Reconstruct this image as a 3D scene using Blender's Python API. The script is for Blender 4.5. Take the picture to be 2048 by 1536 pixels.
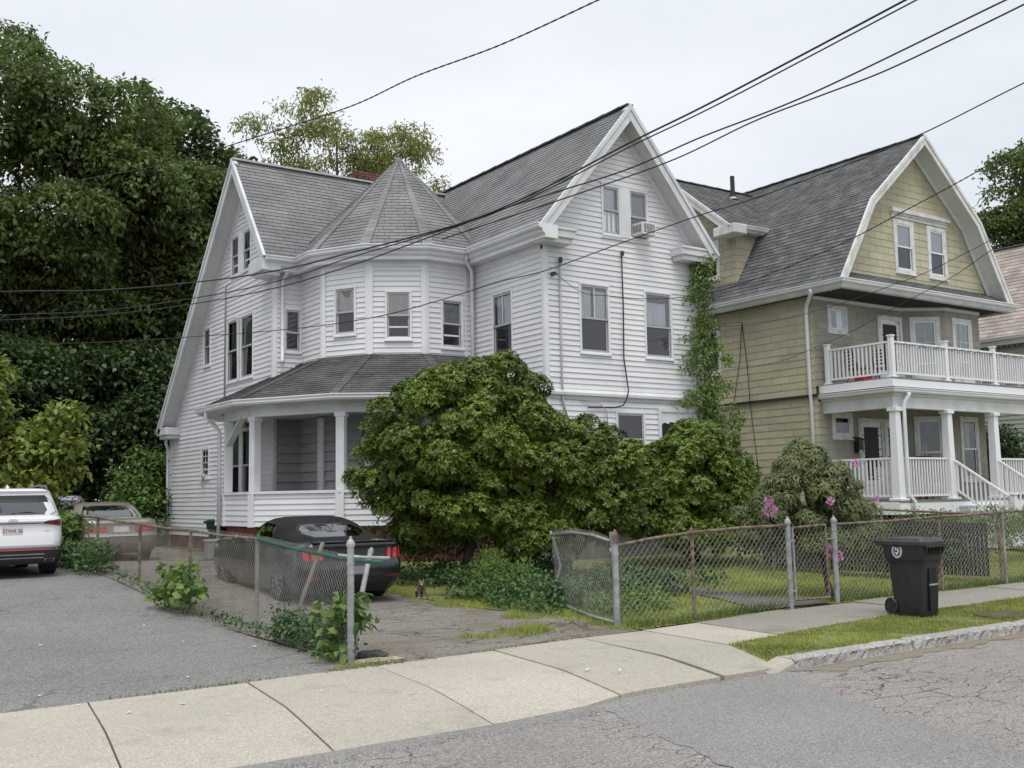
import bpy, math, random
import numpy as np
from mathutils import Matrix, Vector
for o in list(bpy.data.objects): bpy.data.objects.remove(o, do_unlink=True)
S = bpy.context.scene
COL = S.collection
rng = np.random.default_rng(7)
random.seed(7)
R_ = math.radians
# ------------------------------------------------------------------ camera, world, sun, exposure
cam_d = bpy.data.cameras.new('camera'); cam = bpy.data.objects.new('camera', cam_d); COL.objects.link(cam)
cam_d.sensor_width = 36.0; cam_d.lens = 2110.0/2048.0*36.0; cam_d.clip_start = .1; cam_d.clip_end = 1000
RC = Matrix(((0.8230,-0.0458,-0.5662),(-0.5677,-0.0970,-0.8175),(-0.0175,0.9942,-0.1058)))
RC = RC.to_quaternion().to_matrix()
cam.matrix_world = Matrix.Translation((0,0,1.75)) @ RC.to_4x4()
S.camera = cam
W = bpy.data.worlds.new('World'); S.world = W; W.use_nodes = True
SUN_EL, SUN_AZ = R_(66), R_(238)        # azimuth of the sun, measured from +X towards +Y
def build_world():
    nt = W.node_tree; N = nt.nodes; L = nt.links; N.clear()
    out = N.new('ShaderNodeOutputWorld'); bg = N.new('ShaderNodeBackground'); sky = N.new('ShaderNodeTexSky')
    sky.sky_type = 'NISHITA'; sky.sun_disc = False; sky.sun_elevation = SUN_EL; sky.sun_rotation = R_(90)-SUN_AZ
    sky.air_density = 1.0; sky.dust_density = 4.0
    tc = N.new('ShaderNodeTexCoord'); mp = N.new('ShaderNodeMapping'); mp.inputs['Scale'].default_value = (1,1,3.0)
    no = N.new('ShaderNodeTexNoise'); no.inputs['Scale'].default_value = 1.6; no.inputs['Detail'].default_value = 5; no.inputs['Roughness'].default_value = .55
    cr = N.new('ShaderNodeValToRGB'); e = cr.color_ramp.elements
    e[0].position = .32; e[0].color = (5.85,6.2,6.7,1); e[1].position = .68; e[1].color = (7.2,7.42,7.75,1)
    mx = N.new('ShaderNodeMix'); mx.data_type = 'RGBA'; mx.inputs[0].default_value = .94
    L.new(tc.outputs['Generated'], mp.inputs['Vector']); L.new(mp.outputs[0], no.inputs['Vector']); L.new(no.outputs[0], cr.inputs[0])
    L.new(sky.outputs[0], mx.inputs[6]); L.new(cr.outputs[0], mx.inputs[7])
    L.new(mx.outputs[2], bg.inputs['Color']); bg.inputs['Strength'].default_value = .1
    L.new(bg.outputs[0], out.inputs['Surface'])
build_world()
sd = bpy.data.lights.new('sun','SUN'); sd.energy = 1.5; sd.angle = R_(34); sd.color = (1.0,.975,.94)
sun = bpy.data.objects.new('sun', sd); COL.objects.link(sun)
sdir = Vector((math.cos(SUN_EL)*math.cos(SUN_AZ), math.cos(SUN_EL)*math.sin(SUN_AZ), math.sin(SUN_EL)))
sun.rotation_euler = sdir.to_track_quat('Z','Y').to_euler(); sun.location = sdir*60
vs = S.view_settings; vs.view_transform = 'Standard'; vs.look = 'None'; vs.exposure = 0.45; vs.gamma = 1; vs.use_curve_mapping = False
S.render.engine = 'CYCLES'
S.cycles.max_bounces = 6; S.cycles.transparent_max_bounces = 16; S.cycles.diffuse_bounces = 2; S.cycles.glossy_bounces = 2; S.cycles.transmission_bounces = 3; S.cycles.use_adaptive_sampling = True; S.cycles.adaptive_threshold = .02
# ------------------------------------------------------------------ helpers
def tag(o, label=None, cat=None, group=None, kind=None):
    if label: o['label'] = label
    if cat: o['category'] = cat
    if group: o['group'] = group
    if kind: o['kind'] = kind
    return o
def link(o, parent=None, local=False):
    COL.objects.link(o)
    if parent is not None:
        o.parent = parent
        if not local and parent.type == 'EMPTY':
            o.matrix_parent_inverse = Matrix.Translation(-Vector(parent.location))
    return o
def thing(name, label, cat, loc=(0,0,0), rz=0.0, group=None):
    o = bpy.data.objects.new(name, None); COL.objects.link(o); o.empty_display_size = .2
    o.location = loc; o.rotation_euler = (0,0,rz)
    return tag(o, label, cat, group)
class MB:
    def __init__(s): s.v = []; s.f = []
    def add(s, vs, fs):
        b = len(s.v); s.v.extend([tuple(p) for p in vs]); s.f.extend([tuple(i+b for i in f) for f in fs]); return s
    def box(s, a, b):
        x0,y0,z0 = a; x1,y1,z1 = b
        if x0>x1: x0,x1=x1,x0
        if y0>y1: y0,y1=y1,y0
        if z0>z1: z0,z1=z1,z0
        return s.add([(x0,y0,z0),(x1,y0,z0),(x1,y1,z0),(x0,y1,z0),(x0,y0,z1),(x1,y0,z1),(x1,y1,z1),(x0,y1,z1)],
              [(3,2,1,0),(4,5,6,7),(0,1,5,4),(1,2,6,5),(2,3,7,6),(3,0,4,7)])
    def fbox(s, F, u0,u1,v0,v1,d0,d1):
        "box in a frame F=(O,U,V,N)"
        c = [fp(F,u,v,d) for d in (d0,d1) for (u,v) in ((u0,v0),(u1,v0),(u1,v1),(u0,v1))]
        return s.add(c, [(3,2,1,0),(4,5,6,7),(0,1,5,4),(1,2,6,5),(2,3,7,6),(3,0,4,7)])
    def bar(s, p, q, w, h, up=(0,0,1)):
        p = Vector(p); q = Vector(q); d = (q-p).normalized(); up = Vector(up); sd = d.cross(up).normalized(); up = sd.cross(d).normalized()
        c = []
        for r in (p,q):
            for a,b in ((-1,-1),(1,-1),(1,1),(-1,1)): c.append(r+sd*(a*w/2)+up*(b*h/2))
        return s.add(c, [(3,2,1,0),(4,5,6,7),(0,1,5,4),(1,2,6,5),(2,3,7,6),(3,0,4,7)])
    def tube(s, path, r, n=6, cap=True):
        P = [Vector(p) for p in path]; m = len(P)
        rr = r if hasattr(r,'__len__') else [r]*m
        base = len(s.v); prev = None
        for i in range(m):
            d = (P[min(i+1,m-1)]-P[max(i-1,0)])
            if d.length < 1e-9: d = Vector((0,0,1))
            d.normalize()
            if prev is None: a = d.orthogonal().normalized()
            else: a = (prev - d*prev.dot(d)); a = a.normalized() if a.length>1e-6 else d.orthogonal().normalized()
            prev = a; b = d.cross(a)
            for k in range(n):
                t = 2*math.pi*k/n; s.v.append(tuple(P[i]+(a*math.cos(t)+b*math.sin(t))*rr[i]))
        for i in range(m-1):
            for k in range(n):
                k2 = (k+1)%n; s.f.append((base+i*n+k, base+i*n+k2, base+(i+1)*n+k2, base+(i+1)*n+k))
        if cap:
            s.f.append(tuple(base+k for k in reversed(range(n)))); s.f.append(tuple(base+(m-1)*n+k for k in range(n)))
        return s
    def lathe(s, axis_o, axis_d, prof, n=16):
        "prof: list of (radius, height along the axis)"
        O = Vector(axis_o); D = Vector(axis_d).normalized(); A = D.orthogonal().normalized(); B = D.cross(A); b0 = len(s.v)
        for r,h in prof:
            for k in range(n):
                t = 2*math.pi*k/n; s.v.append(tuple(O+D*h+(A*math.cos(t)+B*math.sin(t))*r))
        for i in range(len(prof)-1):
            for k in range(n):
                k2=(k+1)%n; s.f.append((b0+i*n+k,b0+i*n+k2,b0+(i+1)*n+k2,b0+(i+1)*n+k))
        s.f.append(tuple(b0+k for k in reversed(range(n)))); s.f.append(tuple(b0+(len(prof)-1)*n+k for k in range(n)))
        return s
    def prism(s, poly, ext):
        "poly: list of 3d points, extruded by the vector ext"
        n = len(poly); e = Vector(ext); a = [Vector(p) for p in poly]; b = [p+e for p in a]
        return s.add(a+b, [tuple(reversed(range(n))), tuple(range(n,2*n))]+[(i,(i+1)%n,n+(i+1)%n,n+i) for i in range(n)])
    def sweep(s, path, prof, z=0.0, closed=False, side=1.0, caps=True):
        "sweep a profile [(outward, dz)] along a horizontal polyline [(x,y)] or [(x,y,z)] with mitred corners; outward = right of travel"
        P = [Vector((p[0],p[1])) for p in path]; Z = [p[2] if len(p)>2 else z for p in path]; m = len(P); np_ = len(prof); b0 = len(s.v)
        for i in range(m):
            ns = []
            if i>0 or closed:
                d=(P[i]-P[i-1]).normalized(); ns.append(Vector((d.y,-d.x))*side)
            if i<m-1 or closed:
                d=(P[(i+1)%m]-P[i]).normalized(); ns.append(Vector((d.y,-d.x))*side)
            nn = ns[0] if len(ns)==1 else (ns[0]+ns[1]).normalized()/max(.3,math.cos((ns[0].angle(ns[1]))/2))
            for o,dz in prof: s.v.append((P[i].x+nn.x*o, P[i].y+nn.y*o, Z[i]+dz))
        for i in range(m if closed else m-1):
            j=(i+1)%m
            for k in range(np_):
                k2=(k+1)%np_; s.f.append((b0+i*np_+k,b0+j*np_+k,b0+j*np_+k2,b0+i*np_+k2))
        if caps and not closed:
            s.f.append(tuple(b0+k for k in range(np_))); s.f.append(tuple(b0+(m-1)*np_+k for k in reversed(range(np_))))
        return s
    def mesh(s, name):
        me = bpy.data.meshes.new(name); me.from_pydata(s.v, [], s.f); me.update(); return me
    def build(s, name, mat, parent=None, local=False, smooth=False, kind=None, label=None):
        o = bpy.data.objects.new(name, s.mesh(name)); o.data.materials.append(mat)
        if smooth: o.data.polygons.foreach_set('use_smooth', [True]*len(o.data.polygons))
        link(o, parent, local); return tag(o, label, kind=kind)
def bevel(o, w=.01, seg=2, ang=35):
    m = o.modifiers.new('bevel','BEVEL'); m.width = w; m.segments = seg; m.limit_method = 'ANGLE'; m.angle_limit = R_(ang); return o
def fp(F,u,v,d=0.0):
    O,U,V,N = F; return (O[0]+U[0]*u+V[0]*v+N[0]*d, O[1]+U[1]*u+V[1]*v+N[1]*d, O[2]+U[2]*u+V[2]*v+N[2]*d)
def np_mesh(name, verts, faces, mat, parent=None, smooth=False, kind=None, local=False):
    "faces: (n,k) array"
    verts = np.asarray(verts, dtype=np.float32); faces = np.asarray(faces, dtype=np.int32); n,k = faces.shape
    me = bpy.data.meshes.new(name); me.vertices.add(len(verts)); me.vertices.foreach_set('co', verts.ravel())
    me.loops.add(n*k); me.loops.foreach_set('vertex_index', faces.ravel())
    me.polygons.add(n); me.polygons.foreach_set('loop_start', np.arange(0,n*k,k,dtype=np.int32))
    if smooth: me.polygons.foreach_set('use_smooth', np.ones(n,dtype=bool))
    me.update(calc_edges=True); me.materials.append(mat)
    o = bpy.data.objects.new(name, me); link(o, parent, local); return tag(o, kind=kind)
def clip_poly(poly, a, b, c):
    "keep a*u+b*v<=c"
    out=[]; n=len(poly)
    for i in range(n):
        p=poly[i]; q=poly[(i+1)%n]; dp=a*p[0]+b*p[1]-c; dq=a*q[0]+b*q[1]-c
        if dp<=1e-9: out.append(p)
        if (dp<-1e-9 and dq>1e-9) or (dp>1e-9 and dq<-1e-9):
            t=dp/(dp-dq); out.append((p[0]+(q[0]-p[0])*t, p[1]+(q[1]-p[1])*t))
    return out
def clip_rect(poly,u0,u1,v0,v1):
    for a,b,c in ((-1,0,-u0),(1,0,u1),(0,-1,-v0),(0,1,v1)):
        poly=clip_poly(poly,a,b,c)
        if len(poly)<3: return []
    return poly
def parea(p): return abs(sum(p[i][0]*p[(i+1)%len(p)][1]-p[(i+1)%len(p)][0]*p[i][1] for i in range(len(p))))/2
# ------------------------------------------------------------------ materials
MATS = {}
def M(name, c1, c2=None, scale=3.0, rough=.6, bump=0.0, bscale=None, metal=0.0, spec=.5, detail=5, lo=.35, hi=.65, stretch=None, rand=0.0, island=0.0, coat=0.0):
    if name in MATS: return MATS[name]
    m = bpy.data.materials.new(name); m.use_nodes = True; nt = m.node_tree; N = nt.nodes; L = nt.links
    p = N['Principled BSDF']; p.inputs['Roughness'].default_value = rough; p.inputs['Metallic'].default_value = metal
    p.inputs['Specular IOR Level'].default_value = spec; p.inputs['Coat Weight'].default_value = coat; p.inputs['Coat Roughness'].default_value = .04
    col = None
    tc = N.new('ShaderNodeTexCoord'); vec = tc.outputs['Object']
    if stretch:
        mp = N.new('ShaderNodeMapping'); mp.inputs['Scale'].default_value = stretch; L.new(vec, mp.inputs['Vector']); vec = mp.outputs[0]
    if c2 is not None:
        no = N.new('ShaderNodeTexNoise'); no.inputs['Scale'].default_value = scale; no.inputs['Detail'].default_value = detail; L.new(vec, no.inputs['Vector'])
        cr = N.new('ShaderNodeValToRGB'); e = cr.color_ramp.elements
        e[0].position = lo; e[0].color = (*c1,1); e[1].position = hi; e[1].color = (*c2,1)
        L.new(no.outputs[0], cr.inputs[0]); col = cr.outputs[0]
    if rand or island:
        ad = N.new('ShaderNodeMath'); ad.operation = 'ADD'; L.new(N.new('ShaderNodeObjectInfo').outputs['Random'], ad.inputs[0]); L.new(N.new('ShaderNodeNewGeometry').outputs['Random Per Island'], ad.inputs[1])
        fc = N.new('ShaderNodeMath'); fc.operation = 'FRACT'; L.new(ad.outputs[0], fc.inputs[0]); src = fc.outputs[0]
        amt = rand or island
        mr = N.new('ShaderNodeMapRange'); mr.inputs['To Min'].default_value = 1-amt; mr.inputs['To Max'].default_value = 1+amt; L.new(src, mr.inputs['Value'])
        hv = N.new('ShaderNodeHueSaturation'); L.new(mr.outputs[0], hv.inputs['Value'])
        if col: L.new(col, hv.inputs['Color'])
        else: hv.inputs['Color'].default_value = (*c1,1)
        col = hv.outputs[0]
    if col: L.new(col, p.inputs['Base Color'])
    else: p.inputs['Base Color'].default_value = (*c1,1)
    if bump:
        nb = N.new('ShaderNodeTexNoise'); nb.inputs['Scale'].default_value = bscale or scale*4; nb.inputs['Detail'].default_value = 4; L.new(vec, nb.inputs['Vector'])
        bp = N.new('ShaderNodeBump'); bp.inputs['Strength'].default_value = bump; bp.inputs['Distance'].default_value = .02
        L.new(nb.outputs[0], bp.inputs['Height']); L.new(bp.outputs[0], p.inputs['Normal'])
    MATS[name] = m; return m
def leaf_mat(name, c1, c2, rough=.45, trans=.25, var=.35, hue=.02, spec=.35):
    if name in MATS: return MATS[name]
    m = bpy.data.materials.new(name); m.use_nodes = True; nt = m.node_tree; N = nt.nodes; L = nt.links
    p = N['Principled BSDF']; p.inputs['Roughness'].default_value = rough; p.inputs['Specular IOR Level'].default_value = spec
    g = N.new('ShaderNodeNewGeometry'); cr = N.new('ShaderNodeValToRGB'); e = cr.color_ramp.elements
    e[0].position = 0; e[0].color = (*c1,1); e[1].position = 1; e[1].color = (*c2,1); L.new(g.outputs['Random Per Island'], cr.inputs[0])
    tc = N.new('ShaderNodeTexCoord'); no = N.new('ShaderNodeTexNoise'); no.inputs['Scale'].default_value = .9; no.inputs['Detail'].default_value = 3; L.new(tc.outputs['Object'], no.inputs['Vector'])
    mr = N.new('ShaderNodeMapRange'); mr.inputs['From Min'].default_value = .3; mr.inputs['From Max'].default_value = .7; mr.inputs['To Min'].default_value = 1-var; mr.inputs['To Max'].default_value = 1+var
    L.new(no.outputs[0], mr.inputs['Value']); hv = N.new('ShaderNodeHueSaturation'); L.new(mr.outputs[0], hv.inputs['Value']); L.new(cr.outputs[0], hv.inputs['Color'])
    L.new(hv.outputs[0], p.inputs['Base Color'])
    t = N.new('ShaderNodeBsdfTranslucent'); L.new(hv.outputs[0], t.inputs['Color'])
    mx = N.new('ShaderNodeMixShader'); mx.inputs[0].default_value = trans
    L.new(p.outputs[0], mx.inputs[1]); L.new(t.outputs[0], mx.inputs[2]); L.new(mx.outputs[0], N['Material Output'].inputs['Surface'])
    MATS[name] = m; return m
def glass_mat(name, tint=(.75,.8,.8), base=.08, rough=.02, ior=1.5, gain=1.0, film=None):
    if name in MATS: return MATS[name]
    m = bpy.data.materials.new(name); m.use_nodes = True; nt = m.node_tree; N = nt.nodes; L = nt.links; N.remove(N['Principled BSDF'])
    fr = N.new('ShaderNodeFresnel'); fr.inputs['IOR'].default_value = ior
    mm = N.new('ShaderNodeMath'); mm.operation = 'MULTIPLY_ADD'; mm.inputs[1].default_value = gain; mm.inputs[2].default_value = base; mm.use_clamp = True; L.new(fr.outputs[0], mm.inputs[0])
    tr = N.new('ShaderNodeBsdfTransparent'); tr.inputs['Color'].default_value = (*tint,1)
    gl = N.new('ShaderNodeBsdfGlossy'); gl.inputs['Roughness'].default_value = rough; gl.inputs['Color'].default_value = (.95,.97,1,1)
    mx = N.new('ShaderNodeMixShader'); L.new(mm.outputs[0], mx.inputs[0]); L.new(tr.outputs[0], mx.inputs[1]); L.new(gl.outputs[0], mx.inputs[2])
    L.new(mx.outputs[0], N['Material Output'].inputs['Surface']); MATS[name] = m; return m
VINYL = M('white_vinyl',(.67,.68,.70),(.79,.795,.805),scale=.7,rough=.45,spec=.35,detail=6,lo=.25,hi=.6,rand=.025,stretch=(1,1,.5))
TRIM  = M('white_trim',(.70,.715,.74),(.80,.81,.82),scale=1.5,rough=.45,spec=.4)
TRIMG = M('weathered_trim',(.58,.595,.60),(.72,.73,.735),scale=1.8,rough=.55,detail=7)
ALU   = M('aluminium_sash',(.38,.385,.385),(.47,.47,.465),scale=6,rough=.5)
SHING = M('grey_shingle',(.195,.194,.198),(.26,.257,.26),scale=1.2,rough=.92,bump=.35,bscale=130,spec=.2,rand=.09,detail=8)
SHINGD= M('dark_shingle',(.085,.081,.080),(.135,.13,.127),scale=2.0,rough=.92,bump=.35,bscale=130,spec=.2,rand=.13,detail=8)
ROOFB = M('roof_underlay',(.05,.05,.052),rough=.95)
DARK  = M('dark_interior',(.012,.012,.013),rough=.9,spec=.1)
GLASS = glass_mat('window_glass',tint=(.92,.94,.95),base=.10,gain=1.3)
GLASSD= glass_mat('dim_window_glass',tint=(.6,.64,.62),base=.05,gain=.9)
CURT  = M('pale_curtain',(.66,.68,.70),(.82,.83,.84),scale=9,rough=.9,stretch=(1,1,.15))
CURTY = M('yellowed_blind',(.46,.43,.31),(.60,.56,.42),scale=6,rough=.9)
CURTG = M('green_grey_curtain',(.22,.25,.22),(.42,.44,.40),scale=10,rough=.9,stretch=(1,1,.1))
SCREEN= M('insect_screen',(.05,.05,.052),(.075,.075,.078),scale=4,rough=.8)
BRICK = M('red_brick',(.125,.05,.04),(.19,.085,.068),scale=14,rough=.9,bump=.4,bscale=60,rand=.22)
MORT  = M('mortar',(.36,.30,.27),(.44,.38,.34),scale=20,rough=.95)
FOUND = M('grey_foundation',(.16,.155,.145),(.24,.235,.22),scale=4,rough=.9,bump=.3)
REDF  = M('red_painted_foundation',(.12,.035,.028),(.19,.06,.05),scale=5,rough=.85,bump=.3)
BLACKC= M('black_cable',(.012,.012,.012),rough=.55)
GREYC = M('grey_conduit',(.33,.34,.34),(.42,.43,.43),scale=10,rough=.5)
# ------------------------------------------------------------------ ground and street
def sst(a,b,t):
    t = min(1,max(0,(t-a)/(b-a))); return t*t*(3-2*t)
def G(x,y): return .42*sst(13.5,23,y)
def Gn(y): t=np.clip((y-13.5)/9.5,0,1); return .42*t*t*(3-2*t)
YBX=[-30,1.6,3.85,5.3,6.86,8.2,10.66,12.7,16.2,19,60]; YBY=[9.6,10.02,10.12,10.2,10.33,10.45,10.67,10.88,10.9,10.9,10.9]
def yb(x): return float(np.interp(x,YBX,YBY))
YRX=[-30,2.7,4.9,6.0,6.5,8.7,13.4,60]; YRY=[7.2,7.34,7.36,7.48,7.64,7.68,7.72,7.9]
def yr(x): return float(np.interp(x,YRX,YRY))
def asphalt(name, c1, c2, speck=.35, tone=0.0, stain=None, crack=0.0, cscale=2.2, brown=None, rough=.93, region=None, stone=150, cwidth=.03):
    m = bpy.data.materials.new(name); m.use_nodes = True; nt = m.node_tree; N = nt.nodes; L = nt.links
    p = N['Principled BSDF']; p.inputs['Roughness'].default_value = rough; p.inputs['Specular IOR Level'].default_value = .25
    tc = N.new('ShaderNodeTexCoord'); v = tc.outputs['Object']
    def noise(s, d=5, r=.6):
        n = N.new('ShaderNodeTexNoise'); n.inputs['Scale'].default_value = s; n.inputs['Detail'].default_value = d; n.inputs['Roughness'].default_value = r; L.new(v, n.inputs['Vector']); return n
    def ramp(src, a, ca, b, cb):
        r = N.new('ShaderNodeValToRGB'); e = r.color_ramp.elements; e[0].position = a; e[0].color = ca; e[1].position = b; e[1].color = cb; L.new(src, r.inputs[0]); return r.outputs[0]
    def mix(kind, fac, a, b):
        x = N.new('ShaderNodeMix'); x.data_type = 'RGBA'; x.blend_type = kind
        if isinstance(fac,float): x.inputs[0].default_value = fac
        else: L.new(fac, x.inputs[0])
        for i,q in ((6,a),(7,b)):
            if isinstance(q,tuple): x.inputs[i].default_value = q
            else: L.new(q, x.inputs[i])
        return x.outputs[2]
    col = ramp(noise(.55,7).outputs[0], .3, (*c1,1), .7, (*c2,1))
    vo = N.new('ShaderNodeTexVoronoi'); vo.inputs['Scale'].default_value = stone; L.new(v, vo.inputs['Vector'])
    sp = N.new('ShaderNodeSeparateColor'); L.new(vo.outputs['Color'], sp.inputs[0])
    g = ramp(sp.outputs[0], .0, (1-speck,1-speck,1-speck,1), 1.0, (1+speck*1.3,1+speck*1.3,1+speck*1.25,1)); col = mix('MULTIPLY', 1.0, col, g)
    g2 = ramp(noise(40,3).outputs[0], .35, (1-speck*.5,)*3+(1,), .65, (1+speck*.4,)*3+(1,)); col = mix('MULTIPLY', 1.0, col, g2)
    if brown:
        f = ramp(noise(1.1,6,.65).outputs[0], brown[1], (0,0,0,1), brown[2], (1,1,1,1)); col = mix('MIX', f, col, (*brown[0],1))
    if stain:
        f = ramp(noise(stain[1],8,.7).outputs[0], stain[2], (0,0,0,1), stain[3], (1,1,1,1)); col = mix('MIX', f, col, (*stain[0],1))
    if tone:
        oi = N.new('ShaderNodeObjectInfo'); mr = N.new('ShaderNodeMapRange'); mr.inputs['To Min'].default_value = 1-tone; mr.inputs['To Max'].default_value = 1+tone; L.new(oi.outputs['Random'], mr.inputs['Value'])
        hs = N.new('ShaderNodeHueSaturation'); L.new(mr.outputs[0], hs.inputs['Value']); L.new(col, hs.inputs['Color']); col = hs.outputs[0]
    h = None
    if crack:
        nv = noise(3.2,4); ad = N.new('ShaderNodeVectorMath'); ad.operation = 'MULTIPLY_ADD'; ad.inputs[1].default_value = (.28,.28,.28); L.new(nv.outputs['Color'], ad.inputs[0]); L.new(v, ad.inputs[2])
        mpn = N.new('ShaderNodeMapping'); mpn.inputs['Scale'].default_value = (.55,1.25,1); mpn.inputs['Rotation'].default_value = (0,0,R_(14)); L.new(ad.outputs[0], mpn.inputs['Vector'])
        cv = N.new('ShaderNodeTexVoronoi'); cv.feature = 'DISTANCE_TO_EDGE'; cv.inputs['Scale'].default_value = cscale; L.new(mpn.outputs[0], cv.inputs['Vector'])
        cm = ramp(cv.outputs['Distance'], .0, (1,1,1,1), cwidth, (0,0,0,1))
        rg = ramp(noise(.5,4).outputs[0], .36, (0,0,0,1), .50, (1,1,1,1)); cm = mix('MULTIPLY', 1.0, cm, rg)
        cm2 = mix('MULTIPLY', 1.0, cm, (crack,crack,crack,1)); col = mix('MIX', cm2, col, (.018,.016,.015,1)); h = cm
    L.new(col, p.inputs['Base Color'])
    b = N.new('ShaderNodeBump'); b.inputs['Strength'].default_value = .5; b.inputs['Distance'].default_value = .006; L.new(vo.outputs['Distance'], b.inputs['Height'])
    if h is not None:
        b2 = N.new('ShaderNodeBump'); b2.invert = True; b2.inputs['Strength'].default_value = .6; b2.inputs['Distance'].default_value = .01; L.new(h, b2.inputs['Height']); L.new(b.outputs[0], b2.inputs['Normal']); L.new(b2.outputs[0], p.inputs['Normal'])
    else: L.new(b.outputs[0], p.inputs['Normal'])
    return m
OLDROAD = asphalt('old_road_asphalt',(.238,.22,.208),(.295,.273,.258),speck=.38,crack=.95,cscale=3.1,cwidth=.024,brown=((.17,.125,.085),.60,.85),stone=95)
PATCH   = asphalt('road_patch_asphalt',(.222,.218,.208),(.26,.255,.244),speck=.34,stone=110)
LOTA    = asphalt('lot_asphalt',(.18,.177,.174),(.23,.225,.219),speck=.42,crack=.35,cscale=.5,brown=((.15,.115,.085),.58,.85),stone=85,cwidth=.012,stain=((.10,.098,.095),1.7,.62,.72))
DRIVE   = asphalt('driveway_surface',(.19,.178,.162),(.25,.235,.215),speck=.35,crack=.9,cscale=2.0,brown=((.175,.145,.112),.44,.66),stone=70)
PATHM   = asphalt('path_asphalt',(.12,.108,.10),(.16,.148,.138),speck=.3,stone=90)
CONC    = asphalt('new_concrete',(.39,.36,.308),(.465,.428,.362),speck=.2,rough=.9,stone=110,tone=.07,stain=((.30,.275,.235),2.2,.52,.78))
CONCO   = asphalt('old_concrete',(.25,.235,.207),(.31,.29,.255),speck=.24,rough=.92,brown=((.17,.145,.11),.55,.8),stone=80,tone=.08)
GRANITE = asphalt('granite',(.30,.29,.275),(.39,.38,.362),speck=.28,rough=.9,brown=((.19,.165,.14),.54,.74),stone=60,tone=.08)
SOIL    = M('soil',(.075,.058,.04),(.12,.095,.065),scale=3,rough=.98,bump=.5,bscale=30)
LAWN    = M('lawn_soil',(.15,.185,.05),(.22,.24,.09),scale=4,rough=.98,bump=.5,bscale=40)
EARTH   = M('earth_and_grass',(.06,.075,.03),(.10,.105,.05),scale=.4,rough=.98)
def sheet(name, xs, y0, y1, ny, zf, mat, kind='structure', parent=None, rag=0.0):
    V=[];Fc=[]; nx=len(xs)
    for i,x in enumerate(xs):
        a=y0(x) if callable(y0) else y0; b=y1(x) if callable(y1) else y1
        a+=rag*math.sin(x*7.3)*.5+rag*math.sin(x*17.1+1)*.5
        for j in range(ny+1):
            y=a+(b-a)*j/ny; V.append((x,y,zf(x,y)))
    for i in range(nx-1):
        for j in range(ny):
            q=i*(ny+1)+j; Fc.append((q,q+ny+1,q+ny+2,q+1))
    return np_mesh(name,V,Fc,mat,parent,smooth=True,kind=kind)
def zground(x,y):
    if y<yr(x)+.3: return -.2
    if y<10.6: return -.16
    return G(x,y)-.03
ys_=[-160,-60,-20,0,6,7.2,7.9,8.1,9,10.2,10.7,11.5,12.5]+[13.5+.8*i for i in range(13)]+[26,32,45,70,120,250]
V=[];Fc=[]; xs_=[-160,-80,-40,-20,-10,-5,0,3,6,9,12,15,18,22,27,33,45,70,120,250]
for x in xs_:
    for y in ys_: V.append((x,y,zground(x,y)))
n_=len(ys_)
for i in range(len(xs_)-1):
    for j in range(n_-1): q=i*n_+j; Fc.append((q,q+n_,q+n_+1,q+1))
np_mesh('ground',V,Fc,EARTH,kind='structure')
rx=[-60,-30,-15,-8,-4,-2]+[i*.5 for i in range(0,40)]+[20,24,30,45,70]
def zroad(x,y): return -.115 if y>6.6 else -.115+.04*min(1,(6.6-y)/4)
sheet('road',rx,-14.0,lambda x: yr(x)+.03,10,zroad,OLDROAD)
# smooth resurfaced band across the road
px_=[0,.04,.1,.25,.5,.75,.9,.96,1]
def band(t,y):
    l=np.interp(y,[-14,4.3,5.31,7.47],[3.0,5.05,5.39,6.02]); r=np.interp(y,[-14,4.26,5.49,7.62],[2.2+3.6,7.27,7.60,8.67]); 
    return l+(r-l)*t
V=[];Fc=[]; yy=list(np.linspace(-14,4,8))+list(np.linspace(4.2,7.6,24))
for t in px_:
    for j,y in enumerate(yy):
        e=.03*math.sin(y*9+t*3)+.02*math.sin(y*23) if t in (0,1) else 0
        x=band(t,y)+e; V.append((x,min(y,yr(x)+.02),zroad(x,y)+.006))
for i in range(len(px_)-1):
    for j in range(len(yy)-1): q=i*len(yy)+j; Fc.append((q,q+len(yy),q+len(yy)+1,q+1))
np_mesh('road_patch',V,Fc,PATCH,kind='structure')
# tan dirt washed against the kerb foot
GDIRT=asphalt('gutter_dirt',(.215,.18,.138),(.265,.225,.175),speck=.34,stone=120,brown=((.235,.212,.19),.40,.60))
V=[];Fc=[]; gx=np.linspace(8.75,16.5,90)
for x in gx:
    w=.30*min(1,(x-8.7)*2)*max(.12,1-(x-9)/9)+.05*math.sin(x*5)+.035*math.sin(x*13+2); V+=[(x,yr(x)-.02,zroad(x,7)+.0065),(x,yr(x)-.05-max(.03,w),zroad(x,7)+.0065)]
for i in range(len(gx)-1): Fc.append((2*i+1,2*i+3,2*i+2,2*i))
np_mesh('gutter_dirt',V,Fc,GDIRT,kind='structure')
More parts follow.
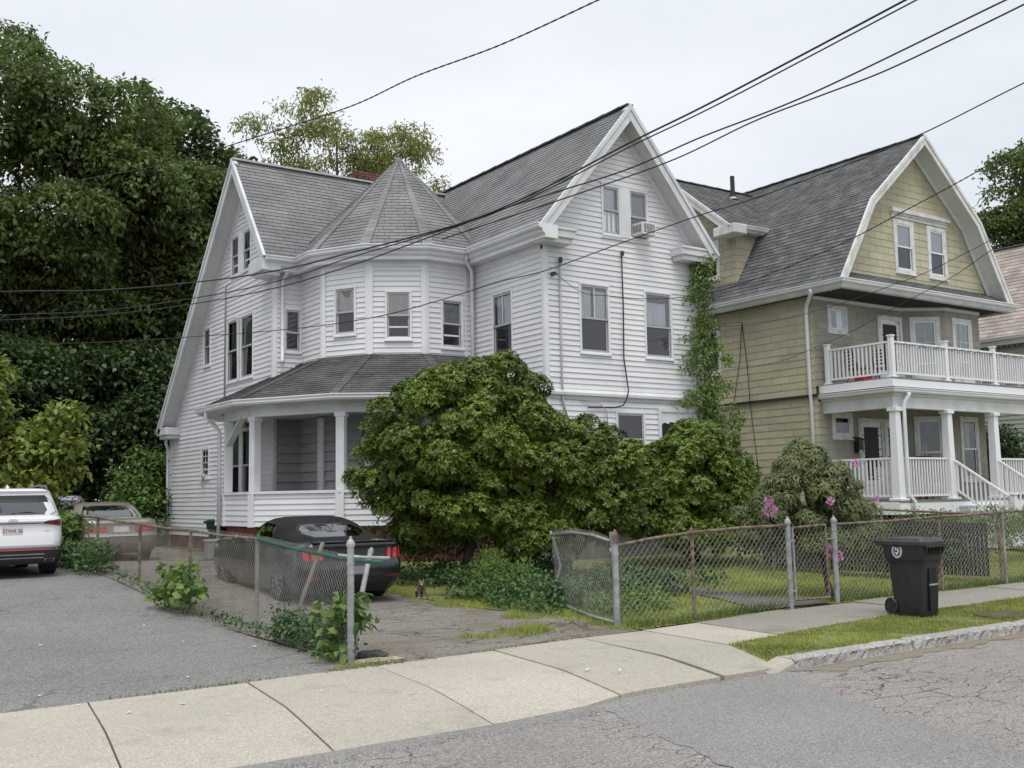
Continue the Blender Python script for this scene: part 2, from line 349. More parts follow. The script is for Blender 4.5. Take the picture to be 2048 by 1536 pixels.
# sidewalk slabs
sw = bpy.data.objects.new('sidewalk', None); COL.objects.link(sw); sw['kind']='structure'
def zslab(x,y):
    if x>9.0 or y>8.75: return .0
    return -.10*sst(8.75,7.3,y) if False else -.10*min(1,max(0,(8.75-y)/(8.75-7.35)))**1.15
def slab(poly, mat, name='slab', z0=0.0):
    m=MB(); y=min(p[1] for p in poly); ymax=max(p[1] for p in poly); tilt=random.uniform(-.004,.004)
    zf=lambda x,yy: zslab(x,yy)+z0+tilt*(x-poly[0][0])
    rows=np.linspace(y,ymax,9)
    for k in range(8):
        c=clip_rect(poly,-1e3,1e3,rows[k],rows[k+1])
        if len(c)>=3: m.add([(a,b,zf(a,b)) for a,b in c],[tuple(range(len(c)))])
    n=len(poly)
    for i in range(n):
        a=poly[i]; b=poly[(i+1)%n]
        for k in range(8):
            p=[a[j]+(b[j]-a[j])*k/8 for j in (0,1)]; q=[a[j]+(b[j]-a[j])*(k+1)/8 for j in (0,1)]
            m.add([(p[0],p[1],zf(*p)-.12),(q[0],q[1],zf(*q)-.12),(q[0],q[1],zf(*q)),(p[0],p[1],zf(*p))],[(0,1,2,3)])
    return m.build(name,mat,sw)
jb=[-6.7,-5.2,-3.7,-2.2,-.7,.82,2.33,3.82,5.25,6.83,8.2]; g_=.008
def jx(xb,y): return xb-.135*(yb(xb)-y)
for a,b in zip(jb[:-1],jb[1:]):
    P=[]
    for t in np.linspace(0,1,4):
        x=jx(a+(b-a)*t,7.4)+(g_ if t==0 else -g_ if t==1 else 0); P.append((x,yr(x)+.02))
    for t in np.linspace(1,0,4):
        x=a+(b-a)*t+(g_ if t==0 else -g_ if t==1 else 0); P.append((x,yb(x)))
    slab(P,CONC)
slab([(7.86,7.70),(8.66,7.71),(9.10,8.86),(9.25,10.48),(8.21,10.44),(8.03,8.95)],CONC)
slab([(9.125,8.87),(10.19,9.02),(10.33,10.62),(9.27,10.50)],CONC)
ob=[10.35,12.33,14.05,15.9,17.7,19.5,21.3,23.2,25,27,29,31,33,36,40,45]
def ysi(x): return float(np.interp(x,[10.2,12.64,14.9,16.5,45],[9.04,9.36,9.45,9.45,9.6]))
for a,b in zip(ob[:-1],ob[1:]): slab([(a-.15+g_,ysi(a)),(b-.15-g_,ysi(b)),(b-g_,yb(b)+.02),(a+g_,yb(a)+.02)],CONCO,z0=random.uniform(-.006,.008))
# bituminous lip at the foot of the apron
m=MB(); xs=np.linspace(-6,5.95,90)
for i in range(len(xs)-1):
    q=[]
    for x in (xs[i],xs[i+1]):
        yo=yr(x)-.24+.035*math.sin(x*9)+.03*math.sin(x*23+1)+.015*math.sin(x*51); q.append((x,yr(x)+.0,yo))
    (x0,a0,b0),(x1,a1,b1)=q
    m.add([(x0,b0,-.118),(x1,b1,-.118),(x1,b1+.03,-.082),(x0,b0+.03,-.082),(x1,a1+.015,-.092),(x0,a0+.015,-.092)],[(0,1,2,3),(3,2,4,5)])
tag(m.build('asphalt_lip',PATCH),kind='structure')
# granite kerb
kb = bpy.data.objects.new('kerb', None); COL.objects.link(kb); kb['kind']='structure'
def kerbstone(x0,x1,mat=GRANITE):
    m=MB(); n=int((x1-x0)/.06)+2; prof=[(-.02,-.16),(.0,-.10),(.005,-.04),(.0,-.012),(.03,.008),(.10,.012),(.18,.010),(.23,.0),(.235,-.1)]
    r=np.random.default_rng(int(x0*100)); V=[];Fc=[]
    for i in range(n):
        x=x0+(x1-x0)*i/(n-1); en=.02 if i in (0,n-1) else 0
        for k,(o,z) in enumerate(prof):
            d=r.normal(0,.011) if k in (1,2,3) else r.normal(0,.003); V.append((x,yr(x)-.03+o+d+(en if k<4 else 0),z+(-en*.6 if z>-.05 else 0)+r.normal(0,.003)))
    k=len(prof)
    for i in range(n-1):
        for j in range(k-1): q=i*k+j; Fc.append((q,q+k,q+k+1,q+1))
    m.add(V,Fc); m.f.append(tuple(range(k))); m.f.append(tuple(reversed(range((n-1)*k,n*k))))
    return m.build('kerbstone',mat,kb)
for a,b in ((8.86,10.93),(10.955,13.4),(13.42,15.9),(15.92,18.3),(18.32,21),(21.02,24),(24.02,27),(27.02,31),(31.02,36)): kerbstone(a,b)
m=MB(); n=10; prof=[(0,-.16),(0,-.05),(.03,-.01),(.23,.0),(.23,-.1)]; V=[];Fc=[]
for i in range(n):
    t=i/(n-1); x=8.45+.40*t; hgt=-.085*(1-sst(0,1,t))
    for o,z in prof: V.append((x,yr(x)-.02+o-(0.02*math.sin(t*3)),z+(hgt if z>-.12 else 0)+random.uniform(-.004,.004)))
for i in range(n-1):
    for j in range(4): q=i*5+j; Fc.append((q,q+5,q+6,q+1))
m.add(V,Fc); m.f.append(tuple(range(5))); m.f.append(tuple(reversed(range(45,50)))); m.build('kerb_end',CONC,kb)
# lot, driveway, lawn, strip, path
sheet('parking_lot',[-40,-20,-10,-5,-2]+[i*.5 for i in range(0,11)]+[5.18],lambda x: yb(x)-.01,44,60,lambda x,y: G(x,y)-.008+.006*math.sin(x*2.1+y),LOTA)
sheet('driveway',[5.15]+[5.5+.25*i for i in range(15)]+[9.2,9.4],lambda x: yb(x)-.01,34,70,lambda x,y: G(x,y)-.004+.012*math.sin(x*1.7+y*.9)*sst(10.6,11.6,y),DRIVE)
def lawnx0(y): return np.interp(y,[10.5,12.5,14,17,30],[9.25,9.35,9.15,8.95,9.0])
V=[];Fc=[]; yy=list(np.linspace(0,1,40)); tt=list(np.linspace(0,1,26))
def lawny(t,x): return yb(x)+.02+(24-yb(x))*t
for ty in yy:
    for tx in tt:
        y0=10.5+13.5*ty; x=lawnx0(y0)+(46-lawnx0(y0))*tx**1.6; y=lawny(ty,x); V.append((x,y,G(x,y)+.012*math.sin(x*1.3)*math.cos(y*1.1)*min(1,ty*8)+.004))
n_=len(tt)
for i in range(len(yy)-1):
    for j in range(n_-1): q=i*n_+j; Fc.append((q,q+1,q+n_+1,q+n_))
np_mesh('lawn',V,Fc,LAWN,kind='structure')
def zstrip(x,y):
    d=min(1,max(0,(x-(8.66+(y-7.71)/2.61))/.45)); return zslab(8.6,y)*(1-d)-.006*(1-d)+.012*d*math.sin(x*3)*math.sin((y-7.8)*2.4)**2
sheet('grass_strip',[8.70,8.8,8.9,9.0,9.1,9.2]+[9.3+.4*i for i in range(30)]+[24,30,36,45],lambda x: min(yr(x)+.17, 7.70+2.75*max(0,x-8.66)),lambda x: min(ysi(x) if x>10.2 else 8.87+(x-9.13)*.15, 7.71+2.75*max(0,x-8.66)),8,zstrip,LAWN)
pathv=[(12.55,10.92),(13.55,10.92),(13.62,11.6),(13.75,13),(14.0,14.6),(14.5,16.2),(15.6,17.6),(15.6,18.4),(14.6,17.6),(13.6,16),(13.15,14.4),(12.85,12.8)]
m=MB(); L_=[(11.75,10.9),(12.3,11.6),(12.75,12.6),(13.06,13.5),(13.4,15.0),(14.2,16.6),(15.4,17.4)]; Rr=[(13.55,10.9),(13.5,11.7),(13.55,12.6),(13.75,13.8),(14.15,15.2),(14.9,16.3),(16,16.8)]
for i in range(len(L_)-1):
    q=[L_[i],Rr[i],Rr[i+1],L_[i+1]]; m.add([(x,y,G(x,y)+.03) for x,y in q],[(0,1,2,3)])
tag(m.build('path',PATHM),kind='structure')
# ------------------------------------------------------------------ grass and litter
def in_poly(px,py,poly):
    c=np.zeros(len(px),bool); n=len(poly); j=n-1
    for i in range(n):
        xi,yi=poly[i]; xj,yj=poly[j]; k=((yi>py)!=(yj>py))&(px<(xj-xi)*(py-yi)/(yj-yi+1e-12)+xi); c^=k; j=i
    return c
def blades(name, polys, dens, h, mat, zf, w=.006, holes=(), seed=1, fall=None, patchy=0.0, **kw):
    r=np.random.default_rng(seed); X=[];Y=[]
    for poly in polys:
        p=np.array(poly); a=p.min(0); b=p.max(0); n=int(dens*(b[0]-a[0])*(b[1]-a[1])); x=r.uniform(a[0],b[0],n); y=r.uniform(a[1],b[1],n); k=in_poly(x,y,poly)
        for hp in holes: k&=~in_poly(x,y,hp)
        if patchy: k&=(np.sin(x*5.1+1)*np.sin(y*6.3+x)+np.sin(x*13+y*9)*.5+r.normal(0,.5,n))>-1+patchy*1.4
        X.append(x[k]);Y.append(y[k])
    x=np.concatenate(X);y=np.concatenate(Y);n=len(x); z=zf(x,y)
    th=r.uniform(0,2*np.pi,n); hh=h*r.uniform(.45,1.25,n)*(1+.35*np.sin(x*2.3)*np.sin(y*3.1)); ln=r.uniform(.1,.8,n)*hh; la=r.uniform(0,2*np.pi,n); ww=w*r.uniform(.7,1.3,n)
    b0=np.stack([x-np.cos(th)*ww,y-np.sin(th)*ww,z],1); b1=np.stack([x+np.cos(th)*ww,y+np.sin(th)*ww,z],1); tp=np.stack([x+np.cos(la)*ln,y+np.sin(la)*ln,z+hh],1)
    v=np.stack([b0,b1,tp],1).reshape(-1,3); f=np.arange(3*n).reshape(-1,3)
    return np_mesh(name,v,f,mat,kind='stuff')
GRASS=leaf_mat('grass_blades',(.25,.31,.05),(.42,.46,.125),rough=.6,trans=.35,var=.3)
GRASSD=leaf_mat('dark_grass',(.09,.14,.03),(.18,.23,.06),rough=.6,trans=.3,var=.3)  # darker green for fence-foot tufts and joint weeds
strip=[(8.70,7.80),(9.12,8.87),(10.24,9.03),(12.64,9.35),(16.5,9.45),(24,9.5),(24,7.98),(13,7.92)]
bare=[(13.75,8.28),(13.85,8.5),(14.1,8.6),(14.35,8.5),(14.4,8.35),(14.15,8.22),(13.9,8.2)]; soilp=[(13.5,8.15),(13.6,8.55),(13.9,8.8),(14.4,8.72),(14.7,8.45),(14.5,8.15),(14.1,8.05)]
VERGE=leaf_mat('verge_blades',(.20,.235,.045),(.37,.39,.12),rough=.65,trans=.3,var=.4)
m=MB(); m.add([(x,y,.016) for x,y in soilp],[tuple(range(len(soilp)))]); tag(m.build('bare_soil',SOIL),kind='structure')
def zv(x,y):
    d=np.clip((x-(8.66+(y-7.71)/2.61))/.45,0,1); zs=-.10*np.clip((8.75-y)/1.4,0,1)**1.15; return zs*(1-d)
tag(blades('verge_grass',[strip],3000,.036,VERGE,zv,w=.006,holes=[bare],seed=3,patchy=.30),'short green grass of the verge between kerb and sidewalk','grass',kind='stuff')
pathp=L_+Rr[::-1]
lawnp=[(9.3,10.6),(12.5,10.98),(24,10.98),(30,11.2),(30,15),(20,17.8),(13,17.8),(9.2,15),(9.3,12.5)]
tag(blades('lawn_grass',[lawnp],860,.05,GRASS,lambda x,y: Gn(y)+.0,w=.010,holes=[pathp],seed=4),'mown green lawn behind the chain-link fence','grass',kind='stuff')
edge=[(9.22,10.62),(10.4,10.62),(12.6,10.94),(12.6,11.15),(10.4,10.95),(9.3,10.9)]
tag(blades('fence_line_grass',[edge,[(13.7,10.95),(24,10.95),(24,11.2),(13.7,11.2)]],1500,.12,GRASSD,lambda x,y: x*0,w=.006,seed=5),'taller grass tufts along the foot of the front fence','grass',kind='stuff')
wp=[[(7.55,11.0),(8.3,11.0),(8.45,11.55),(7.8,11.75)],[(7.0,11.2),(7.5,11.1),(7.7,11.5),(7.2,11.7)],[(8.6,12.4),(9.2,12.3),(9.2,13.2),(8.7,13.0)],[(8.7,14.2),(9.3,14.0),(9.3,17.5),(8.8,17.5)],[(4.75,10.12),(5.7,10.22),(5.5,10.45),(4.8,10.35)],[(9.0,10.55),(9.35,10.6),(9.35,12.2),(9.1,12.2)]]
tag(blades('driveway_weeds',wp,1500,.07,GRASS,lambda x,y: Gn(y),w=.006,seed=6,patchy=.55),'small patches of grass growing in the broken driveway','weeds',kind='stuff')
tag(blades('driveway_tuft',[[(7.85,11.15),(8.3,11.2),(8.35,11.45),(7.95,11.45)]],3000,.13,GRASS,lambda x,y: Gn(y),w=.006,seed=7),'tuft of long grass in the middle of the driveway','weeds',kind='stuff')
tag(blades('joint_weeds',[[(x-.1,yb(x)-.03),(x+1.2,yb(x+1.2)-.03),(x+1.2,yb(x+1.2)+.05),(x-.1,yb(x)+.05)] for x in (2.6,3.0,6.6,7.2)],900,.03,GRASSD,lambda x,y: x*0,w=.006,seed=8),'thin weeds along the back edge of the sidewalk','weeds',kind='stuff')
LITTER=leaf_mat('dry_leaf_litter',(.10,.06,.03),(.30,.21,.12),rough=.9,trans=.05,var=.2)
def litter(name,polys,n,s,mat,zf,label,seed):
    r=np.random.default_rng(seed); X=[];Y=[]
    for poly in polys:
        p=np.array(poly);a=p.min(0);b=p.max(0); x=r.uniform(a[0],b[0],n*2);y=r.uniform(a[1],b[1],n*2);k=in_poly(x,y,poly);X.append(x[k][:n]);Y.append(y[k][:n])
    x=np.concatenate(X);y=np.concatenate(Y);n=len(x);z=zf(x,y)+.006; t=r.uniform(0,6.28,n);s=s*r.uniform(.4,1.4,n);zz=r.uniform(0,.5,(n,4))*s[:,None]
    c,sn=np.cos(t),np.sin(t); o=np.array([(-1,-.5),(.8,-.6),(1.1,.5),(-.7,.6)])
    v=np.stack([np.stack([x+(c*a-sn*b)*s,y+(sn*a+c*b)*s,z+zz[:,k]],1) for k,(a,b) in enumerate(o)],1).reshape(-1,3)
    return tag(np_mesh(name,v,np.arange(4*n).reshape(-1,4),mat),label,'litter',kind='stuff')
litter('leaf_litter',[[(8.2,10.55),(9.3,10.5),(9.35,11.6),(8.6,12.2)],[(9.2,10.5),(11.6,10.72),(11.6,10.95),(9.2,10.75)],[(4.6,10.1),(6.0,10.2),(6.0,10.45),(4.8,10.4)],[(4.9,10.6),(5.45,10.6),(5.45,16),(5.1,16)],[(5.6,10.8),(9.0,10.8),(9.2,14),(5.6,14)]],240,.016,LITTER,lambda x,y: Gn(y),'brown dry leaves blown against the fences and over the driveway',11)
YEL=leaf_mat('yellow_litter',(.30,.22,.08),(.42,.34,.15),rough=.9,trans=.05,var=.2)
litter('gutter_litter',[[(8.9,7.1),(13.5,7.3),(13.5,7.68),(8.9,7.62)],[(9.2,7.4),(16,7.4),(16,7.7),(9.2,7.66)]],900,.006,YEL,lambda x,y: x*0-.113,'yellow seed litter lying along the foot of the kerb',12)
WHI=M('pale_scraps',(.7,.68,.65),rough=.8)
litter('pale_scraps',[[(1,10.3),(5,10.3),(5,17),(1,17)],[(2,7.6),(8,7.6),(8,10),(2,10)]],16,.022,WHI,lambda x,y: Gn(y),'pale paper scraps scattered over the parking lot',13)
# ------------------------------------------------------------------ building helpers
def frame(O,N):
    N=Vector(N).normalized(); U=Vector((0,0,1)).cross(N).normalized(); return (tuple(O),tuple(U),(0,0,1),tuple(N))
def rframe(O,U,V):
    U=Vector(U).normalized(); V=Vector(V).normalized(); return (tuple(O),tuple(U),tuple(V),tuple(U.cross(V)))
def lap_piece(F,poly,v0,h,proud,base,thick=.0):
    "one lapped piece: its lower edge stands proud, its upper edge tucks in"
    m=MB(); n=len(poly); d=lambda v: base+proud*(1-(v-v0)/h)
    m.add([fp(F,u,v,d(v)) for u,v in poly],[tuple(range(n))])
    for i in range(n):
        a=poly[i]; b=poly[(i+1)%n]
        if a[1]-v0<h*.02 and b[1]-v0<h*.02 or thick:
            m.add([fp(F,a[0],a[1],base-.004),fp(F,b[0],b[1],base-.004),fp(F,b[0],b[1],d(b[1])),fp(F,a[0],a[1],d(a[1]))],[(0,1,2,3)])
    return m
class Pieces:
    "collects pieces; the largest become parts of their own, the rest one joined part"
    def __init__(s): s.l=[]
    def add(s,mb,weight,parent): s.l.append((weight,len(s.l),mb,parent))
    def flush(s,name,rest,mat,house,limit=295):
        s.l.sort(key=lambda t:(-t[0],t[1]))
        for w,_,mb,par in s.l[:limit]: mb.build(name,mat,par)
        r=MB()
        for w,_,mb,par in s.l[limit:]: r.add(mb.v,mb.f)
        if r.v: r.build(rest,mat,house,kind='stuff')
def siding(P,F,poly,exp,openings,parent,weight=1.0,proud=.024,base=0.0,vstart=None,tile=None,lapover=.008):
    v0=min(p[1] for p in poly) if vstart is None else vstart; v1=max(p[1] for p in poly); k=0; v=v0
    while v<v1-.004:
        row=clip_rect(poly,-1e4,1e4,v,v+exp+lapover); k+=1
        if len(row)>=3:
            a=min(p[0] for p in row); b=max(p[0] for p in row); cuts=[(a,b)]
            for (ou0,ou1,ov0,ov1) in openings:
                if ov0<v+exp*.5<ov1:
                    nc=[]
                    for c0,c1 in cuts:
                        if ou1<=c0 or ou0>=c1: nc.append((c0,c1)); continue
                        if ou0>c0: nc.append((c0,ou0))
                        if ou1<c1: nc.append((ou1,c1))
                    cuts=nc
            for c0,c1 in cuts:
                segs=[(c0,c1)]
                if not tile and c1-c0>2.6:
                    cut=c0+(c1-c0)*random.uniform(.25,.75); segs=[(c0,cut),(cut,c1)]
                if tile:
                    off=(k%2)*tile*.5; s0=math.floor((c0-off)/tile)*tile+off; segs=[]
                    while s0<c1:
                        segs.append((max(c0,s0+.005),min(c1,s0+tile-.005))); s0+=tile
                for e0,e1 in segs:
                    if e1-e0<.01: continue
                    q=clip_rect(row,e0,e1,-1e4,1e4)
                    if len(q)>=3 and parea(q)>2e-4:
                        jt=random.uniform(-.002,.002) if tile else random.uniform(-.003,.003)
                        P.add(lap_piece(F,q,v,exp+lapover,proud+jt,base,thick=tile),parea(q)*weight,parent)
        v+=exp
def back_wall(house,F,poly,mat,name='wall',d=-.24):
    m=MB(); n=len(poly); m.add([fp(F,u,v,d) for u,v in poly],[tuple(range(n))]); return m.build(name,mat,house)
def ring(m,F,u0,u1,v0,v1,w,d0,d1,wb=None):
    wb=w if wb is None else wb
    m.fbox(F,u0,u1,v1-w,v1,d0,d1); m.fbox(F,u0,u1,v0,v0+wb,d0,d1); m.fbox(F,u0,u0+w,v0+wb,v1-w,d0,d1); m.fbox(F,u1-w,u1,v0+wb,v1-w,d0,d1); return m
def pane(F,u0,u1,v0,v1,d): return MB().add([fp(F,u0,v0,d),fp(F,u1,v0,d),fp(F,u1,v1,d),fp(F,u0,v1,d)],[(0,1,2,3)])
def curtain(F,u0,u1,v0,v1,d,waves=5,amp=.007,tear=False):
    m=MB(); n=waves*6; V=[];Fc=[]
    for i in range(n+1):
        t=i/n; u=u0+(u1-u0)*t; dd=d+amp*math.sin(t*waves*2*math.pi)+amp*.5*math.sin(t*17)
        lo=v0 if not tear else v0+(v1-v0)*(.0 if t<.2 or t>.6 else .0)
        V+= [fp(F,u,lo,dd),fp(F,u,v1 if not tear else v1-(v1-v0)*(.0+.35*max(0,math.sin((t-.15)*4.2)) if .15<t<.75 else 0),dd)]
    for i in range(n): q=2*i; Fc.append((q,q+2,q+3,q+1))
    return m.add(V,Fc)
def window(house,F,u0,u1,v0,v1,trim=.055,sash=.045,mid=.5,curt=None,mats=None,screen=True,third=False,glass=None,td=.04,sill=True,single=False,mun=None,sashm=None,label=None):
    TR=(mats or TRIM); SM=sashm or ALU; GL=glass or GLASS
    m=MB(); ring(m,F,u0,u1,v0,v1,trim,-.03,td)
    if sill: m.fbox(F,u0-.01,u1+.01,v0-.028,v0+.02,-.01,td+.025)
    w=m.build('window',TR,house,label=label); bevel(w,.006,1)
    a,b,c,e=u0+trim,u1-trim,v0+trim,v1-trim
    MB_=MB(); d=-.22; C=[fp(F,a,c,0),fp(F,b,c,0),fp(F,b,e,0),fp(F,a,e,0),fp(F,a,c,d),fp(F,b,c,d),fp(F,b,e,d),fp(F,a,e,d)]
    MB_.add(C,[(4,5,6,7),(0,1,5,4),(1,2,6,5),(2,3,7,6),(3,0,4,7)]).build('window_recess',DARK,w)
    vm=c+(e-c)*mid
    if single:
        s=MB(); ring(s,F,a,b,c,e,sash,-.02,.012); s.build('sash',SM,w); pane(F,a+sash*.8,b-sash*.8,c+sash*.8,e-sash*.8,.0).build('pane',GL,w)
    else:
        s=MB(); ring(s,F,a,b,vm-.02,e,sash,-.012,.022); s.build('sash',SM,w)
        s=MB(); ring(s,F,a,b,c,vm+.02,sash,-.045,-.014,wb=sash*1.2); s.build('sash',SM,w)
        pane(F,a+sash*.8,b-sash*.8,vm,e-sash*.8,.006).build('pane',GL,w)
        if screen: pane(F,a+sash*.8,b-sash*.8,c+sash*.8,vm-.005,-.05).build('screen',SCREEN,w)
        pane(F,a+sash*.8,b-sash*.8,c+sash*.8,vm+.0,-.030).build('pane',GL if not screen else GLASSD,w)
    if mun:
        s=MB()
        for t in range(1,mun[0]): x=a+(b-a)*t/mun[0]; s.fbox(F,x-.009,x+.009,vm if not single else c,e,-.004,.016)
        for t in range(1,mun[1]): z=(vm if not single else c)+(e-(vm if not single else c))*t/mun[1]; s.fbox(F,a,b,z-.009,z+.009,-.004,.016)
        s.build('muntin',TR,w)
    if third: 
        s=MB(); z=c+(vm-c)*.5; s.fbox(F,a+sash,b-sash,z-.02,z+.02,-.045,-.014); s.build('rail',TR,w)
    for q in (curt or []):
        t0,t1,h0,h1,mt=q[:5]; curtain(F,a+(b-a)*t0,a+(b-a)*t1,c+(e-c)*h0,c+(e-c)*h1,-.032,waves=q[5] if len(q)>5 else 4,tear=len(q)>6).build('curtain',mt,w)
    return w
def roof_surface(house,P,F,poly,row,tabw,deckmat,weight=1.0,name='roof',thick=.016,deck=.0):
    m=MB(); n=len(poly); m.add([fp(F,u,v,-.012) for u,v in poly],[tuple(range(n))]); dk=m.build(name,deckmat,house)
    v0=0.0; v1=max(p[1] for p in poly); k=0; v=v0
    while v<v1-.003:
        r=clip_rect(poly,-1e4,1e4,v,v+row+.006); k+=1
        if len(r)>=3:
            a=min(p[0] for p in r); b=max(p[0] for p in r); off=(k%2)*tabw*.5+random.uniform(-.012,.012)+((k*7)%3)*.02; s=math.floor((a-off)/tabw)*tabw+off
            while s<b:
                q=clip_rect(r,s+.005,s+tabw-.005,-1e4,1e4)
                if len(q)>=3 and parea(q)>4e-4:
                    P.add(lap_piece(F,q,v,row+.006,thick+random.uniform(-.002,.003),.0,thick=True),parea(q)*weight,dk)
                s+=tabw
        v+=row
    return dk
def cap_strip(house,pts,w,mat,name='ridge_cap',h=.03,seg=.3):
    m=MB()
    for p,q in zip(pts[:-1],pts[1:]):
        p=Vector(p);q=Vector(q);n=max(1,int((q-p).length/seg))
        for i in range(n):
            a=p+(q-p)*(i/n); b=p+(q-p)*((i+1.04)/n); m.bar(a+Vector((0,0,.012*(1 if i%2 else 0))),b,w,h)
    return m.build(name,mat,house)
GUT=[(0,.0),(0,-.125),(.062,-.125),(.095,-.085),(.09,-.05),(.12,-.02),(.12,.005),(.105,.005),(.10,-.01),(.012,-.01)]
# ------------------------------------------------------------------ white house
H1=thing('white_house','large white sided house with grey gabled roofs and a round corner turret','house',(14.25,19.2,.3))
SID=Pieces(); GSID=Pieces(); SHN=Pieces(); PSH=Pieces()
xA,yA,xA1,xB,yB,yB1=14.25,19.2,19.0,10.2,25.38,33.92
TC=(13.5,24.74); TAP=2.54; TR_=TAP/math.cos(R_(15))
def tv(a,R,c=TC): return (c[0]+R*math.cos(R_(a)), c[1]+R*math.sin(R_(a)))
FA=frame((0,yA,0),(0,-1,0)); FS=frame((xA,0,0),(-1,0,0)); FBf=frame((0,yB,0),(0,-1,0)); FB=frame((xB,0,0),(-1,0,0))
def FT(phi,ap=TAP): return frame((TC[0]+ap*math.cos(R_(phi)),TC[1]+ap*math.sin(R_(phi)),0),(math.cos(R_(phi)),math.sin(R_(phi)),0))
EX=.127
winA=[(15.24,16.17,5.05,6.75),(17.27,18.20,5.05,6.75)]; winAt=[(16.0,16.6,7.98,9.25),(16.86,17.5,7.98,9.25)]; winA1=(16.26,17.19,2.25,3.73); doorA=(17.61,18.90,1.1,3.84)
winS=(-21.36,-20.46,5.05,6.72)
winT={210:(-.33,.32,5.75,6.98),240:(-.30,.36,5.58,6.82),270:(-.25,.40,5.41,6.67)}
winBf=(10.46,10.95,5.52,6.69)
winBa=[(-28.50,-27.87,7.98,9.15),(-27.58,-26.97,7.98,9.15)]; winB2=[(-28.77,-27.79,5.02,6.80),(-27.71,-26.74,5.02,6.80)]; winBs=(-30.77,-30.16,5.70,6.88); winBs1=(-30.87,-30.14,2.41,3.35); winBp=[(-28.57,-27.66,1.62,3.70),(-27.56,-26.65,1.62,3.70)]
ins=lambda q,t=.05:(q[0]+t,q[1]-t,q[2]+t,q[3]-t)
walls=[(FA,[(xA,1.03),(xA1,1.03),(xA1,8.0),(16.62,10.95),(xA,8.0)],winA+winAt+[winA1,doorA],1.0),
 (FS,[(-22.25,1.03),(-yA,1.03),(-yA,7.75),(-22.25,7.75)],[winS],1.0),
 (FBf,[(xB,4.0),(11.0,4.0),(11.0,7.7),(xB,7.7)],[winBf],.8),
 (FB,[(-yB1,.75),(-yB,.75),(-yB,8.35),(-27.25,10.85),(-yB1,3.95)],winBa+winB2+[winBs,winBs1]+winBp,.9)]
for phi in (180,210,240,270):
    hw=.681 if phi!=270 else .72
    walls.append((FT(phi),[(-.681,4.9),(hw,4.9),(hw,7.75),(-.681,7.75)],[winT[phi]] if phi in winT else [],.9))
for F,poly,ops,wt in walls:
    bw=back_wall(H1,F,poly,VINYL); siding(SID,F,poly,EX,[ins(o) for o in ops],bw,wt)
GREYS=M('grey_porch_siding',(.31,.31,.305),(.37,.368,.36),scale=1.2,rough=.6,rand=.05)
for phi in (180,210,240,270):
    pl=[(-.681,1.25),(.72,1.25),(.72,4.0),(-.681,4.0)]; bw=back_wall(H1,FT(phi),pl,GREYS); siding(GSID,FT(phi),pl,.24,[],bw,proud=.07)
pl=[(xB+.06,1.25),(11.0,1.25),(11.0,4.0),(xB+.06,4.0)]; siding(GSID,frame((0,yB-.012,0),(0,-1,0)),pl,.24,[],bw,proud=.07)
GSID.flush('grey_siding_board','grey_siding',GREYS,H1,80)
# hidden sides close the volume
m=MB(); m.add([(xA1,yA,.3),(xA1,30,.3),(xA1,30,8),(xA1,yA,8)],[(0,1,2,3)]).add([(xB,yB1,.3),(xA1,yB1,.3),(xA1,yB1,4),(xB,yB1,4)],[(3,2,1,0)]).add([(xA1,30,.3),(xA1,yB1,.3),(xA1,yB1,4),(xA1,30,8)],[(0,1,2,3)]); m.build('wall',VINYL,H1)
SID.flush('siding_board','siding',VINYL,H1)
# corner boards
m=MB(); m.box((xA-.03,yA-.03,1.0),(xA+.10,yA+.09,7.55)); bevel(m.build('corner_board',TRIM,H1),.012)
m=MB(); m.box((xB-.03,yB-.03,1.1),(xB+.09,yB+.10,7.75)); bevel(m.build('corner_board',TRIM,H1),.012)
m=MB(); m.box((xB-.03,yB1-.09,.7),(xB+.09,yB1+.03,4.0)); bevel(m.build('corner_board',TRIM,H1),.012)
m=MB(); m.box((xA1-.09,yA-.03,1.0),(xA1+.03,yA+.09,7.6)); bevel(m.build('corner_board',TRIM,H1),.012)
for a in (195,225,255):
    x,y=tv(a,TR_); n1=(math.cos(R_(a)),math.sin(R_(a)))
    F=frame((x,y,0),(n1[0],n1[1],0)); m=MB()
    z0,z1=4.9,7.62
    q_=MB(); q_.add([fp(F,u,z,d) for z in (1.25,3.75) for u,d in ((-.11,.02),(-.11,.085),(0,.11),(.11,.085),(.11,.02))],[(0,1,6,5),(1,2,7,6),(2,3,8,7),(3,4,9,8)]); q_.build('corner_board',MATS['weathered_trim'],H1)
    P=[(-.10,-.010),(-.10,.018),(0,.042),(.10,.018),(.10,-.010)]
    m.add([fp(F,u,z,d-.0) for z in (z0,z1) for u,d in P],[(0,1,6,5),(1,2,7,6),(2,3,8,7),(3,4,9,8),(5,6,7,8,9)]); m.build('corner_board',TRIM,H1)
for (x,y) in (tv(165,TR_),(13.98,22.2)):
    m=MB(); m.box((x-.02,(yB if x<12 else 22.2)-.04,1.3),(x+.02,(yB if x<12 else 22.2)+.0,7.6)); m.build('corner_bead',TRIM,H1)
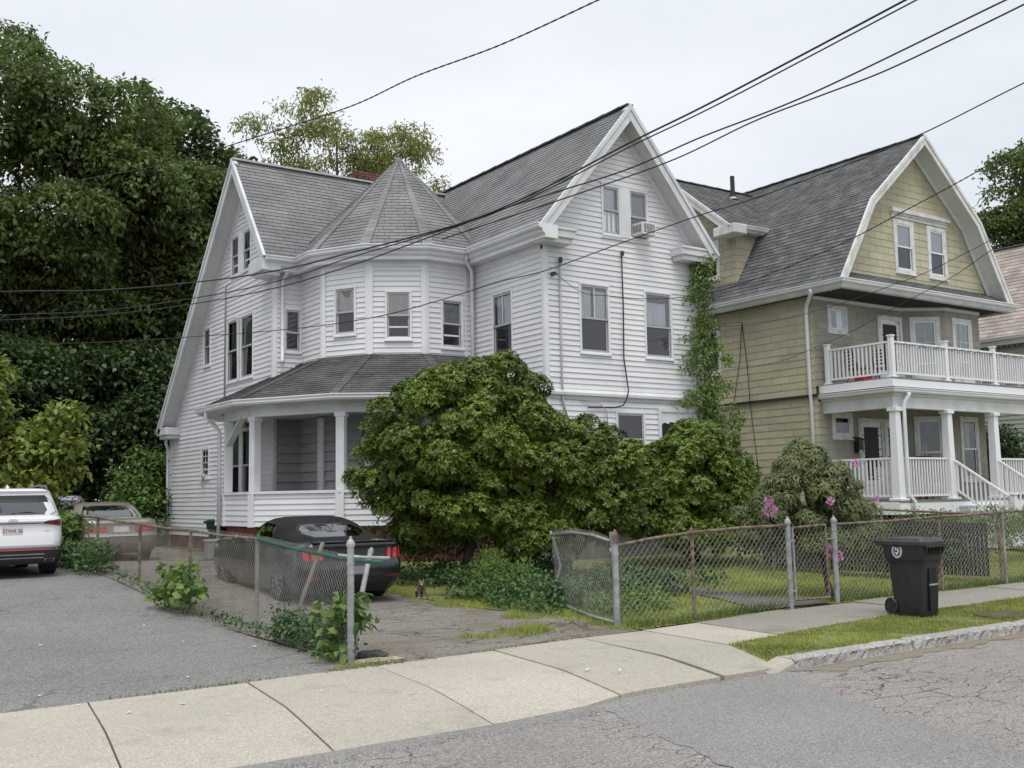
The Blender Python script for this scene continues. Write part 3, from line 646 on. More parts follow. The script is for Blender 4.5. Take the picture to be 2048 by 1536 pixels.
# windows
C_=CURT
window(H1,FA,*winA[0],curt=[(.0,.42,.5,.93,C_,3),(.5,.95,.5,.93,C_,3)],mid=.5,mun=(2,1))
window(H1,FA,*winA[1],curt=[(.0,.85,.5,.85,C_,1)],mid=.47)
window(H1,FA,*winAt[0],curt=[(.0,.8,.5,.95,C_,2),(.1,.9,.05,.5,C_,3)],screen=False,label='attic window with a thin white curtain, left of the air conditioner')
wac=window(H1,FA,*winAt[1],curt=[(.05,.95,.45,.9,M('grey_blind',(.30,.32,.32),rough=.8),1)],mid=.45,screen=False)
m=MB(); m.fbox(FA,16.60,16.86,7.98,9.25,-.02,.045); m.fbox(FA,15.98,17.52,9.25,9.30,-.02,.05); m.fbox(FA,15.98,17.52,7.90,7.955,-.02,.05); bevel(m.build('window_casing',TRIM,H1),.006,1)
window(H1,FA,*winA1,mid=.55,glass=GLASSD)
window(H1,FS,*winS,curt=[(.15,.95,.5,.95,C_,3)],mun=(2,1))
BL=CURTY
window(H1,FT(210),*winT[210],curt=[(.05,1,.5,.97,BL,2,1)],mid=.48,td=.05)
window(H1,FT(240),*winT[240],curt=[(.0,1,.5,1,BL,2)],mid=.5,third=True,td=.05)
window(H1,FT(270),*winT[270],curt=[(.05,1,.5,.92,M('grey_sheer',(.32,.33,.32),(.42,.43,.42),scale=6,rough=.9),2)],third=True,td=.05)
window(H1,FBf,*winBf,mid=.45)
for q in winBa: window(H1,FB,*q,curt=[(.2,1,.55,1,CURTG,3)],third=True,screen=True,glass=GLASSD)
m=MB(); m.fbox(FB,-27.87,-27.58,7.95,9.15,-.02,.045); m.fbox(FB,-28.52,-26.95,9.15,9.20,-.02,.05); m.build('window_casing',TRIM,H1)
window(H1,FB,*winB2[0],curt=[(.2,.9,.5,1,CURTG,3)],glass=GLASSD); window(H1,FB,*winB2[1],curt=[(.1,1,.5,1,CURTG,4)],glass=GLASSD)
window(H1,FB,*winBs,curt=[(.3,1,.5,1,CURTG,2)],glass=GLASSD); window(H1,FB,*winBs1,glass=GLASSD,mun=(2,2),third=True,trim=.09)
for q in winBp: window(H1,FB,*q,curt=[(.15,1,.5,1,CURTG,4)],glass=GLASSD,mid=.52)
m=MB(); m.add([fp(FB,-27.72,6.78,.03),fp(FB,-27.72,6.40,.03),fp(FB,-27.60,6.74,.26),fp(FB,-27.75,6.82,.03)],[(0,1,2),(3,0,2)]); m.bar(fp(FB,-27.74,5.05,.07),fp(FB,-27.68,6.75,.12),.03,.05,up=(-1,0,0)); m.build('open_storm_sash',TRIM,H1)
m=MB(); m.lathe(fp(FB,-30.5,2.48,.02),(-1,0,0),[(.06,0),(.075,.04),(.06,.1)],10); m.tube([fp(FB,-30.5,2.48,.1),fp(FB,-30.52,2.30,.13),fp(FB,-30.5,2.12,.06)],.02,6); m.build('dryer_vent',M('aged_vent',(.38,.42,.40),rough=.6),H1)
# roofs
zEA,zEB=7.78,7.85
RA=rframe((13.8,0,zEA),(0,-1,0),(2.8,0,3.39)); lA=math.hypot(2.8,3.39)
RB=rframe((0,24.85,zEB),(1,0,0),(0,2.4,3.15)); lB=math.hypot(2.4,3.15)
roof_surface(H1,SHN,RA,[(-24.85,0),(-18.72,0),(-18.72,lA),(-27.28,lA)],.142,.36,ROOFB,.55)
roof_surface(H1,SHN,RB,[(9.72,0),(13.88,0),(16.48,lB),(9.72,lB)],.142,.36,ROOFB,1.0)
m=MB(); m.add([(16.6,18.72,11.17),(19.42,18.72,7.78),(19.42,30,7.78),(16.6,30,11.17)],[(0,1,2,3)]).add([(9.72,27.25,11.0),(9.72,33.75,4.02),(19.2,33.75,4.02),(19.2,27.25,11.0)],[(3,2,1,0)])
m.add([(16.6,18.72,11.05),(19.42,18.72,7.66),(19.42,30,7.66),(16.6,30,11.05)],[(3,2,1,0)]); m.build('roof',SHING,H1)
ae=3.0*math.cos(R_(15)); zt=10.97; ht=zt-7.86; lt=math.hypot(ae,ht)
for phi in (120,150,180,210,240,270,300,330):
    c,s=math.cos(R_(phi)),math.sin(R_(phi)); F=rframe((TC[0]+ae*c,TC[1]+ae*s,7.86),(-s,c,0),(-ae*c,-ae*s,ht)); hw=3.0*math.sin(R_(15))
    roof_surface(H1,SHN,F,[(-hw,0),(hw,0),(0,lt)],.142,.33,ROOFB,1.0 if 180<=phi<=270 else .05)
for a in (165,195,225,255,285):
    x,y=tv(a,3.0); m=MB(); p=Vector((x,y,7.87)); q=Vector((TC[0],TC[1],zt+.01)); n=22
    for i in range(n):
        u=p+(q-p)*(i/n); v=p+(q-p)*((i+1.03)/n); m.bar(u+Vector((0,0,.008)),v,.22*(1-i/n)+.05,.02)
    m.build('hip_cap',SHING,H1)
m=MB(); m.lathe((TC[0],TC[1],zt-.12),(0,0,1),[(.16,0),(.05,.14),(.02,.17)],12); m.build('turret_cap',SHING,H1)
cap_strip(H1,[(16.6,18.7,11.185),(16.6,27.5,11.185)],.2,SHINGD,h=.035)
FLASH=M('grey_flashing',(.42,.43,.44),(.52,.53,.54),scale=4,rough=.5)
m=MB(); m.bar((9.7,27.25,11.02),(16.6,27.25,11.02),.22,.05); m.build('ridge_flashing',FLASH,H1)
aPe=5.2*math.cos(R_(15)); zPe,zPt=4.02,5.26; aPt=2.5
for phi in (150,180,210,240,270,300):
    c,s=math.cos(R_(phi)),math.sin(R_(phi)); F=rframe((TC[0]+aPe*c,TC[1]+aPe*s,zPe),(-s,c,0),(-(aPe-aPt)*c,-(aPe-aPt)*s,zPt-zPe)); L_p=math.hypot(aPe-aPt,zPt-zPe); h0=aPe*math.tan(R_(15)); h1=aPt*math.tan(R_(15))
    roof_surface(H1,PSH,F,[(-h0,0),(h0,0),(h1,L_p),(-h1,L_p)],.142,.33,ROOFB,1.0 if phi in (180,210,240) else .03,name='porch_roof')
for a in (165,195,225,255):
    p=Vector((*tv(a,5.2),zPe+.01)); q=Vector((*tv(a,aPt/math.cos(R_(15))),zPt+.01)); m=MB(); n=14
    for i in range(n): m.bar(p+(q-p)*(i/n)+Vector((0,0,.01)),p+(q-p)*((i+1.04)/n),.2,.02)
    m.build('hip_cap',SHINGD,H1)
SHN.flush('shingle','shingles',SHING,H1,235); PSH.flush('porch_shingle','porch_shingles',SHINGD,H1,120)
# gutters, soffits, rakes
ev=[(9.76,24.88),(10.60,24.88),(10.60,23.96)]+[tv(a,3.0) for a in (225,255)]+[(13.82,21.84),(13.82,18.66)]
m=MB(); m.sweep(ev,GUT,z=7.88); m.build('gutter',TRIM,H1)
m=MB(); m.sweep(ev,[(.0,-.02),(0,-.13),(-.03,-.21),(-.10,-.25),(-.10,-.33),(-.45,-.33),(-.45,-.02)],z=7.88); m.build('eave_cornice',TRIM,H1)
m=MB(); m.sweep([tv(a,TR_+.0) for a in (165,195,225,255)]+[(14.25,22.2),(14.25,19.2)],[(.0,0),(.03,0),(.03,.16),(0,.16)],z=7.42); m.build('frieze_board',TRIM,H1)
def rake(name,p,q,nrm,inn,mat=TRIMG,w=.26,off=0.0,cut=True):
    "barge board running p->q; nrm = outward, inn = distance back to the wall"
    p=Vector(p);q=Vector(q);n=Vector(nrm); p=p+n*off; q=q+n*off; d=(q-p).normalized(); up=n.cross(d).normalized()
    if up.z<0: up=-up
    m=MB(); a=p-up*.0; b=q-up*.0
    m.prism([p,q,q-up*w,p-up*w],n*-.045); m.prism([p+n*.03,q+n*.03,q+n*.03-up*.09,p+n*.03-up*.09],n*-.03); m.build(name,mat,H1); q=q-d*(w*1.0 if cut else 0)
    m=MB(); m.prism([p-up*(w*.62)-n*.05,q-up*(w*.62)-n*.05,q-up*(w*.62)-n*inn,p-up*(w*.62)-n*inn],up*-.02); m.build('rake_soffit',M('soffit_vinyl',(.62,.63,.615),(.70,.71,.695),scale=14,rough=.6),H1)
    m=MB(); m.prism([p-up*(w*.6)-n*(inn-.05),q-up*(w*.6)-n*(inn-.05),q-up*(w*.6+.16)-n*(inn-.05),p-up*(w*.6+.16)-n*(inn-.05)],n*-.04); m.build('rake_frieze',TRIM,H1)
rake('rake_board',(13.74,18.70,7.78),(16.6,18.70,11.19),(0,-1,0),.5); rake('rake_board',(19.46,18.70,7.78),(16.6,18.70,11.19),(0,-1,0),.5,off=.004)
rake('rake_board',(9.72,33.80,4.0),(9.72,27.25,11.03),(-1,0,0),.5); rake('rake_board',(9.72,24.84,7.88),(9.72,27.25,11.03),(-1,0,0),.5,off=.004)
def peak(apex,w,th,nrm,mat,house):
    "filler where two barge boards meet at the peak"
    a=Vector(apex);n=Vector(nrm);h=Vector((0,0,1)).cross(n); c,s=math.cos(R_(th)),math.sin(R_(th)); Z=Vector((0,0,1))
    q=[a,a-h*(w*s)-Z*(w*c),a-Z*(w/c),a+h*(w*s)-Z*(w*c)]
    m=MB(); m.prism([p-n*.003 for p in q],n*-.10); m.prism([a+n*.031+Z*.012-h*.02,a+n*.031-h*(.09*s)-Z*(.09*c),a+n*.031-Z*(.09/c),a+n*.031+h*(.09*s)-Z*(.09*c)],n*-.04); return m.build('gable_peak',mat,house)
peak((16.6,18.70,11.19),.27,50,(0,-1,0),TRIMG,H1); peak((9.72,27.25,11.03),.27,49,(-1,0,0),TRIMG,H1)
def eret(x0,x1,y0,y1,z0,z1,dirs):
    m=MB(); m.box((x0,y0,z0+.12),(x1,y1,z1-.06)); m.box((x0+dirs[0]*.06,y0+dirs[2]*.06,z0),(x1-dirs[1]*.06,y1-dirs[3]*.06,z0+.13)); m.box((x0-.0,y0-.03,z1-.07),(x1+.03*dirs[1],y1,z1)); return bevel(m.build('eave_return',TRIMG,H1),.02,2)
eret(13.90,14.85,18.74,yA,7.50,7.86,(1,1,1,0)); eret(18.22,19.40,18.74,yA,7.56,7.90,(1,1,1,0))
m=MB(); m.box((9.70,24.90,7.52),(xB,25.9,7.84)); m.box((9.78,24.98,7.42),(xB,25.7,7.53)); bevel(m.build('eave_return',TRIMG,H1),.02,2)
m=MB(); m.box((9.72,32.9,3.83),(xB,33.85,4.06)); m.box((9.8,32.98,3.72),(xB,33.8,3.84)); bevel(m.build('eave_return',TRIMG,H1),.02,2)
# skirt, foundation
m=MB(); m.sweep([(xA,21.0),(xA,yA),(xA1+.02,yA)],[(.0,-.10),(.03,-.10),(.05,-.02),(.11,.0),(.115,.06),(.0,.16)],z=4.05); m.build('skirt_board',TRIMG,H1)
m=MB(); m.sweep([(xA,22.2),(xA,yA),(xA1,yA),(xA1,23)],[(-.03,0),(-.03,.78),(-.2,.78),(-.2,0)],z=.25); m.build('foundation',FOUND,H1)
m=MB(); m.sweep([(xA,22.2),(xA,yA),(xA1+.02,yA)],[(0,0),(.045,0),(.05,.09),(0,.11)],z=.95); m.build('water_table',TRIM,H1)
m=MB(); m.sweep([(xB,yB1),(xB,26)],[(-.03,0),(-.03,.6),(-.2,.6),(-.2,0)],z=.2); m.build('foundation',REDF,H1)
# door on the front
m=MB(); ring(m,FA,17.61,18.90,1.1,3.84,.09,-.03,.06); m.fbox(FA,17.70,18.81,3.40,3.75,-.01,.03); d_=m.build('door',TRIM,H1)
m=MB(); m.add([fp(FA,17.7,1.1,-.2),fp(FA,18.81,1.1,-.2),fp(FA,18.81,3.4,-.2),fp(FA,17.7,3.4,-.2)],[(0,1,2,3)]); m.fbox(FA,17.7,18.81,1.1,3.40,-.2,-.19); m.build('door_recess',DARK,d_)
sc=[]; n=24
for i in range(n+1):
    t=i/n; sc.append((17.70+1.11*t, 3.40+.02-.20*(1-t)*.0 + .05*abs(math.sin(t*math.pi*5)) + .12*t))
m=MB(); m.add([fp(FA,u,v,.045) for u,v in sc]+[fp(FA,18.81,3.2,.045),fp(FA,17.70,3.2,.045)],[tuple(range(n,-1,-1))+(n+2,n+1)]); m.build('scalloped_valance',M('black_valance',(.012,.011,.012),rough=.8),d_)
# porch round the turret
PC=4.72; pv={a:tv(a,PC) for a in (135,165,195,225,255,285)}; pv[165]=(8.95,25.35); pv[135]=(10.2,27.5)
PSID=Pieces(); aPb=PC*math.cos(R_(15))
for phi in (150,180,210,240,270):
    F=FT(phi,aPb); hw=PC*math.sin(R_(15)); pl=[(-hw,1.16),(hw,1.16),(hw,1.90),(-hw,1.90)]
    bw=back_wall(H1,F,pl,VINYL,'porch_wall',-.10); siding(PSID,F,pl,EX,[],bw)
PSID.flush('porch_siding_board','porch_siding',VINYL,H1,60)
path=[pv[a] for a in (135,165,195,225,255)]+[(14.25,20.18)]
m=MB(); m.sweep(path,[(-.14,0),(.06,0),(.06,.06),(-.14,.06)],z=1.90); m.build('porch_rail',TRIM,H1)
m=MB(); m.sweep(path,[(-.16,0),(.02,0),(.02,.18),(.05,.19),(.05,.30),(-.16,.30)],z=3.68); m.build('porch_beam',TRIMG,H1)
m=MB(); m.sweep([tv(a,5.16) for a in (135,165,195,225,255)]+[(14.25,19.76)],GUT,z=4.05); m.build('porch_gutter',TRIM,H1)
m=MB(); m.sweep([tv(a,5.16) for a in (135,165,195,225,255)]+[(14.25,19.76)],[(0,-.04),(0,-.13),(-.5,-.13),(-.5,-.04)],z=4.05); m.build('porch_soffit',TRIMG,H1)
m=MB(); m.sweep(path,[(-.05,0),(-.05,1.0),(-.3,1.0),(-.3,0)],z=.17); m.build('porch_foundation',REDF,H1)
for z,nm,mt in ((1.22,'porch_floor',M('grey_porch_paint',(.20,.20,.20),rough=.7)),(3.80,'porch_ceiling',TRIMG)):
    m=MB(); q=[(x,y,z) for x,y in path]+[(14.25,25,z),(10.2,28.0,z)]; m.add(q,[tuple(range(len(q)))]); m.build(nm,mt,H1)
for a in (165,195,225,255):
    x,y=tv(a,PC-.04) if a!=165 else (8.99,25.34); an=R_(a); m=MB(); U=(-math.sin(an),math.cos(an)); F=frame((x,y,0),(math.cos(an),math.sin(an),0))
    m.fbox(F,-.10,.10,1.96,3.70,-.14,.06); m.fbox(F,-.13,.13,3.58,3.69,-.16,.08); bevel(m.build('porch_column',TRIM,H1),.01,1)
    m=MB(); m.fbox(F,-.10,.10,1.14,1.91,-.02,.085); bevel(m.build('pilaster',TRIM,H1),.008,1)
m=MB(); m.bar((8.96,24.18,3.72),(8.90,24.95,3.08),.035,.16,up=(-1,0,.0)); m.build('loose_board',TRIMG,H1)
# downspouts, conduits, meter cables
def pipe(name,path,r,mat,par,n=8): return MB().tube(path,r,n).build(name,mat,par,smooth=True)
pipe('downspout',[(13.80,21.80,7.75),(13.82,21.88,7.62),(14.06,22.02,7.42),(14.10,22.06,7.30),(14.10,22.06,1.2)],.048,TRIM,H1)
pipe('downspout',[(10.42,24.95,7.72),(10.42,25.0,7.6),(10.40,25.30,7.35),(10.40,25.30,5.35),(10.36,25.2,5.25)],.05,TRIM,H1)
pipe('downspout',[(10.0,33.75,3.80),(10.0,33.78,3.62),(10.12,33.98,3.45),(10.14,34.0,3.3),(10.14,34.0,.9),(9.95,33.9,.7)],.05,TRIM,H1)
pipe('downspout',[(8.50,25.45,3.95),(8.50,25.48,3.80),(8.72,25.5,3.62),(8.86,25.5,3.45),(8.86,25.5,.75)],.05,TRIM,H1)
pipe('conduit',[(10.14,28.83,4.6),(10.14,28.83,7.6),(10.10,28.70,7.75),(10.05,28.3,7.80)],.022,GREYC,H1)
pipe('conduit',[(14.66,19.14,7.18),(14.66,19.14,3.9),(14.9,19.14,3.2)],.024,GREYC,H1)
pipe('wall_cable',[(16.55,19.13,7.55),(16.56,19.13,6.2),(16.53,19.13,5.0),(16.58,19.05,4.2),(16.50,19.03,4.02),(16.46,19.12,3.86),(16.2,19.13,3.80),(15.4,19.13,3.78)],.016,BLACKC,H1)
pipe('wall_cable',[(15.2,19.13,3.95),(15.7,19.12,3.92),(15.95,19.12,3.7),(16.0,19.12,2.6)],.012,GREYC,H1)
m=MB(); m.lathe((16.55,19.1,7.5),(0,0,1),[(.03,0),(.05,.04),(.05,.1),(.02,.13)],8); m.lathe((14.66,19.1,7.12),(0,0,1),[(.03,0),(.055,.05),(.04,.13)],8); m.box((14.42,19.05,6.80),(14.50,19.17,6.88)); m.build('service_head',M('dark_weatherhead',(.05,.05,.05),rough=.6),H1)
# chimney of single bricks
cx0,cx1,cy0,cy1=13.72,14.50,27.75,28.45
m=MB(); m.box((cx0+.012,cy0+.012,9.6),(cx1-.012,cy1-.012,11.42)); ch=m.build('chimney',MORT,H1)
bm=MB().box((0,0,0),(.2,.1,.062)).mesh('brick'); bm.materials.append(BRICK)
def put(me,name,loc,rz,par,sc=(1,1,1)):
    o=bpy.data.objects.new(name,me); o.location=loc; o.rotation_euler=(0,0,rz); o.scale=sc; COL.objects.link(o); o.parent=par; return o
zc=10.75; k=0
while zc<11.44:
    ex=.0 if zc<11.2 else .05; k+=1
    W_=cx1-cx0+2*ex; n=4; s=W_/n; off=(k%2)*s*.5
    for i in range(-1,n+1):
        a=max(0,i*s+off); b=min(W_,i*s+off+s-.012)
        if b-a>.03: put(bm,'brick',(cx0-ex+a,cy0-ex,zc),0,ch,((b-a)/.2,1,1))
    D_=cy1-cy0+2*ex; n=3; s=D_/n; off=((k+1)%2)*s*.5
    for i in range(-1,n+1):
        a=max(0,i*s+off); b=min(D_,i*s+off+s-.012)
        if b-a>.03: put(bm,'brick',(cx0-ex+.1,cy0-ex+a,zc),R_(90),ch,((b-a)/.2,1,1))
    zc+=.074
# window air conditioner (sits in the window)
AC=thing('air_conditioner','small white window air conditioner sticking out of the front attic window','air conditioner',(17.2,19.1,8.03))
ACM=M('ac_cabinet',(.60,.60,.58),(.70,.70,.68),scale=5,rough=.5)
m=MB(); m.box((16.98,18.83,8.05),(17.42,19.25,8.36)); bevel(m.build('cabinet',ACM,AC),.012)
m=MB(); ring(m,frame((0,18.83,0),(0,-1,0)),16.99,17.41,8.06,8.35,.03,0,.012); m.build('front_frame',TRIM,AC)
m=MB(); m.box((17.02,18.822,8.09),(17.38,18.828,8.32)); m.build('coil',M('ac_coil',(.22,.22,.23),(.55,.55,.54),scale=22,rough=.7,lo=.5,hi=.62),AC)
for i in range(6): MB().box((16.972,18.88+i*.05,8.12),(16.979,18.90+i*.05,8.30)).build('louvre',M('ac_dark',(.08,.08,.08),rough=.6),AC)
# ------------------------------------------------------------------ beige gambrel house
H2=thing('beige_house','beige shingled house with dark gambrel roof, front porch and white railed balcony','house',(24.0,19.5,.3))
TAN=M('tan_wood_shingle',(.42,.392,.285),(.52,.482,.338),scale=1.1,rough=.8,rand=.08,detail=8,lo=.3,hi=.68)
TAND=M('shaded_tan_shingle',(.29,.275,.235),(.38,.36,.305),scale=1.2,rough=.8,rand=.05,detail=8)  # tan wall shingle, darkened in colour for soffit and porch shade
SH2=M('slate_grey_shingle',(.115,.118,.12),(.17,.172,.173),scale=2.5,rough=.9,bump=.35,bscale=120,spec=.2,rand=.22,detail=8)
OLDW=M('peeling_white',(.60,.595,.57),(.75,.75,.73),scale=3,rough=.7,detail=7,lo=.38,hi=.55)
WPVC=M('white_pvc',(.80,.81,.82),rough=.35,spec=.5)
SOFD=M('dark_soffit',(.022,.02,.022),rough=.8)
DECKM=M('grey_deck',(.20,.19,.185),(.27,.26,.25),scale=6,rough=.8,stretch=(8,1,1))
S2=Pieces(); S2s=Pieces(); R2=Pieces()
x2,y2=24.0,19.5
F2s=frame((x2,0,0),(-1,0,0)); F2u=frame((x2-.05,0,0),(-1,0,0)); F2f=frame((0,y2,0),(0,-1,0)); F2g=frame((0,18.72,0),(0,-1,0)); F2b=frame((0,18.75,0),(0,-1,0))
da=Vector((28.05,19.5,0)); db=Vector((29.2,18.75,0)); dn=Vector((db-da)).normalized(); F2d=frame(((da.x+db.x)/2,(da.y+db.y)/2,0),(dn.y,-dn.x,0)); dh=(db-da).length/2
gw=[(26.80,27.78,8.12,9.76),(28.46,29.42,8.12,9.76)]
wl=[(F2s,[(-30,.4),(-y2,.4),(-y2,4.40),(-30,4.40)],[],TAN,.9),
 (F2u,[(-30,4.46),(-y2-.0,4.46),(-y2,7.36),(-30,7.36)],[(-23.9,-23.15,5.45,6.85)],TAN,1.0),
 (F2f,[(x2,1.45),(28.05,1.45),(28.05,4.25),(x2,4.25)],[(24.62,25.42,3.26,3.95)],TAND,.3),
 (F2f,[(x2-.05,4.7),(28.05,4.7),(28.05,7.34),(x2-.05,7.34)],[(24.62,25.42,6.3,7.05)],TAND,.6),
 (F2d,[(-dh,1.45),(dh,1.45),(dh,4.25),(-dh,4.25)],[(-.42,.40,1.81,3.89)],TAND,.3),(F2d,[(-dh,4.7),(dh,4.7),(dh,7.34),(-dh,7.34)],[(-.38,.44,5.06,6.94)],TAND,.4),
 (F2b,[(29.2,1.45),(31.0,1.45),(31.0,4.25),(29.2,4.25)],[(29.68,30.52,2.0,3.89)],TAND,.3),(F2b,[(29.2,4.7),(31.0,4.7),(31.0,7.34),(29.2,7.34)],[(29.58,30.49,5.06,6.94)],TAND,.5),
 (F2g,[(24.12,7.8),(31.48,7.8),(30.38,9.92),(27.8,12.12),(25.22,9.92)],[ins(g,.06) for g in gw],TAN,1.2),
 (F2s,[(-27.2,7.4),(-22.35,7.4),(-22.35,9.85),(-24.75,11.75),(-27.2,9.85)],[(-23.85,-23.1,8.45,9.6)],TAN,1.0),
 (frame((0,22.35,0),(0,-1,0)),[(x2,7.6),(26.0,7.6),(26.0,9.85),(x2,9.85)],[],TAN,1.0)]
for F,poly,ops,mt,wt in wl:
    bw=back_wall(H2,F,poly,mt,d=-.2); siding(S2 if mt is TAN else S2s,F,poly,.209,ops,bw,wt,proud=.013,tile=.61 if mt is TAN else .61)
m=MB(); m.add([(31.0,18.75,.4),(31.6,19.4,.4),(31.6,30,.4),(31.6,30,7.4),(31.6,19.4,7.4),(31.0,18.75,7.4)],[(0,1,4,5),(1,2,3,4)]); m.build('wall',TAND,H2)
S2.flush('wall_shingle','wall_shingles',TAN,H2,210); S2s.flush('porch_wall_shingle','porch_wall_shingles',TAND,H2,85)
def gw2(F,q,**k): return window(H2,F,*q,mats=OLDW,sashm=WPVC,**k)
SKYB=M('pale_blind',(.55,.58,.62),rough=.8)
for q in gw: gw2(F2g,q,trim=.13,curt=[(0,1,.48,1,SKYB,1)],screen=True)
m=MB(); m.fbox(F2g,26.72,29.5,9.79,9.95,0,.05); m.fbox(F2g,26.66,29.56,9.95,10.03,0,.14); m.fbox(F2g,26.70,29.52,10.03,10.08,0,.10)
for i in range(28): m.fbox(F2g,26.76+i*.098,26.81+i*.098,9.88,9.95,.05,.10)
m.build('window_hood',OLDW,H2)
gw2(F2f,(24.58,25.46,6.27,7.09),trim=.12,single=True,curt=[(.5,1,0,1,CURT,2)],label='small square window upstairs'); gw2(F2f,(24.56,25.46,3.22,3.98),trim=.12,single=True,glass=GLASSD)
gw2(F2u,(-23.95,-23.10,5.40,6.90),trim=.10,glass=GLASSD); gw2(F2s,(-23.9,-23.05,8.40,9.68),trim=.12,glass=GLASSD)
GRN=M('green_blind',(.16,.21,.19),(.22,.27,.25),scale=5,rough=.8)
gw2(F2d,(-.44,.50,5.0,7.0),trim=.13,mun=(2,2),curt=[(0,1,0,1,GRN,2)],screen=False,mid=.25); gw2(F2b,(29.52,30.55,5.0,7.0),trim=.13,mun=(3,2),curt=[(0,1,0,1,GRN,2)],screen=False,mid=.3)
gw2(F2d,(-.48,.46,1.75,3.95),trim=.13,curt=[(.05,.95,.02,.98,CURTG,5)],glass=GLASSD,screen=False); gw2(F2b,(29.62,30.58,1.95,3.95),trim=.12,curt=[(.3,.6,.5,.95,CURT,1)],glass=GLASSD)
# doors with scalloped storm glass
def scallop_door(u0,u1,v0,v1,name='door'):
    m=MB(); ring(m,F2f,u0-.12,u1+.12,v0,v1+.12,.12,0,.05); d=m.build(name,OLDW,H2)
    m=MB(); m.fbox(F2f,u0,u1,v0,v1,-.03,.012); m.build('door_leaf',WPVC,d)
    a,b,c,e=u0+.12,u1-.12,v0+.55,v1-.12; P=[]; n=6
    def seg(p,q,k,nx,ny):
        for i in range(k*4):
            t=i/(k*4); s=.028*abs(math.sin(t*k*math.pi)); P.append((p[0]+(q[0]-p[0])*t+nx*s,p[1]+(q[1]-p[1])*t+ny*s))
    seg((a,c),(b,c),n,0,1); seg((b,c),(b,e),12,-1,0); seg((b,e),(a,e),n,0,-1); seg((a,e),(a,c),12,1,0)
    m=MB(); m.add([fp(F2f,u,v,.02) for u,v in P],[tuple(range(len(P)))]); m.build('door_glass',M('dark_door_glass',(.008,.009,.009),rough=.35,spec=.2),d)
    m=MB(); m.fbox(F2f,u1-.09,u1-.05,v0+.95,v0+1.1,.012,.06); m.build('door_handle',M('brass',(.3,.2,.08),rough=.35,metal=1),d)
scallop_door(25.82,26.76,1.47,3.72); scallop_door(26.98,27.86,1.47,3.72); scallop_door(26.98,27.92,4.74,6.86)
# gambrel roof
RL=rframe((23.55,0,7.45),(0,-1,0),(1.57,0,2.52)); lL=math.hypot(1.57,2.52); RU=rframe((25.12,0,9.97),(0,-1,0),(2.68,0,2.33)); lU=math.hypot(2.68,2.33)
roof_surface(H2,R2,RL,[(-30,0),(-18.18,0),(-18.18,lL),(-30,lL)],.14,.32,ROOFB,1.0); roof_surface(H2,R2,RU,[(-30,0),(-18.18,0),(-18.18,lU),(-30,lU)],.14,.32,ROOFB,.8)
RW=rframe((0,22.0,9.85),(1,0,0),(0,2.75,2.16)); lW=math.hypot(2.75,2.16)
roof_surface(H2,R2,RW,[(23.5,0),(25.2,0),(27.7,lW),(23.5,lW)],.14,.32,ROOFB,.7)
RP=rframe((0,18.12,7.5),(1,0,0),(0,.6,.40)); lP=math.hypot(.6,.4)
roof_surface(H2,R2,RP,[(23.55,0),(32.05,0),(31.5,lP),(24.1,lP)],.14,.32,ROOFB,1.0)
R2.flush('shingle','shingles',SH2,H2,290)
m=MB(); m.add([(27.8,18.18,12.3),(30.48,18.18,9.97),(30.48,30,9.97),(27.8,30,12.3)],[(0,1,2,3)]).add([(30.48,18.18,9.97),(32.05,18.18,7.45),(32.05,30,7.45),(30.48,30,9.97)],[(0,1,2,3)]).add([(23.5,24.75,12.0),(27.8,24.75,12.0),(27.8,27.5,9.85),(23.5,27.5,9.85)],[(0,1,2,3)])
m.add([(24,18.2,7.4),(24,30,7.4),(31.6,30,7.4),(31.6,18.2,7.4)],[(0,1,2,3)]); m.build('roof',SH2,H2)
cap_strip(H2,[(27.8,18.15,12.32),(27.8,30,12.32)],.2,SH2); cap_strip(H2,[(23.5,24.75,12.02),(27.8,24.75,12.02)],.2,SH2)
H1_=H1; H1=H2
for pts in ([(23.50,7.42),(25.08,9.99),(27.8,12.34)],[(32.1,7.42),(30.52,9.99),(27.8,12.34)]):
    for i,(a,b) in enumerate(zip(pts[:-1],pts[1:])): rake('rake_board',(a[0],18.16,a[1]),(b[0],18.16,b[1]),(0,-1,0),.55,mat=OLDW,w=.24,off=.004*i+(.008 if a[0]>28 else 0),cut=i==1)
rake('rake_board',(23.46,22.0,9.84),(23.46,24.75,12.02),(-1,0,0),.5,mat=OLDW); rake('rake_board',(23.46,27.5,9.84),(23.46,24.75,12.02),(-1,0,0),.5,mat=OLDW,off=.004)
H1=H1_
m=MB(); m.sweep([(23.55,30),(23.55,18.12),(32.05,18.12),(32.05,20)],GUT,z=7.52); m.build('gutter',TRIM,H2)
m=MB(); m.sweep([(23.55,30),(23.55,18.12),(32.05,18.12),(32.05,20)],[(.02,-.1),(.02,-.16),(-.03,-.24),(-.12,-.26),(-.12,-.1)],z=7.52); m.build('cornice',TRIMG,H2)
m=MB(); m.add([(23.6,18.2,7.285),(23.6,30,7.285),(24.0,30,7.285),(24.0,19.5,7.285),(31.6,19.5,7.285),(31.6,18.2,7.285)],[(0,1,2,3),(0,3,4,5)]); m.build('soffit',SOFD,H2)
m=MB(); m.sweep([(x2-.05,y2),(28.05,19.5),(29.2,18.75),(31.0,18.75)],[(0,0),(.045,0),(.06,.09),(0,.09)],z=7.19); m.build('wall_moulding',TRIM,H2)
m=MB(); m.sweep([(25.9,22.0),(23.5,22.0)][::-1],GUT,z=9.9); m.sweep([(23.5,22.0),(25.7,22.0)],[(.02,-.1),(-.02,-.2),(-.35,-.2),(-.35,-.05)],z=9.92); m.build('eave_cornice',OLDW,H2)
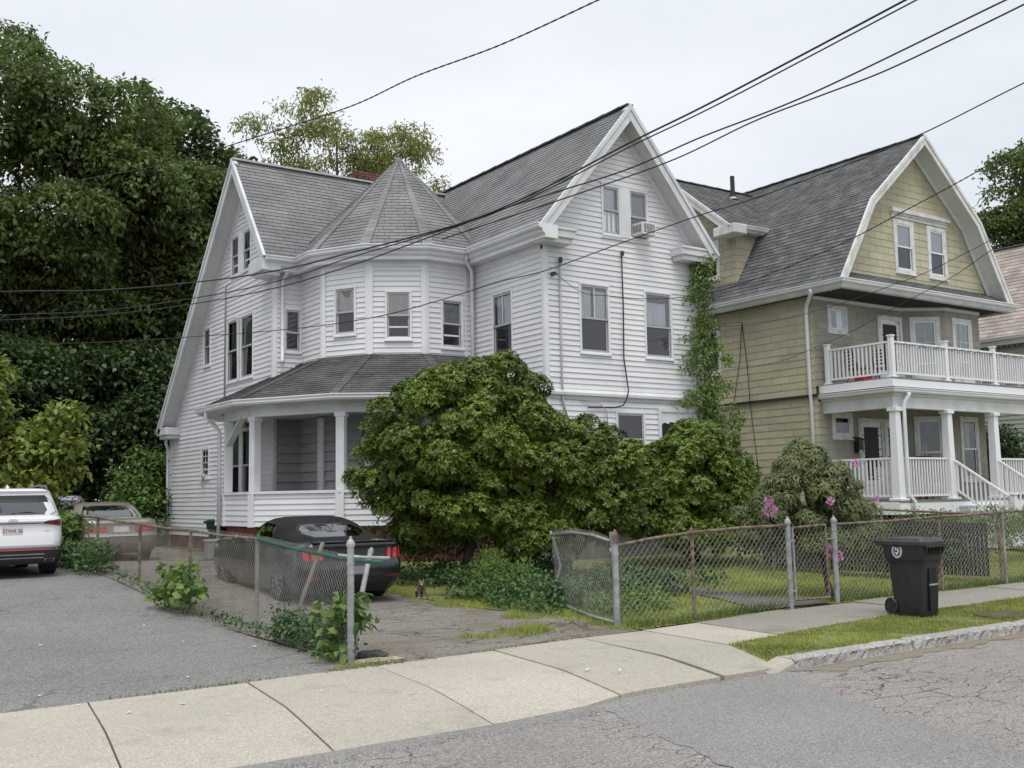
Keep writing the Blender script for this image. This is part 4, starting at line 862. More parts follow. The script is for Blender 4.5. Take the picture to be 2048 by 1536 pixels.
peak((27.8,18.16,12.34),.25,41,(0,-1,0),OLDW,H2); peak((23.46,24.75,12.02),.27,39,(-1,0,0),OLDW,H2)
m=MB(); m.box((23.43,21.86,9.60),(24.0,22.75,9.90)); bevel(m.build('eave_return',OLDW,H2),.03,2)
m=MB(); m.sweep([(x2-.05,30),(x2-.05,y2),(24.2,y2)],[(0,0),(.03,.0),(.05,.07),(0,.08)],z=4.40); m.build('belt_course',M('belt_shadow',(.06,.055,.045),rough=.8),H2)  # belt coloured near-black for the shadow line under the flared storey
m=MB(); m.box((25.45,23.0,11.2),(25.62,23.17,11.95)); m.f.clear(); m.v.clear(); m.lathe((25.94,24.2,11.5),(0,0,1),[(.075,0),(.075,.85),(.06,.85)],12); m.build('vent_pipe',M('cast_iron_pipe',(.03,.028,.03),rough=.7),H2)
m=MB(); m.lathe((25.94,24.2,11.55),(0,0,1),[(.16,0),(.09,.08)],12); m.build('vent_flashing',FLASH,H2)
m=MB(); m.lathe((25.0,26.2,11.3),(0,0,1),[(.42,0),(.42,.75),(.50,.78),(.50,.95),(.38,1.02)],12); m.build('chimney',BRICK,H2)
m=MB(); m.sweep([(x2,30),(x2,y2),(24.2,y2)],[(-.02,0),(-.02,.3),(-.2,.3),(-.2,0)],z=.2); m.build('foundation',FOUND,H2)
pipe('downspout',[(23.5,19.15,7.38),(23.55,19.2,7.25),(23.86,19.62,7.02),(23.88,19.66,6.8),(23.88,19.66,4.55),(23.93,19.68,4.4),(23.93,19.68,.5)],.055,TRIM,H2)
# porch and balcony
px0,py0,pz0=24.15,17.25,1.45
def deck_boards(z,x0,x1,y0,y1,name):
    me=MB().box((0,0,0),(.138,y1-y0,.03)).mesh(name); me.materials.append(DECKM); n=int((x1-x0)/.145)
    base=MB().box((x0,y0+.02,z-.16),(x1,y1,z-.03)).build(name.replace('_board',''),TRIM,H2)
    for i in range(n): put(me,name,(x0+i*.145,y0-.03,z-.029),0,base)
deck_boards(pz0,24.1,33.2,17.1,19.5,'porch_deck_board'); deck_boards(4.72,24.1,33.2,17.1,19.5,'balcony_deck_board')
m=MB(); m.sweep([(24.1,19.5),(24.1,17.1),(33.2,17.1)],[(.0,-.30),(.015,-.30),(.015,.0),(0,0)],z=1.39); m.build('porch_fascia',WPVC,H2)
m=MB(); m.sweep([(24.1,19.5),(24.1,17.1),(33.2,17.1)],[(.0,-.20),(.02,-.20),(.02,.0),(0,0)],z=4.68); m.build('balcony_fascia',WPVC,H2)
m=MB(); m.sweep([(24.1,19.5),(24.1,17.1),(33.2,17.1)],GUT,z=4.44); m.build('porch_gutter',TRIM,H2)
m=MB(); m.sweep([(24.2,19.5),(24.2,17.2),(33.2,17.2)],[(-.22,0),(.0,0),(.0,.30),(.06,.33),(.08,.42),(-.22,.42)],z=3.92); m.build('porch_beam',TRIMG,H2)
m=MB(); m.add([(24.2,17.2,4.3),(33.2,17.2,4.3),(33.2,19.5,4.3),(24.2,19.5,4.3)],[(3,2,1,0)]); m.build('porch_ceiling',M('porch_ceiling_paint',(.35,.35,.33),rough=.7),H2)
for i in range(26): MB().box((24.2+i*.35,17.24,.35),(24.24+i*.35,17.27,1.1)).build('lattice_slat',M('dark_lattice',(.05,.045,.04),rough=.9),H2)
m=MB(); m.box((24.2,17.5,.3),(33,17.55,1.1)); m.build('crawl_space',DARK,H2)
for x in (24.32,26.66,28.93,31.2):
    m=MB(); b=.12
    m.add([(x-.13,17.12,1.52),(x+.13,17.12,1.52),(x+.13,17.38,1.52),(x-.13,17.38,1.52),(x-.105,17.145,3.86),(x+.105,17.145,3.86),(x+.105,17.355,3.86),(x-.105,17.355,3.86)],[(0,1,5,4),(1,2,6,5),(2,3,7,6),(3,0,4,7)])
    m.box((x-.19,17.06,1.45),(x+.19,17.44,1.52)); m.box((x-.15,17.10,3.82),(x+.15,17.40,3.93)); bevel(m.build('porch_column',WPVC,H2),.012,1)
bal=MB().box((-.019,-.019,0),(.019,.019,1)).mesh('baluster'); bal.materials.append(WPVC)
def railing(p,q,z0,zt,zb,par=H2,slope=0.0):
    p=Vector(p);q=Vector(q);n=max(1,int((q-p).length/.122)); e=(q-p); sl=Vector((0,0,slope))
    P0=Vector((p.x,p.y,0));Q0=Vector((q.x,q.y,0))
    m=MB(); m.bar(P0+Vector((0,0,zt)),Q0+Vector((0,0,zt))+sl,.07,.05); m.bar(P0+Vector((0,0,zb)),Q0+Vector((0,0,zb))+sl,.045,.05); r=m.build('railing',WPVC,H2)
    for i in range(n):
        t=(i+.5)/n; c=P0+(Q0-P0)*t; put(bal,'baluster',(c.x,c.y,zb+slope*t),0,r,(1,1,zt-zb))
for x,y in ((24.32,17.25),(26.76,17.25),(29.15,17.25),(31.5,17.25),(24.26,19.3)):
    m=MB(); m.box((x-.065,y-.065,4.72),(x+.065,y+.065,5.84)); m.box((x-.085,y-.085,5.84),(x+.085,y+.085,5.88)); m.box((x-.10,y-.10,4.72),(x+.10,y+.10,4.78)); bevel(m.build('balcony_post',WPVC,H2),.008,1)
for a,b in (((24.38,17.25),(26.70,17.25)),((26.82,17.25),(29.09,17.25)),((29.21,17.25),(31.44,17.25)),((31.56,17.25),(33.2,17.25)),((24.27,19.24),(24.31,17.31))): railing((*a,0),(*b,0),4.72,5.70,4.86)
for a,b in (((24.45,17.25),(26.53,17.25)),((29.06,17.25),(31.07,17.25)),((24.27,19.4),(24.31,17.38))): railing((*a,0),(*b,0),1.45,2.58,1.58)
m=MB(); ns=7
for i in range(ns):
    z=1.45-(i+1)*(1.2/ns)+.0; y=17.1-(i+1)*.27; m.box((26.75,y,.15),(28.85,y+.27,z)); m.box((26.72,y-.02,z-.03),(28.88,y+.27,z+.005))
m.build('stairs',TRIMG,H2)
for x in (26.72,28.88):
    railing((x,17.12,0),(x,15.55,0),0,2.52,1.72,slope=-1.05); m=MB(); m.box((x-.07,15.42,.2),(x+.07,15.56,1.55)); m.box((x-.09,15.40,1.55),(x+.09,15.58,1.60)); bevel(m.build('newel_post',WPVC,H2),.008,1)
pipe('downspout',[(24.62,16.98,4.32),(24.62,17.0,4.24),(24.52,17.06,4.08),(24.5,17.08,3.95),(24.5,17.08,1.62),(24.62,16.98,1.42),(24.62,16.98,.9)],.05,TRIM,H2)
# things kept on the porch and balcony
def chair(name,label,loc,rz,mat,group=None,fold=False):
    t=thing(name,label,'chair',loc,rz,group); w,d,h,s=.5,.46,.92,.42
    m=MB(); m.box((-w/2,-d/2,s-.02),(w/2,d/2,s+.015)); m.build('seat',mat,t,local=True)
    for sx in (-1,1):
        if fold:
            for a,b in (((sx*.25,-.26,0),(sx*.25,.22,.6)),((sx*.23,.28,0),(sx*.23,-.2,.6)),((sx*.25,.16,.4),(sx*.25,.34,1.0))): MB().tube([a,b],.014,6).build('leg',mat,t,local=True)
        else:
            MB().tube([(sx*.23,-.21,0),(sx*.22,-.2,.64),(sx*.22,.1,.66)],.016,6).build('leg',mat,t,local=True); MB().tube([(sx*.23,.25,0),(sx*.21,.2,s),(sx*.2,.27,h)],.016,6).build('leg',mat,t,local=True)
    m=MB()
    for i in range(5): z=s+.12+i*.09; m.bar((-.21,.2+i*.022,z),(.21,.2+i*.022,z),.02,.05)
    m.build('backrest',mat,t,local=True); return t
BLK=M('black_plastic',(.014,.014,.016),rough=.45); BRAID=M('white_wicker',(.66,.66,.64),rough=.6); RED=M('red_plastic',(.42,.035,.03),rough=.4)
chair('folding_chair','black folding chair on the balcony, nearer the house wall',(24.85,18.75,4.72),R_(70),BLK,'black balcony chairs',True)
chair('folding_chair','black folding chair on the balcony, further from the wall',(25.35,18.2,4.72),R_(100),BLK,'black balcony chairs',True)
chair('white_chair','white chair on the balcony behind the middle railing',(28.3,18.1,4.72),R_(190),BRAID,'white balcony chairs')
chair('white_chair','white chair on the balcony behind the right railing panel',(30.3,18.0,4.72),R_(170),BRAID,'white balcony chairs')
chair('porch_chair','white chair on the lower porch left of the front doors',(25.3,18.6,1.45),R_(160),BRAID)
t=thing('red_crate','red plastic crate on the balcony floor behind the corner railing','crate',(24.75,18.5,4.72)); m=MB(); m.box((-.2,-.16,0),(.2,.16,.14)); ring(m,frame((0,-.16,0),(0,-1,0)),-.2,.2,.14,.26,.03,-.32,.0); bevel(m.build('bin',RED,t,local=True),.02); MB().tube([(-.15,0,.14),(-.1,0,.3),(.1,0,.3),(.15,0,.14)],.012,6).build('handle',RED,t,local=True)
t=thing('mailbox','black mailbox lamp on the wall between square window and doors','mailbox',(25.58,19.4,3.0)); m=MB(); m.box((-.11,-.1,-.18),(.11,.08,.16)); bevel(m.build('box',BLK,t,local=True),.02); m=MB(); m.prism([(-.17,-.14,.16),(.17,-.14,.16),(.17,.08,.26),(-.17,.08,.26)],(0,0,.03)); m.build('lid',BLK,t,local=True); MB().lathe((-.06,-.12,-.1),(0,0,-1),[(.05,0),(.07,.08),(.04,.2)],10).build('lamp_glass',M('lamp_glass',(.5,.5,.48),rough=.2),t,local=True)
t=thing('planter_stand','black planter on a stand between the doors and the porch window','planter',(28.1,19.0,1.45)); m=MB(); m.box((-.16,-.14,.75),(.16,.14,1.25)); m.box((-.19,-.17,1.22),(.19,.17,1.28)); bevel(m.build('pot',BLK,t,local=True),.015)
for sx in (-1,1):
    for sy in (-1,1): MB().box((sx*.14-.015,sy*.12-.015,0),(sx*.14+.015,sy*.12+.015,.76)).build('leg',BLK,t,local=True)
MB().tube([(-.1,0,1.28),(-.08,0,1.5),(.02,0,1.62),(.12,0,1.55),(.1,0,1.28)],.02,6).build('ornament',BRAID,t,local=True)
t=thing('string_lights','string of small coloured bulbs wound along the balcony top rail','string lights',(26,17.2,5.66))
pts=[]
for i in range(160):
    x=24.4+i*.055; pts.append((x,17.20+.02*math.sin(i*1.3),5.655+.025*math.sin(i*.9)))
MB().tube(pts,.006,4).build('wire',M('green_wire',(.02,.05,.025),rough=.6),t)
bc=[M('bulb_%s'%k,c,rough=.3) for k,c in (('red',(.5,.06,.04)),('orange',(.6,.22,.04)),('white',(.7,.68,.6)),('green',(.08,.25,.1)))]
bms=[]
for b in bc:
    me=MB().lathe((0,0,0),(0,0,-1),[(.008,0),(.016,.02),(.012,.04),(.003,.055)],6).mesh('bulb'); me.materials.append(b); bms.append(me)
for i in range(0,160,3):
    o=put(bms[(i//3)%4],'bulb',(0,0,0),0,None); o.parent=t; o.location=(pts[i][0]-26,pts[i][1]-17.2,pts[i][2]-5.66)
# ------------------------------------------------------------------ house beyond on the right
H3=thing('slate_roofed_house','pale house with a pinkish slate roof at the right edge','house',(36.3,18.5,.4))
SL=M('pink_slate',(.30,.245,.215),(.42,.36,.32),scale=1.2,rough=.8,rand=.16,detail=6); R3=Pieces()
RS=rframe((36.0,0,7.08),(0,-1,0),(3.5,0,4.07)); lS=math.hypot(3.5,4.07)
roof_surface(H3,R3,RS,[(-27,0),(-17.5,0),(-17.5,lS),(-27,lS)],.2,.36,ROOFB,1.0); R3.flush('slate','slates',SL,H3,290)
m=MB(); m.add([(39.5,17.5,11.15),(43,17.5,7.08),(43,27,7.08),(39.5,27,11.15)],[(0,1,2,3)]); m.build('roof',SL,H3); cap_strip(H3,[(39.5,17.4,11.17),(39.5,27,11.17)],.25,M('lead_ridge',(.14,.15,.17),rough=.5))
m=MB(); m.sweep([(36.0,27),(36.0,17.4)],GUT,z=7.15); m.sweep([(36.0,27),(36.0,17.5)],[(.0,-.1),(-.05,-.28),(-.35,-.28),(-.35,-.1)],z=7.15); m.build('gutter',TRIM,H3)
GRS=M('pale_green_siding',(.40,.44,.39),(.47,.51,.46),scale=1,rough=.6,rand=.03); S3=Pieces(); F3=frame((36.35,0,0),(-1,0,0))
pl=[(-27,.5),(-18,.5),(-18,6.85),(-27,6.85)]; bw=back_wall(H3,F3,pl,GRS); siding(S3,F3,pl,.16,[],bw); F3f=frame((0,18,0),(0,-1,0)); pl=[(36.35,.5),(42.6,.5),(42.6,7.3),(39.5,10.9),(36.35,7.3)]; bw=back_wall(H3,F3f,pl,GRS); siding(S3,F3f,pl,.16,[],bw,.2)
S3.flush('siding_board','siding',GRS,H3,120)
m=MB(); m.box((36.25,19.6,.5),(36.33,19.75,6.9)); m.box((36.28,17.95,.5),(36.45,18.1,6.9)); m.build('trim_board',TRIMG,H3)
for i in range(40): m=MB() if i==0 else m; m.box((36.15,18+i*.2,6.78),(36.33,18.1+i*.2,6.9))
m.build('dentil_moulding',M('brown_dentils',(.28,.23,.17),rough=.8),H3,kind='stuff'); window(H3,F3,-20.6,-19.9,4.6,6.2,trim=.1)
# ------------------------------------------------------------------ vegetation
def unit(a): return a/np.maximum(np.linalg.norm(a,axis=-1,keepdims=True),1e-9)
def leaves_mesh(P,D,Nn,ln,wd,shape='quad',fold=.25,droop=.15):
    D=unit(D); S_=unit(np.cross(D,Nn)); Nn=np.cross(S_,D); ln=np.broadcast_to(ln,(len(P),))[:,None]; wd=np.broadcast_to(wd,(len(P),))[:,None]
    tip=P+D*ln-Nn*ln*droop
    if shape=='quad':
        mid=P+D*ln*.45; v=np.stack([P,mid+S_*wd*.5+Nn*wd*fold*.5,tip,mid-S_*wd*.5+Nn*wd*fold*.5],1); return v.reshape(-1,3), np.arange(4*len(P)).reshape(-1,4)
    k=((.28,.46),(.68,.38)) if shape=='hex' else ((.16,.50),(.52,.46))
    base=P if shape!='heart' else P
    r=[P+D*ln*a+S_*wd*b+Nn*wd*fold*b*1.2-Nn*ln*droop*a*a for a,b in k]; l=[P+D*ln*a-S_*wd*b+Nn*wd*fold*b*1.2-Nn*ln*droop*a*a for a,b in k]
    v=np.stack([base,tip,r[0],r[1],l[0],l[1]],1).reshape(-1,3); i=np.arange(len(P))[:,None]*6
    f=np.concatenate([i+np.array([[0,2,3,1]]),i+np.array([[0,1,5,4]])],0); return v,f
def rdir(r,n): return unit(r.normal(size=(n,3)))
def fill_clumps(ells,n,rmin,rmax,r,inner=.45,zmin=None,up=0.0):
    vol=np.array([e[1][0]*e[1][1]*e[1][2] for e in ells])**.67; w=vol/vol.sum(); C=[];Rr=[]
    for e,k in zip(ells,(w*n).astype(int)+1):
        d=rdir(r,k); d[:,2]=np.where(d[:,2]<-.2,d[:,2]*.5+up,d[:,2]); f=r.uniform(inner,1.0,k)**.6; s=r.uniform(rmin,rmax,k)
        c=np.array(e[0])+d*np.maximum(np.array(e[1])-s[:,None]*.75,.05)*f[:,None]; C.append(c); Rr.append(np.stack([s,s,s*r.uniform(.6,.9,k)],1))
    C=np.concatenate(C);Rr=np.concatenate(Rr)
    if zmin is not None: k=C[:,2]>zmin; C=C[k];Rr=Rr[k]
    return C,Rr
def crown(C,Rr,n,r,ln,wd,twig=5,spread=.2,shape='quad',droop=.2,flat=.6,out=.6,hang=.35,rlo=.74,hemi=.25,thin=None):
    w=(Rr[:,0]*Rr[:,1]); w=w/w.sum(); nt=n//twig; idx=r.choice(len(C),nt,p=w); u=rdir(r,nt); u[:,2]=np.where((u[:,2]<-.3)&(r.random(nt)>hemi),-u[:,2],u[:,2])
    T=C[idx]+Rr[idx]*u*(r.uniform(rlo**3,1.1,nt)**(1/3))[:,None]
    if thin is not None:
        cen=C.mean(0); vd=cen[:2]/np.linalg.norm(cen[:2]); far=((T[:,:2]-cen[:2])@vd)>thin*np.abs((C[:,:2]-cen[:2])@vd).max(); k=~far|(r.random(nt)<.3); T=T[k];u=u[k]
    T=np.repeat(T,twig,0); u=np.repeat(u,twig,0); m=len(T); P=T+r.normal(0,spread,(m,3))*np.array([1,1,.6])
    D=u*out+rdir(r,m)*.9; D[:,2]-=hang; Nn=np.array([0,0,1.0])*flat+u*.5+rdir(r,m)*.55
    l=ln*r.uniform(.65,1.25,m); return leaves_mesh(P,D,Nn,l,l*(wd/ln),shape,droop=droop)
def limb(m,p,q,r0,r1,r,n=6,bend=.12,sides=6):
    p=np.array(p,float);q=np.array(q,float); L=np.linalg.norm(q-p); pts=[];rad=[]; off=r.normal(0,bend*L,3)
    for i in range(n+1):
        t=i/n; pts.append(tuple(p+(q-p)*t+off*math.sin(t*math.pi)*.5+np.array([0,0,.15*L*math.sin(t*math.pi)*.5]))); rad.append(r0+(r1-r0)*t)
    m.tube(pts,rad,sides)
BARK=M('bark',(.045,.036,.028),(.085,.07,.055),scale=6,rough=.95,bump=.6,bscale=18,stretch=(1,1,.25))
BARKG=M('grey_bark',(.10,.09,.08),(.16,.15,.135),scale=6,rough=.95,bump=.5,bscale=18,stretch=(1,1,.3))
def tree(name,label,base,ells,n,mat,seed,tr=.3,clumps=70,cr=(.9,1.8),leaf=(.17,.10),limbs=16,bark=BARK,cat='tree',group=None,zmin=None,twig=5,spread=.22,inner=.45,shape='quad',hang=.35,**kw):
    r=np.random.default_rng(seed); t=thing(name,label,cat,base,0,group); C,Rr=fill_clumps(ells,clumps,cr[0],cr[1],r,zmin=zmin,inner=inner)
    v,f=crown(C,Rr,n,r,leaf[0],leaf[1],twig,spread,shape,hang=hang,**kw); np_mesh('crown',v,f,mat,t,kind='stuff')
    m=MB(); top=np.array(ells[0][0]); fork=np.array(base)+(top-np.array(base))*np.array([.5,.5,.45]); limb(m,base,fork,tr,tr*.7,r,8,.03,8)
    limb(m,fork,top+np.array([0,0,ells[0][1][2]*.6]),tr*.7,tr*.15,r,8,.05,6)
    for i in r.choice(len(C),min(limbs,len(C)),replace=False):
        h=r.uniform(.35,1.0); s=np.array(base)+(fork-np.array(base))*h if h<.95 else fork; limb(m,s,C[i],tr*.38,tr*.05,r,6,.10,5)
    m.build('trunk',bark,t,smooth=True); return t
LF_A=leaf_mat('oak_leaves',(.082,.130,.036),(.19,.25,.075),var=.35,trans=.42)
LF_B=leaf_mat('maple_leaves',(.056,.098,.028),(.130,.185,.054),var=.35,trans=.25)
LF_C=leaf_mat('young_leaves',(.14,.20,.036),(.25,.31,.07),var=.3,trans=.35)
LF_D=leaf_mat('understory_leaves',(.036,.070,.022),(.085,.130,.044),var=.35,trans=.25)
LF_E=leaf_mat('locust_leaves',(.20,.235,.06),(.36,.38,.13),var=.3,trans=.4)
LF_F=leaf_mat('magnolia_leaves',(.060,.112,.014),(.185,.245,.036),rough=.42,var=.3,trans=.15,spec=.4)
LF_G=leaf_mat('rhododendron_leaves',(.088,.118,.042),(.175,.205,.08),rough=.5,var=.3,trans=.12)
LF_H=leaf_mat('vine_leaves',(0.102,0.181,0.041),(0.196,0.290,0.080),var=.3,trans=.3)
LF_I=leaf_mat('weed_leaves',(0.048,0.112,0.038),(0.112,0.188,0.068),var=.35,trans=.25)
LF_J=leaf_mat('bright_weed_leaves',(0.102,0.186,0.036),(0.168,0.264,0.066),var=.25,trans=.3)
# trees behind the lot
tree('oak_tree','tallest dark green tree at the left, behind the white parked car',(4.5,42,.4),[((2.6,42.2,11.8),(7.0,6.0,11.6)),((8.6,39.8,11.2),(4.4,3.4,7.9)),((11.6,41.0,11.0),(3.2,3.0,6.6)),((2.0,40,6.0),(6.5,4,4.5))],240000,LF_A,21,tr=.45,clumps=165,cr=(.9,1.9),leaf=(.23,.125),limbs=40,hang=.6,thin=.25,spread=.16)
tree('maple_tree','darker dense maple between the tall tree and the white house gable',(14.0,43.5,.4),[((14.0,43.0,11.2),(4.4,4.0,7.6)),((11.6,42,7.5),(3.5,3.5,5.0)),((15.5,44,6),(4,3,4.5))],110000,LF_B,22,tr=.4,clumps=100,cr=(1.0,1.9),leaf=(.25,.19),limbs=26,flat=1.0,hang=.2,thin=.25,spread=.16)
tree('locust_tree','sparse yellow-green tree with bare branches rising behind the chimney',(19.0,41.5,.4),[((19.4,41.2,15.2),(4.4,2.6,4.4)),((21.8,39.4,15.4),(2.6,2.0,3.0)),((16.7,42.6,16.1),(2.0,1.6,3.0)),((18.3,41.5,18.0),(1.0,1.0,2.2)),((19.4,41.0,13.6),(5.0,2.6,2.6)),((20.0,40.6,16.4),(2.6,1.6,1.8))],22000,LF_E,23,tr=.22,clumps=150,cr=(.28,.58),leaf=(.22,.075),limbs=60,bark=BARKG,twig=6,spread=.2,hang=.7,inner=.25)
tree('street_maple','green maple showing above the pink roof at the right edge',(53.5,29.5,.4),[((53.6,29.2,16.0),(3.9,3.8,5.2)),((55.5,28,12.5),(4.6,3.8,4.5))],42000,LF_A,24,tr=.35,clumps=58,cr=(.9,1.7),leaf=(.22,.14),limbs=16)
tree('far_tree','small green treetop sprouting above the beige house roof valley',(41.5,47,.4),[((41.5,47,17.2),(1.7,1.7,3.0)),((43.8,46,16.2),(1.0,1.0,2.6))],2600,LF_A,25,tr=.15,clumps=22,cr=(.3,.6),leaf=(.25,.14),limbs=14)
for i,(nm,lb,base,el,n,mt,sd) in enumerate([
 ('understory_tree','dark broad-leaved tree beside the tan sedan, under the maple',(9.6,37.2,.42),[((9.6,37.2,4.4),(2.5,2.0,3.4)),((7.6,37.6,2.6),(1.6,1.4,2.3))],30000,LF_D,31),
 ('understory_tree','dark bushy tree filling the gap behind the second parked car',(5.6,36.5,.42),[((5.6,36.5,4.6),(2.4,2.0,3.6))],24000,LF_D,32),
 ('understory_tree','dark bushy tree next to the rear corner of the white house',(12.3,39.0,.42),[((12.3,39,4.0),(2.3,2.0,3.4))],22000,LF_B,33),
 ('understory_tree','dark bush at the far left behind the young shrub',(.6,37.0,.42),[((.6,37,4.6),(3.6,2.2,3.8))],24000,LF_D,34)]):
    tree(nm,lb,base,el,n,mt,sd,tr=.12,clumps=34,cr=(.5,1.1),leaf=(.20,.15),limbs=10,flat=1.0,group='understory trees behind the lot')
tag(tree('backdrop_trees','dark mass of far trees closing the view behind the lot',(8,52,.4),[((-4,53,6),(7,2,6)),((8,54,6),(8,2,6)),((19,53,6),(6,2,6))],36000,LF_B,35,tr=.3,clumps=90,cr=(1.4,2.6),leaf=(.34,.26),limbs=6,cat='trees'),kind='stuff')
# tall young shrub behind the white parked car
tree('young_shrub','tall bright yellow-green shrub behind the white parked car',(4.4,29.3,.42),[((4.2,28.6,3.0),(1.6,1.2,2.2)),((3.6,28.8,4.4),(1.3,1.0,1.6)),((5.6,28.3,2.9),(.8,.7,1.5)),((1.6,29,2.8),(2.0,1.4,2.4)),((4.9,28.0,1.6),(.8,.6,1.0))],20000,LF_C,36,tr=.07,clumps=44,cr=(.3,.62),leaf=(.20,.125),limbs=16,cat='shrub',flat=1.0,twig=6,spread=.18,hang=.5)
tree('olive_shrub','dense olive-green shrub right beside the white parked car',(5.7,28.3,.42),[((5.3,28.7,1.3),(.75,.8,1.1)),((4.0,28.9,1.4),(1.3,.8,1.2))],13000,leaf_mat('olive_leaves',(0.070,0.101,0.025),(0.140,0.168,0.045),var=.3),37,tr=.06,clumps=36,cr=(.25,.5),leaf=(.075,.05),limbs=8,cat='shrub')
tree('corner_shrub','bright green leafy shrub against the rear corner of the white house',(9.6,35.0,.42),[((9.7,34.9,1.9),(1.1,1.0,1.6)),((9.2,34.2,1.2),(.8,.8,.9))],15000,leaf_mat('corner_leaves',(0.081,0.155,0.034),(0.149,0.230,0.061),var=.3),38,tr=.06,clumps=34,cr=(.3,.55),leaf=(.15,.10),limbs=10,cat='shrub',flat=1.0,hang=.45)
# rosette shrubs
def rosettes(C,Rr,n,r,ln,wd,k=8,cup=.35,rlo=.8,shape='quad',zmin=None,upb=.45,droop=.12,cut=None):
    w=Rr[:,0]**2; w/=w.sum(); idx=r.choice(len(C),n,p=w); u=rdir(r,n); u[:,2]=np.where(u[:,2]<-.35,np.abs(u[:,2])*r.choice([-1,1],n,p=[.4,.6]),u[:,2])
    T=C[idx]+Rr[idx]*u*(r.uniform(rlo**3,1.08,n)**(1/3))[:,None]
    if zmin is not None: q=T[:,2]>zmin; T=T[q];u=u[q]
    cen=C.mean(0); vd=cen[:2]/np.linalg.norm(cen[:2]); far=((T[:,:2]-cen[:2])@vd)>.35; q=~far|(r.random(len(T))<.25); T=T[q];u=u[q]
    A=unit(u+np.array([0,0,upb])+rdir(r,len(T))*.25); X=unit(np.cross(A,rdir(r,len(T)))); Y=np.cross(A,X); n=len(T); P=[];D=[];Nn=[];S=[]
    sc=r.uniform(.7,1.25,n)
    for j in range(k):
        a=2*np.pi*(j*.618)+r.normal(0,.25,n); rad=X*np.cos(a)[:,None]+Y*np.sin(a)[:,None]; c=cup*(1+1.1*(j/k))
        P.append(T+A*(.025*(j%3-1))+rad*.008); D.append(rad+A*c); Nn.append(A-rad*c*.6); S.append(sc*r.uniform(.75,1.1,n))
    P=np.concatenate(P);D=np.concatenate(D);Nn=np.concatenate(Nn);S=np.concatenate(S)
    return leaves_mesh(P,D,Nn,ln*S,wd*S,shape,fold=.3,droop=droop)
def rose_shrub(name,label,base,ells,n,mat,seed,ln,wd,clumps,cr,trunks,k=8,cat='shrub',inner=.55,zmin=None,rlo=.8,cup=.35,upb=.45,droop=.12,bark=BARK,tr=.1,fork=.45):
    r=np.random.default_rng(seed); t=thing(name,label,cat,base); C,Rr=fill_clumps(ells,clumps,cr[0],cr[1],r,inner=inner,zmin=zmin); v,f=rosettes(C,Rr,n,r,ln,wd,k,cup,rlo,zmin=zmin,upb=upb,droop=droop); np_mesh('crown',v,f,mat,t,kind='stuff')
    m=MB(); b=np.array(base,float)
    for j in range(trunks):
        top=np.array(ells[0][0])+r.normal(0,.35,3)*np.array([1,1,.2]); mid=b+(top-b)*fork; o=b+r.normal(0,.06,3)*np.array([1,1,0]); limb(m,o,mid,tr,tr*.7,r,8,.08,7)
        for i in r.choice(len(C),min(26,len(C)),replace=False): limb(m,mid,C[i],tr*.5,tr*.08,r,7,.10,5)
    m.build('trunk',bark,t,smooth=True); return t,C,Rr
rose_shrub('evergreen_shrub','huge domed evergreen shrub with dark trunk in front of the turret porch',(10.85,17.3,.12),
 [((10.9,17.5,2.75),(2.15,1.8,1.75)),((9.95,18.1,2.0),(1.1,1.2,1.45)),((12.5,16.5,2.35),(1.2,1.2,1.15)),((13.4,16.0,2.3),(.8,.9,.85)),((11.3,17.3,3.7),(1.4,1.2,.95)),((10.3,17.8,1.2),(.8,.9,.75)),((12.2,16.7,1.35),(1.6,.9,.6)),((11.0,16.6,1.5),(1.7,.7,1.0)),((10.5,16.5,2.5),(1.3,.7,1.0)),((11.6,16.2,2.7),(1.0,.6,.9)),((13.1,16.1,1.5),(1.0,.8,.95)),((12.4,16.3,.95),(1.5,.7,.5))],
 50000,LF_F,41,.084,.035,330,(.20,.46),2,k=8,inner=.74,zmin=.42,tr=.11,fork=.42,rlo=.80)
rose_shrub('evergreen_shrub','second evergreen shrub hiding the front door of the white house',(17.0,17.5,.25),
 [((17.0,17.45,1.75),(1.75,1.2,1.6)),((15.75,17.6,1.35),(.9,.8,1.15)),((18.2,17.3,1.45),(.9,.8,1.2)),((17.3,17.4,2.6),(1.0,.8,.95)),((17.0,16.9,.9),(1.7,.6,.7))],
 23000,LF_F,42,.09,.037,170,(.24,.44),2,inner=.7,zmin=.3,rlo=.8)
tR,CR,RR=rose_shrub('rhododendron','dull olive rhododendron with pink blooms behind the small gate',(14.3,11.5,.03),
 [((14.35,11.85,1.55),(1.05,.85,.95)),((13.6,12.2,1.2),(.65,.6,.7)),((15.2,11.6,1.1),(.65,.6,.75)),((14.1,11.8,2.2),(.55,.5,.45)),((14.6,11.5,.95),(.9,.5,.5))],
 8000,LF_G,43,.095,.026,95,(.18,.34),3,k=8,inner=.5,zmin=.42,cup=.1,droop=.35,tr=.045)
PINK=leaf_mat('pink_petals',(.58,.20,.46),(.74,.40,.64),rough=.6,trans=.25,var=.15); r=np.random.default_rng(44)
for (x,y,z,s) in ((12.95,11.55,1.46,.10),(12.98,11.6,1.60,.06),(14.95,11.42,2.20,.055),(13.85,11.1,1.58,.045),(15.15,11.2,1.60,.045),(13.75,11.05,.80,.09),(13.85,11.0,.72,.07)):
    n=int(110*s/.1); d=rdir(r,n); P=np.array((x,y,z))+d*s*r.uniform(.6,1,(n,1)); v,f=leaves_mesh(P,d+rdir(r,n)*.6,rdir(r,n),.04,.034,'quad',droop=.1); np_mesh('flower_cluster',v,f,PINK,tR,kind='stuff')
LF_V=leaf_mat('climber_leaves',(.115,.19,.045),(.215,.30,.085),var=.3,trans=.3)
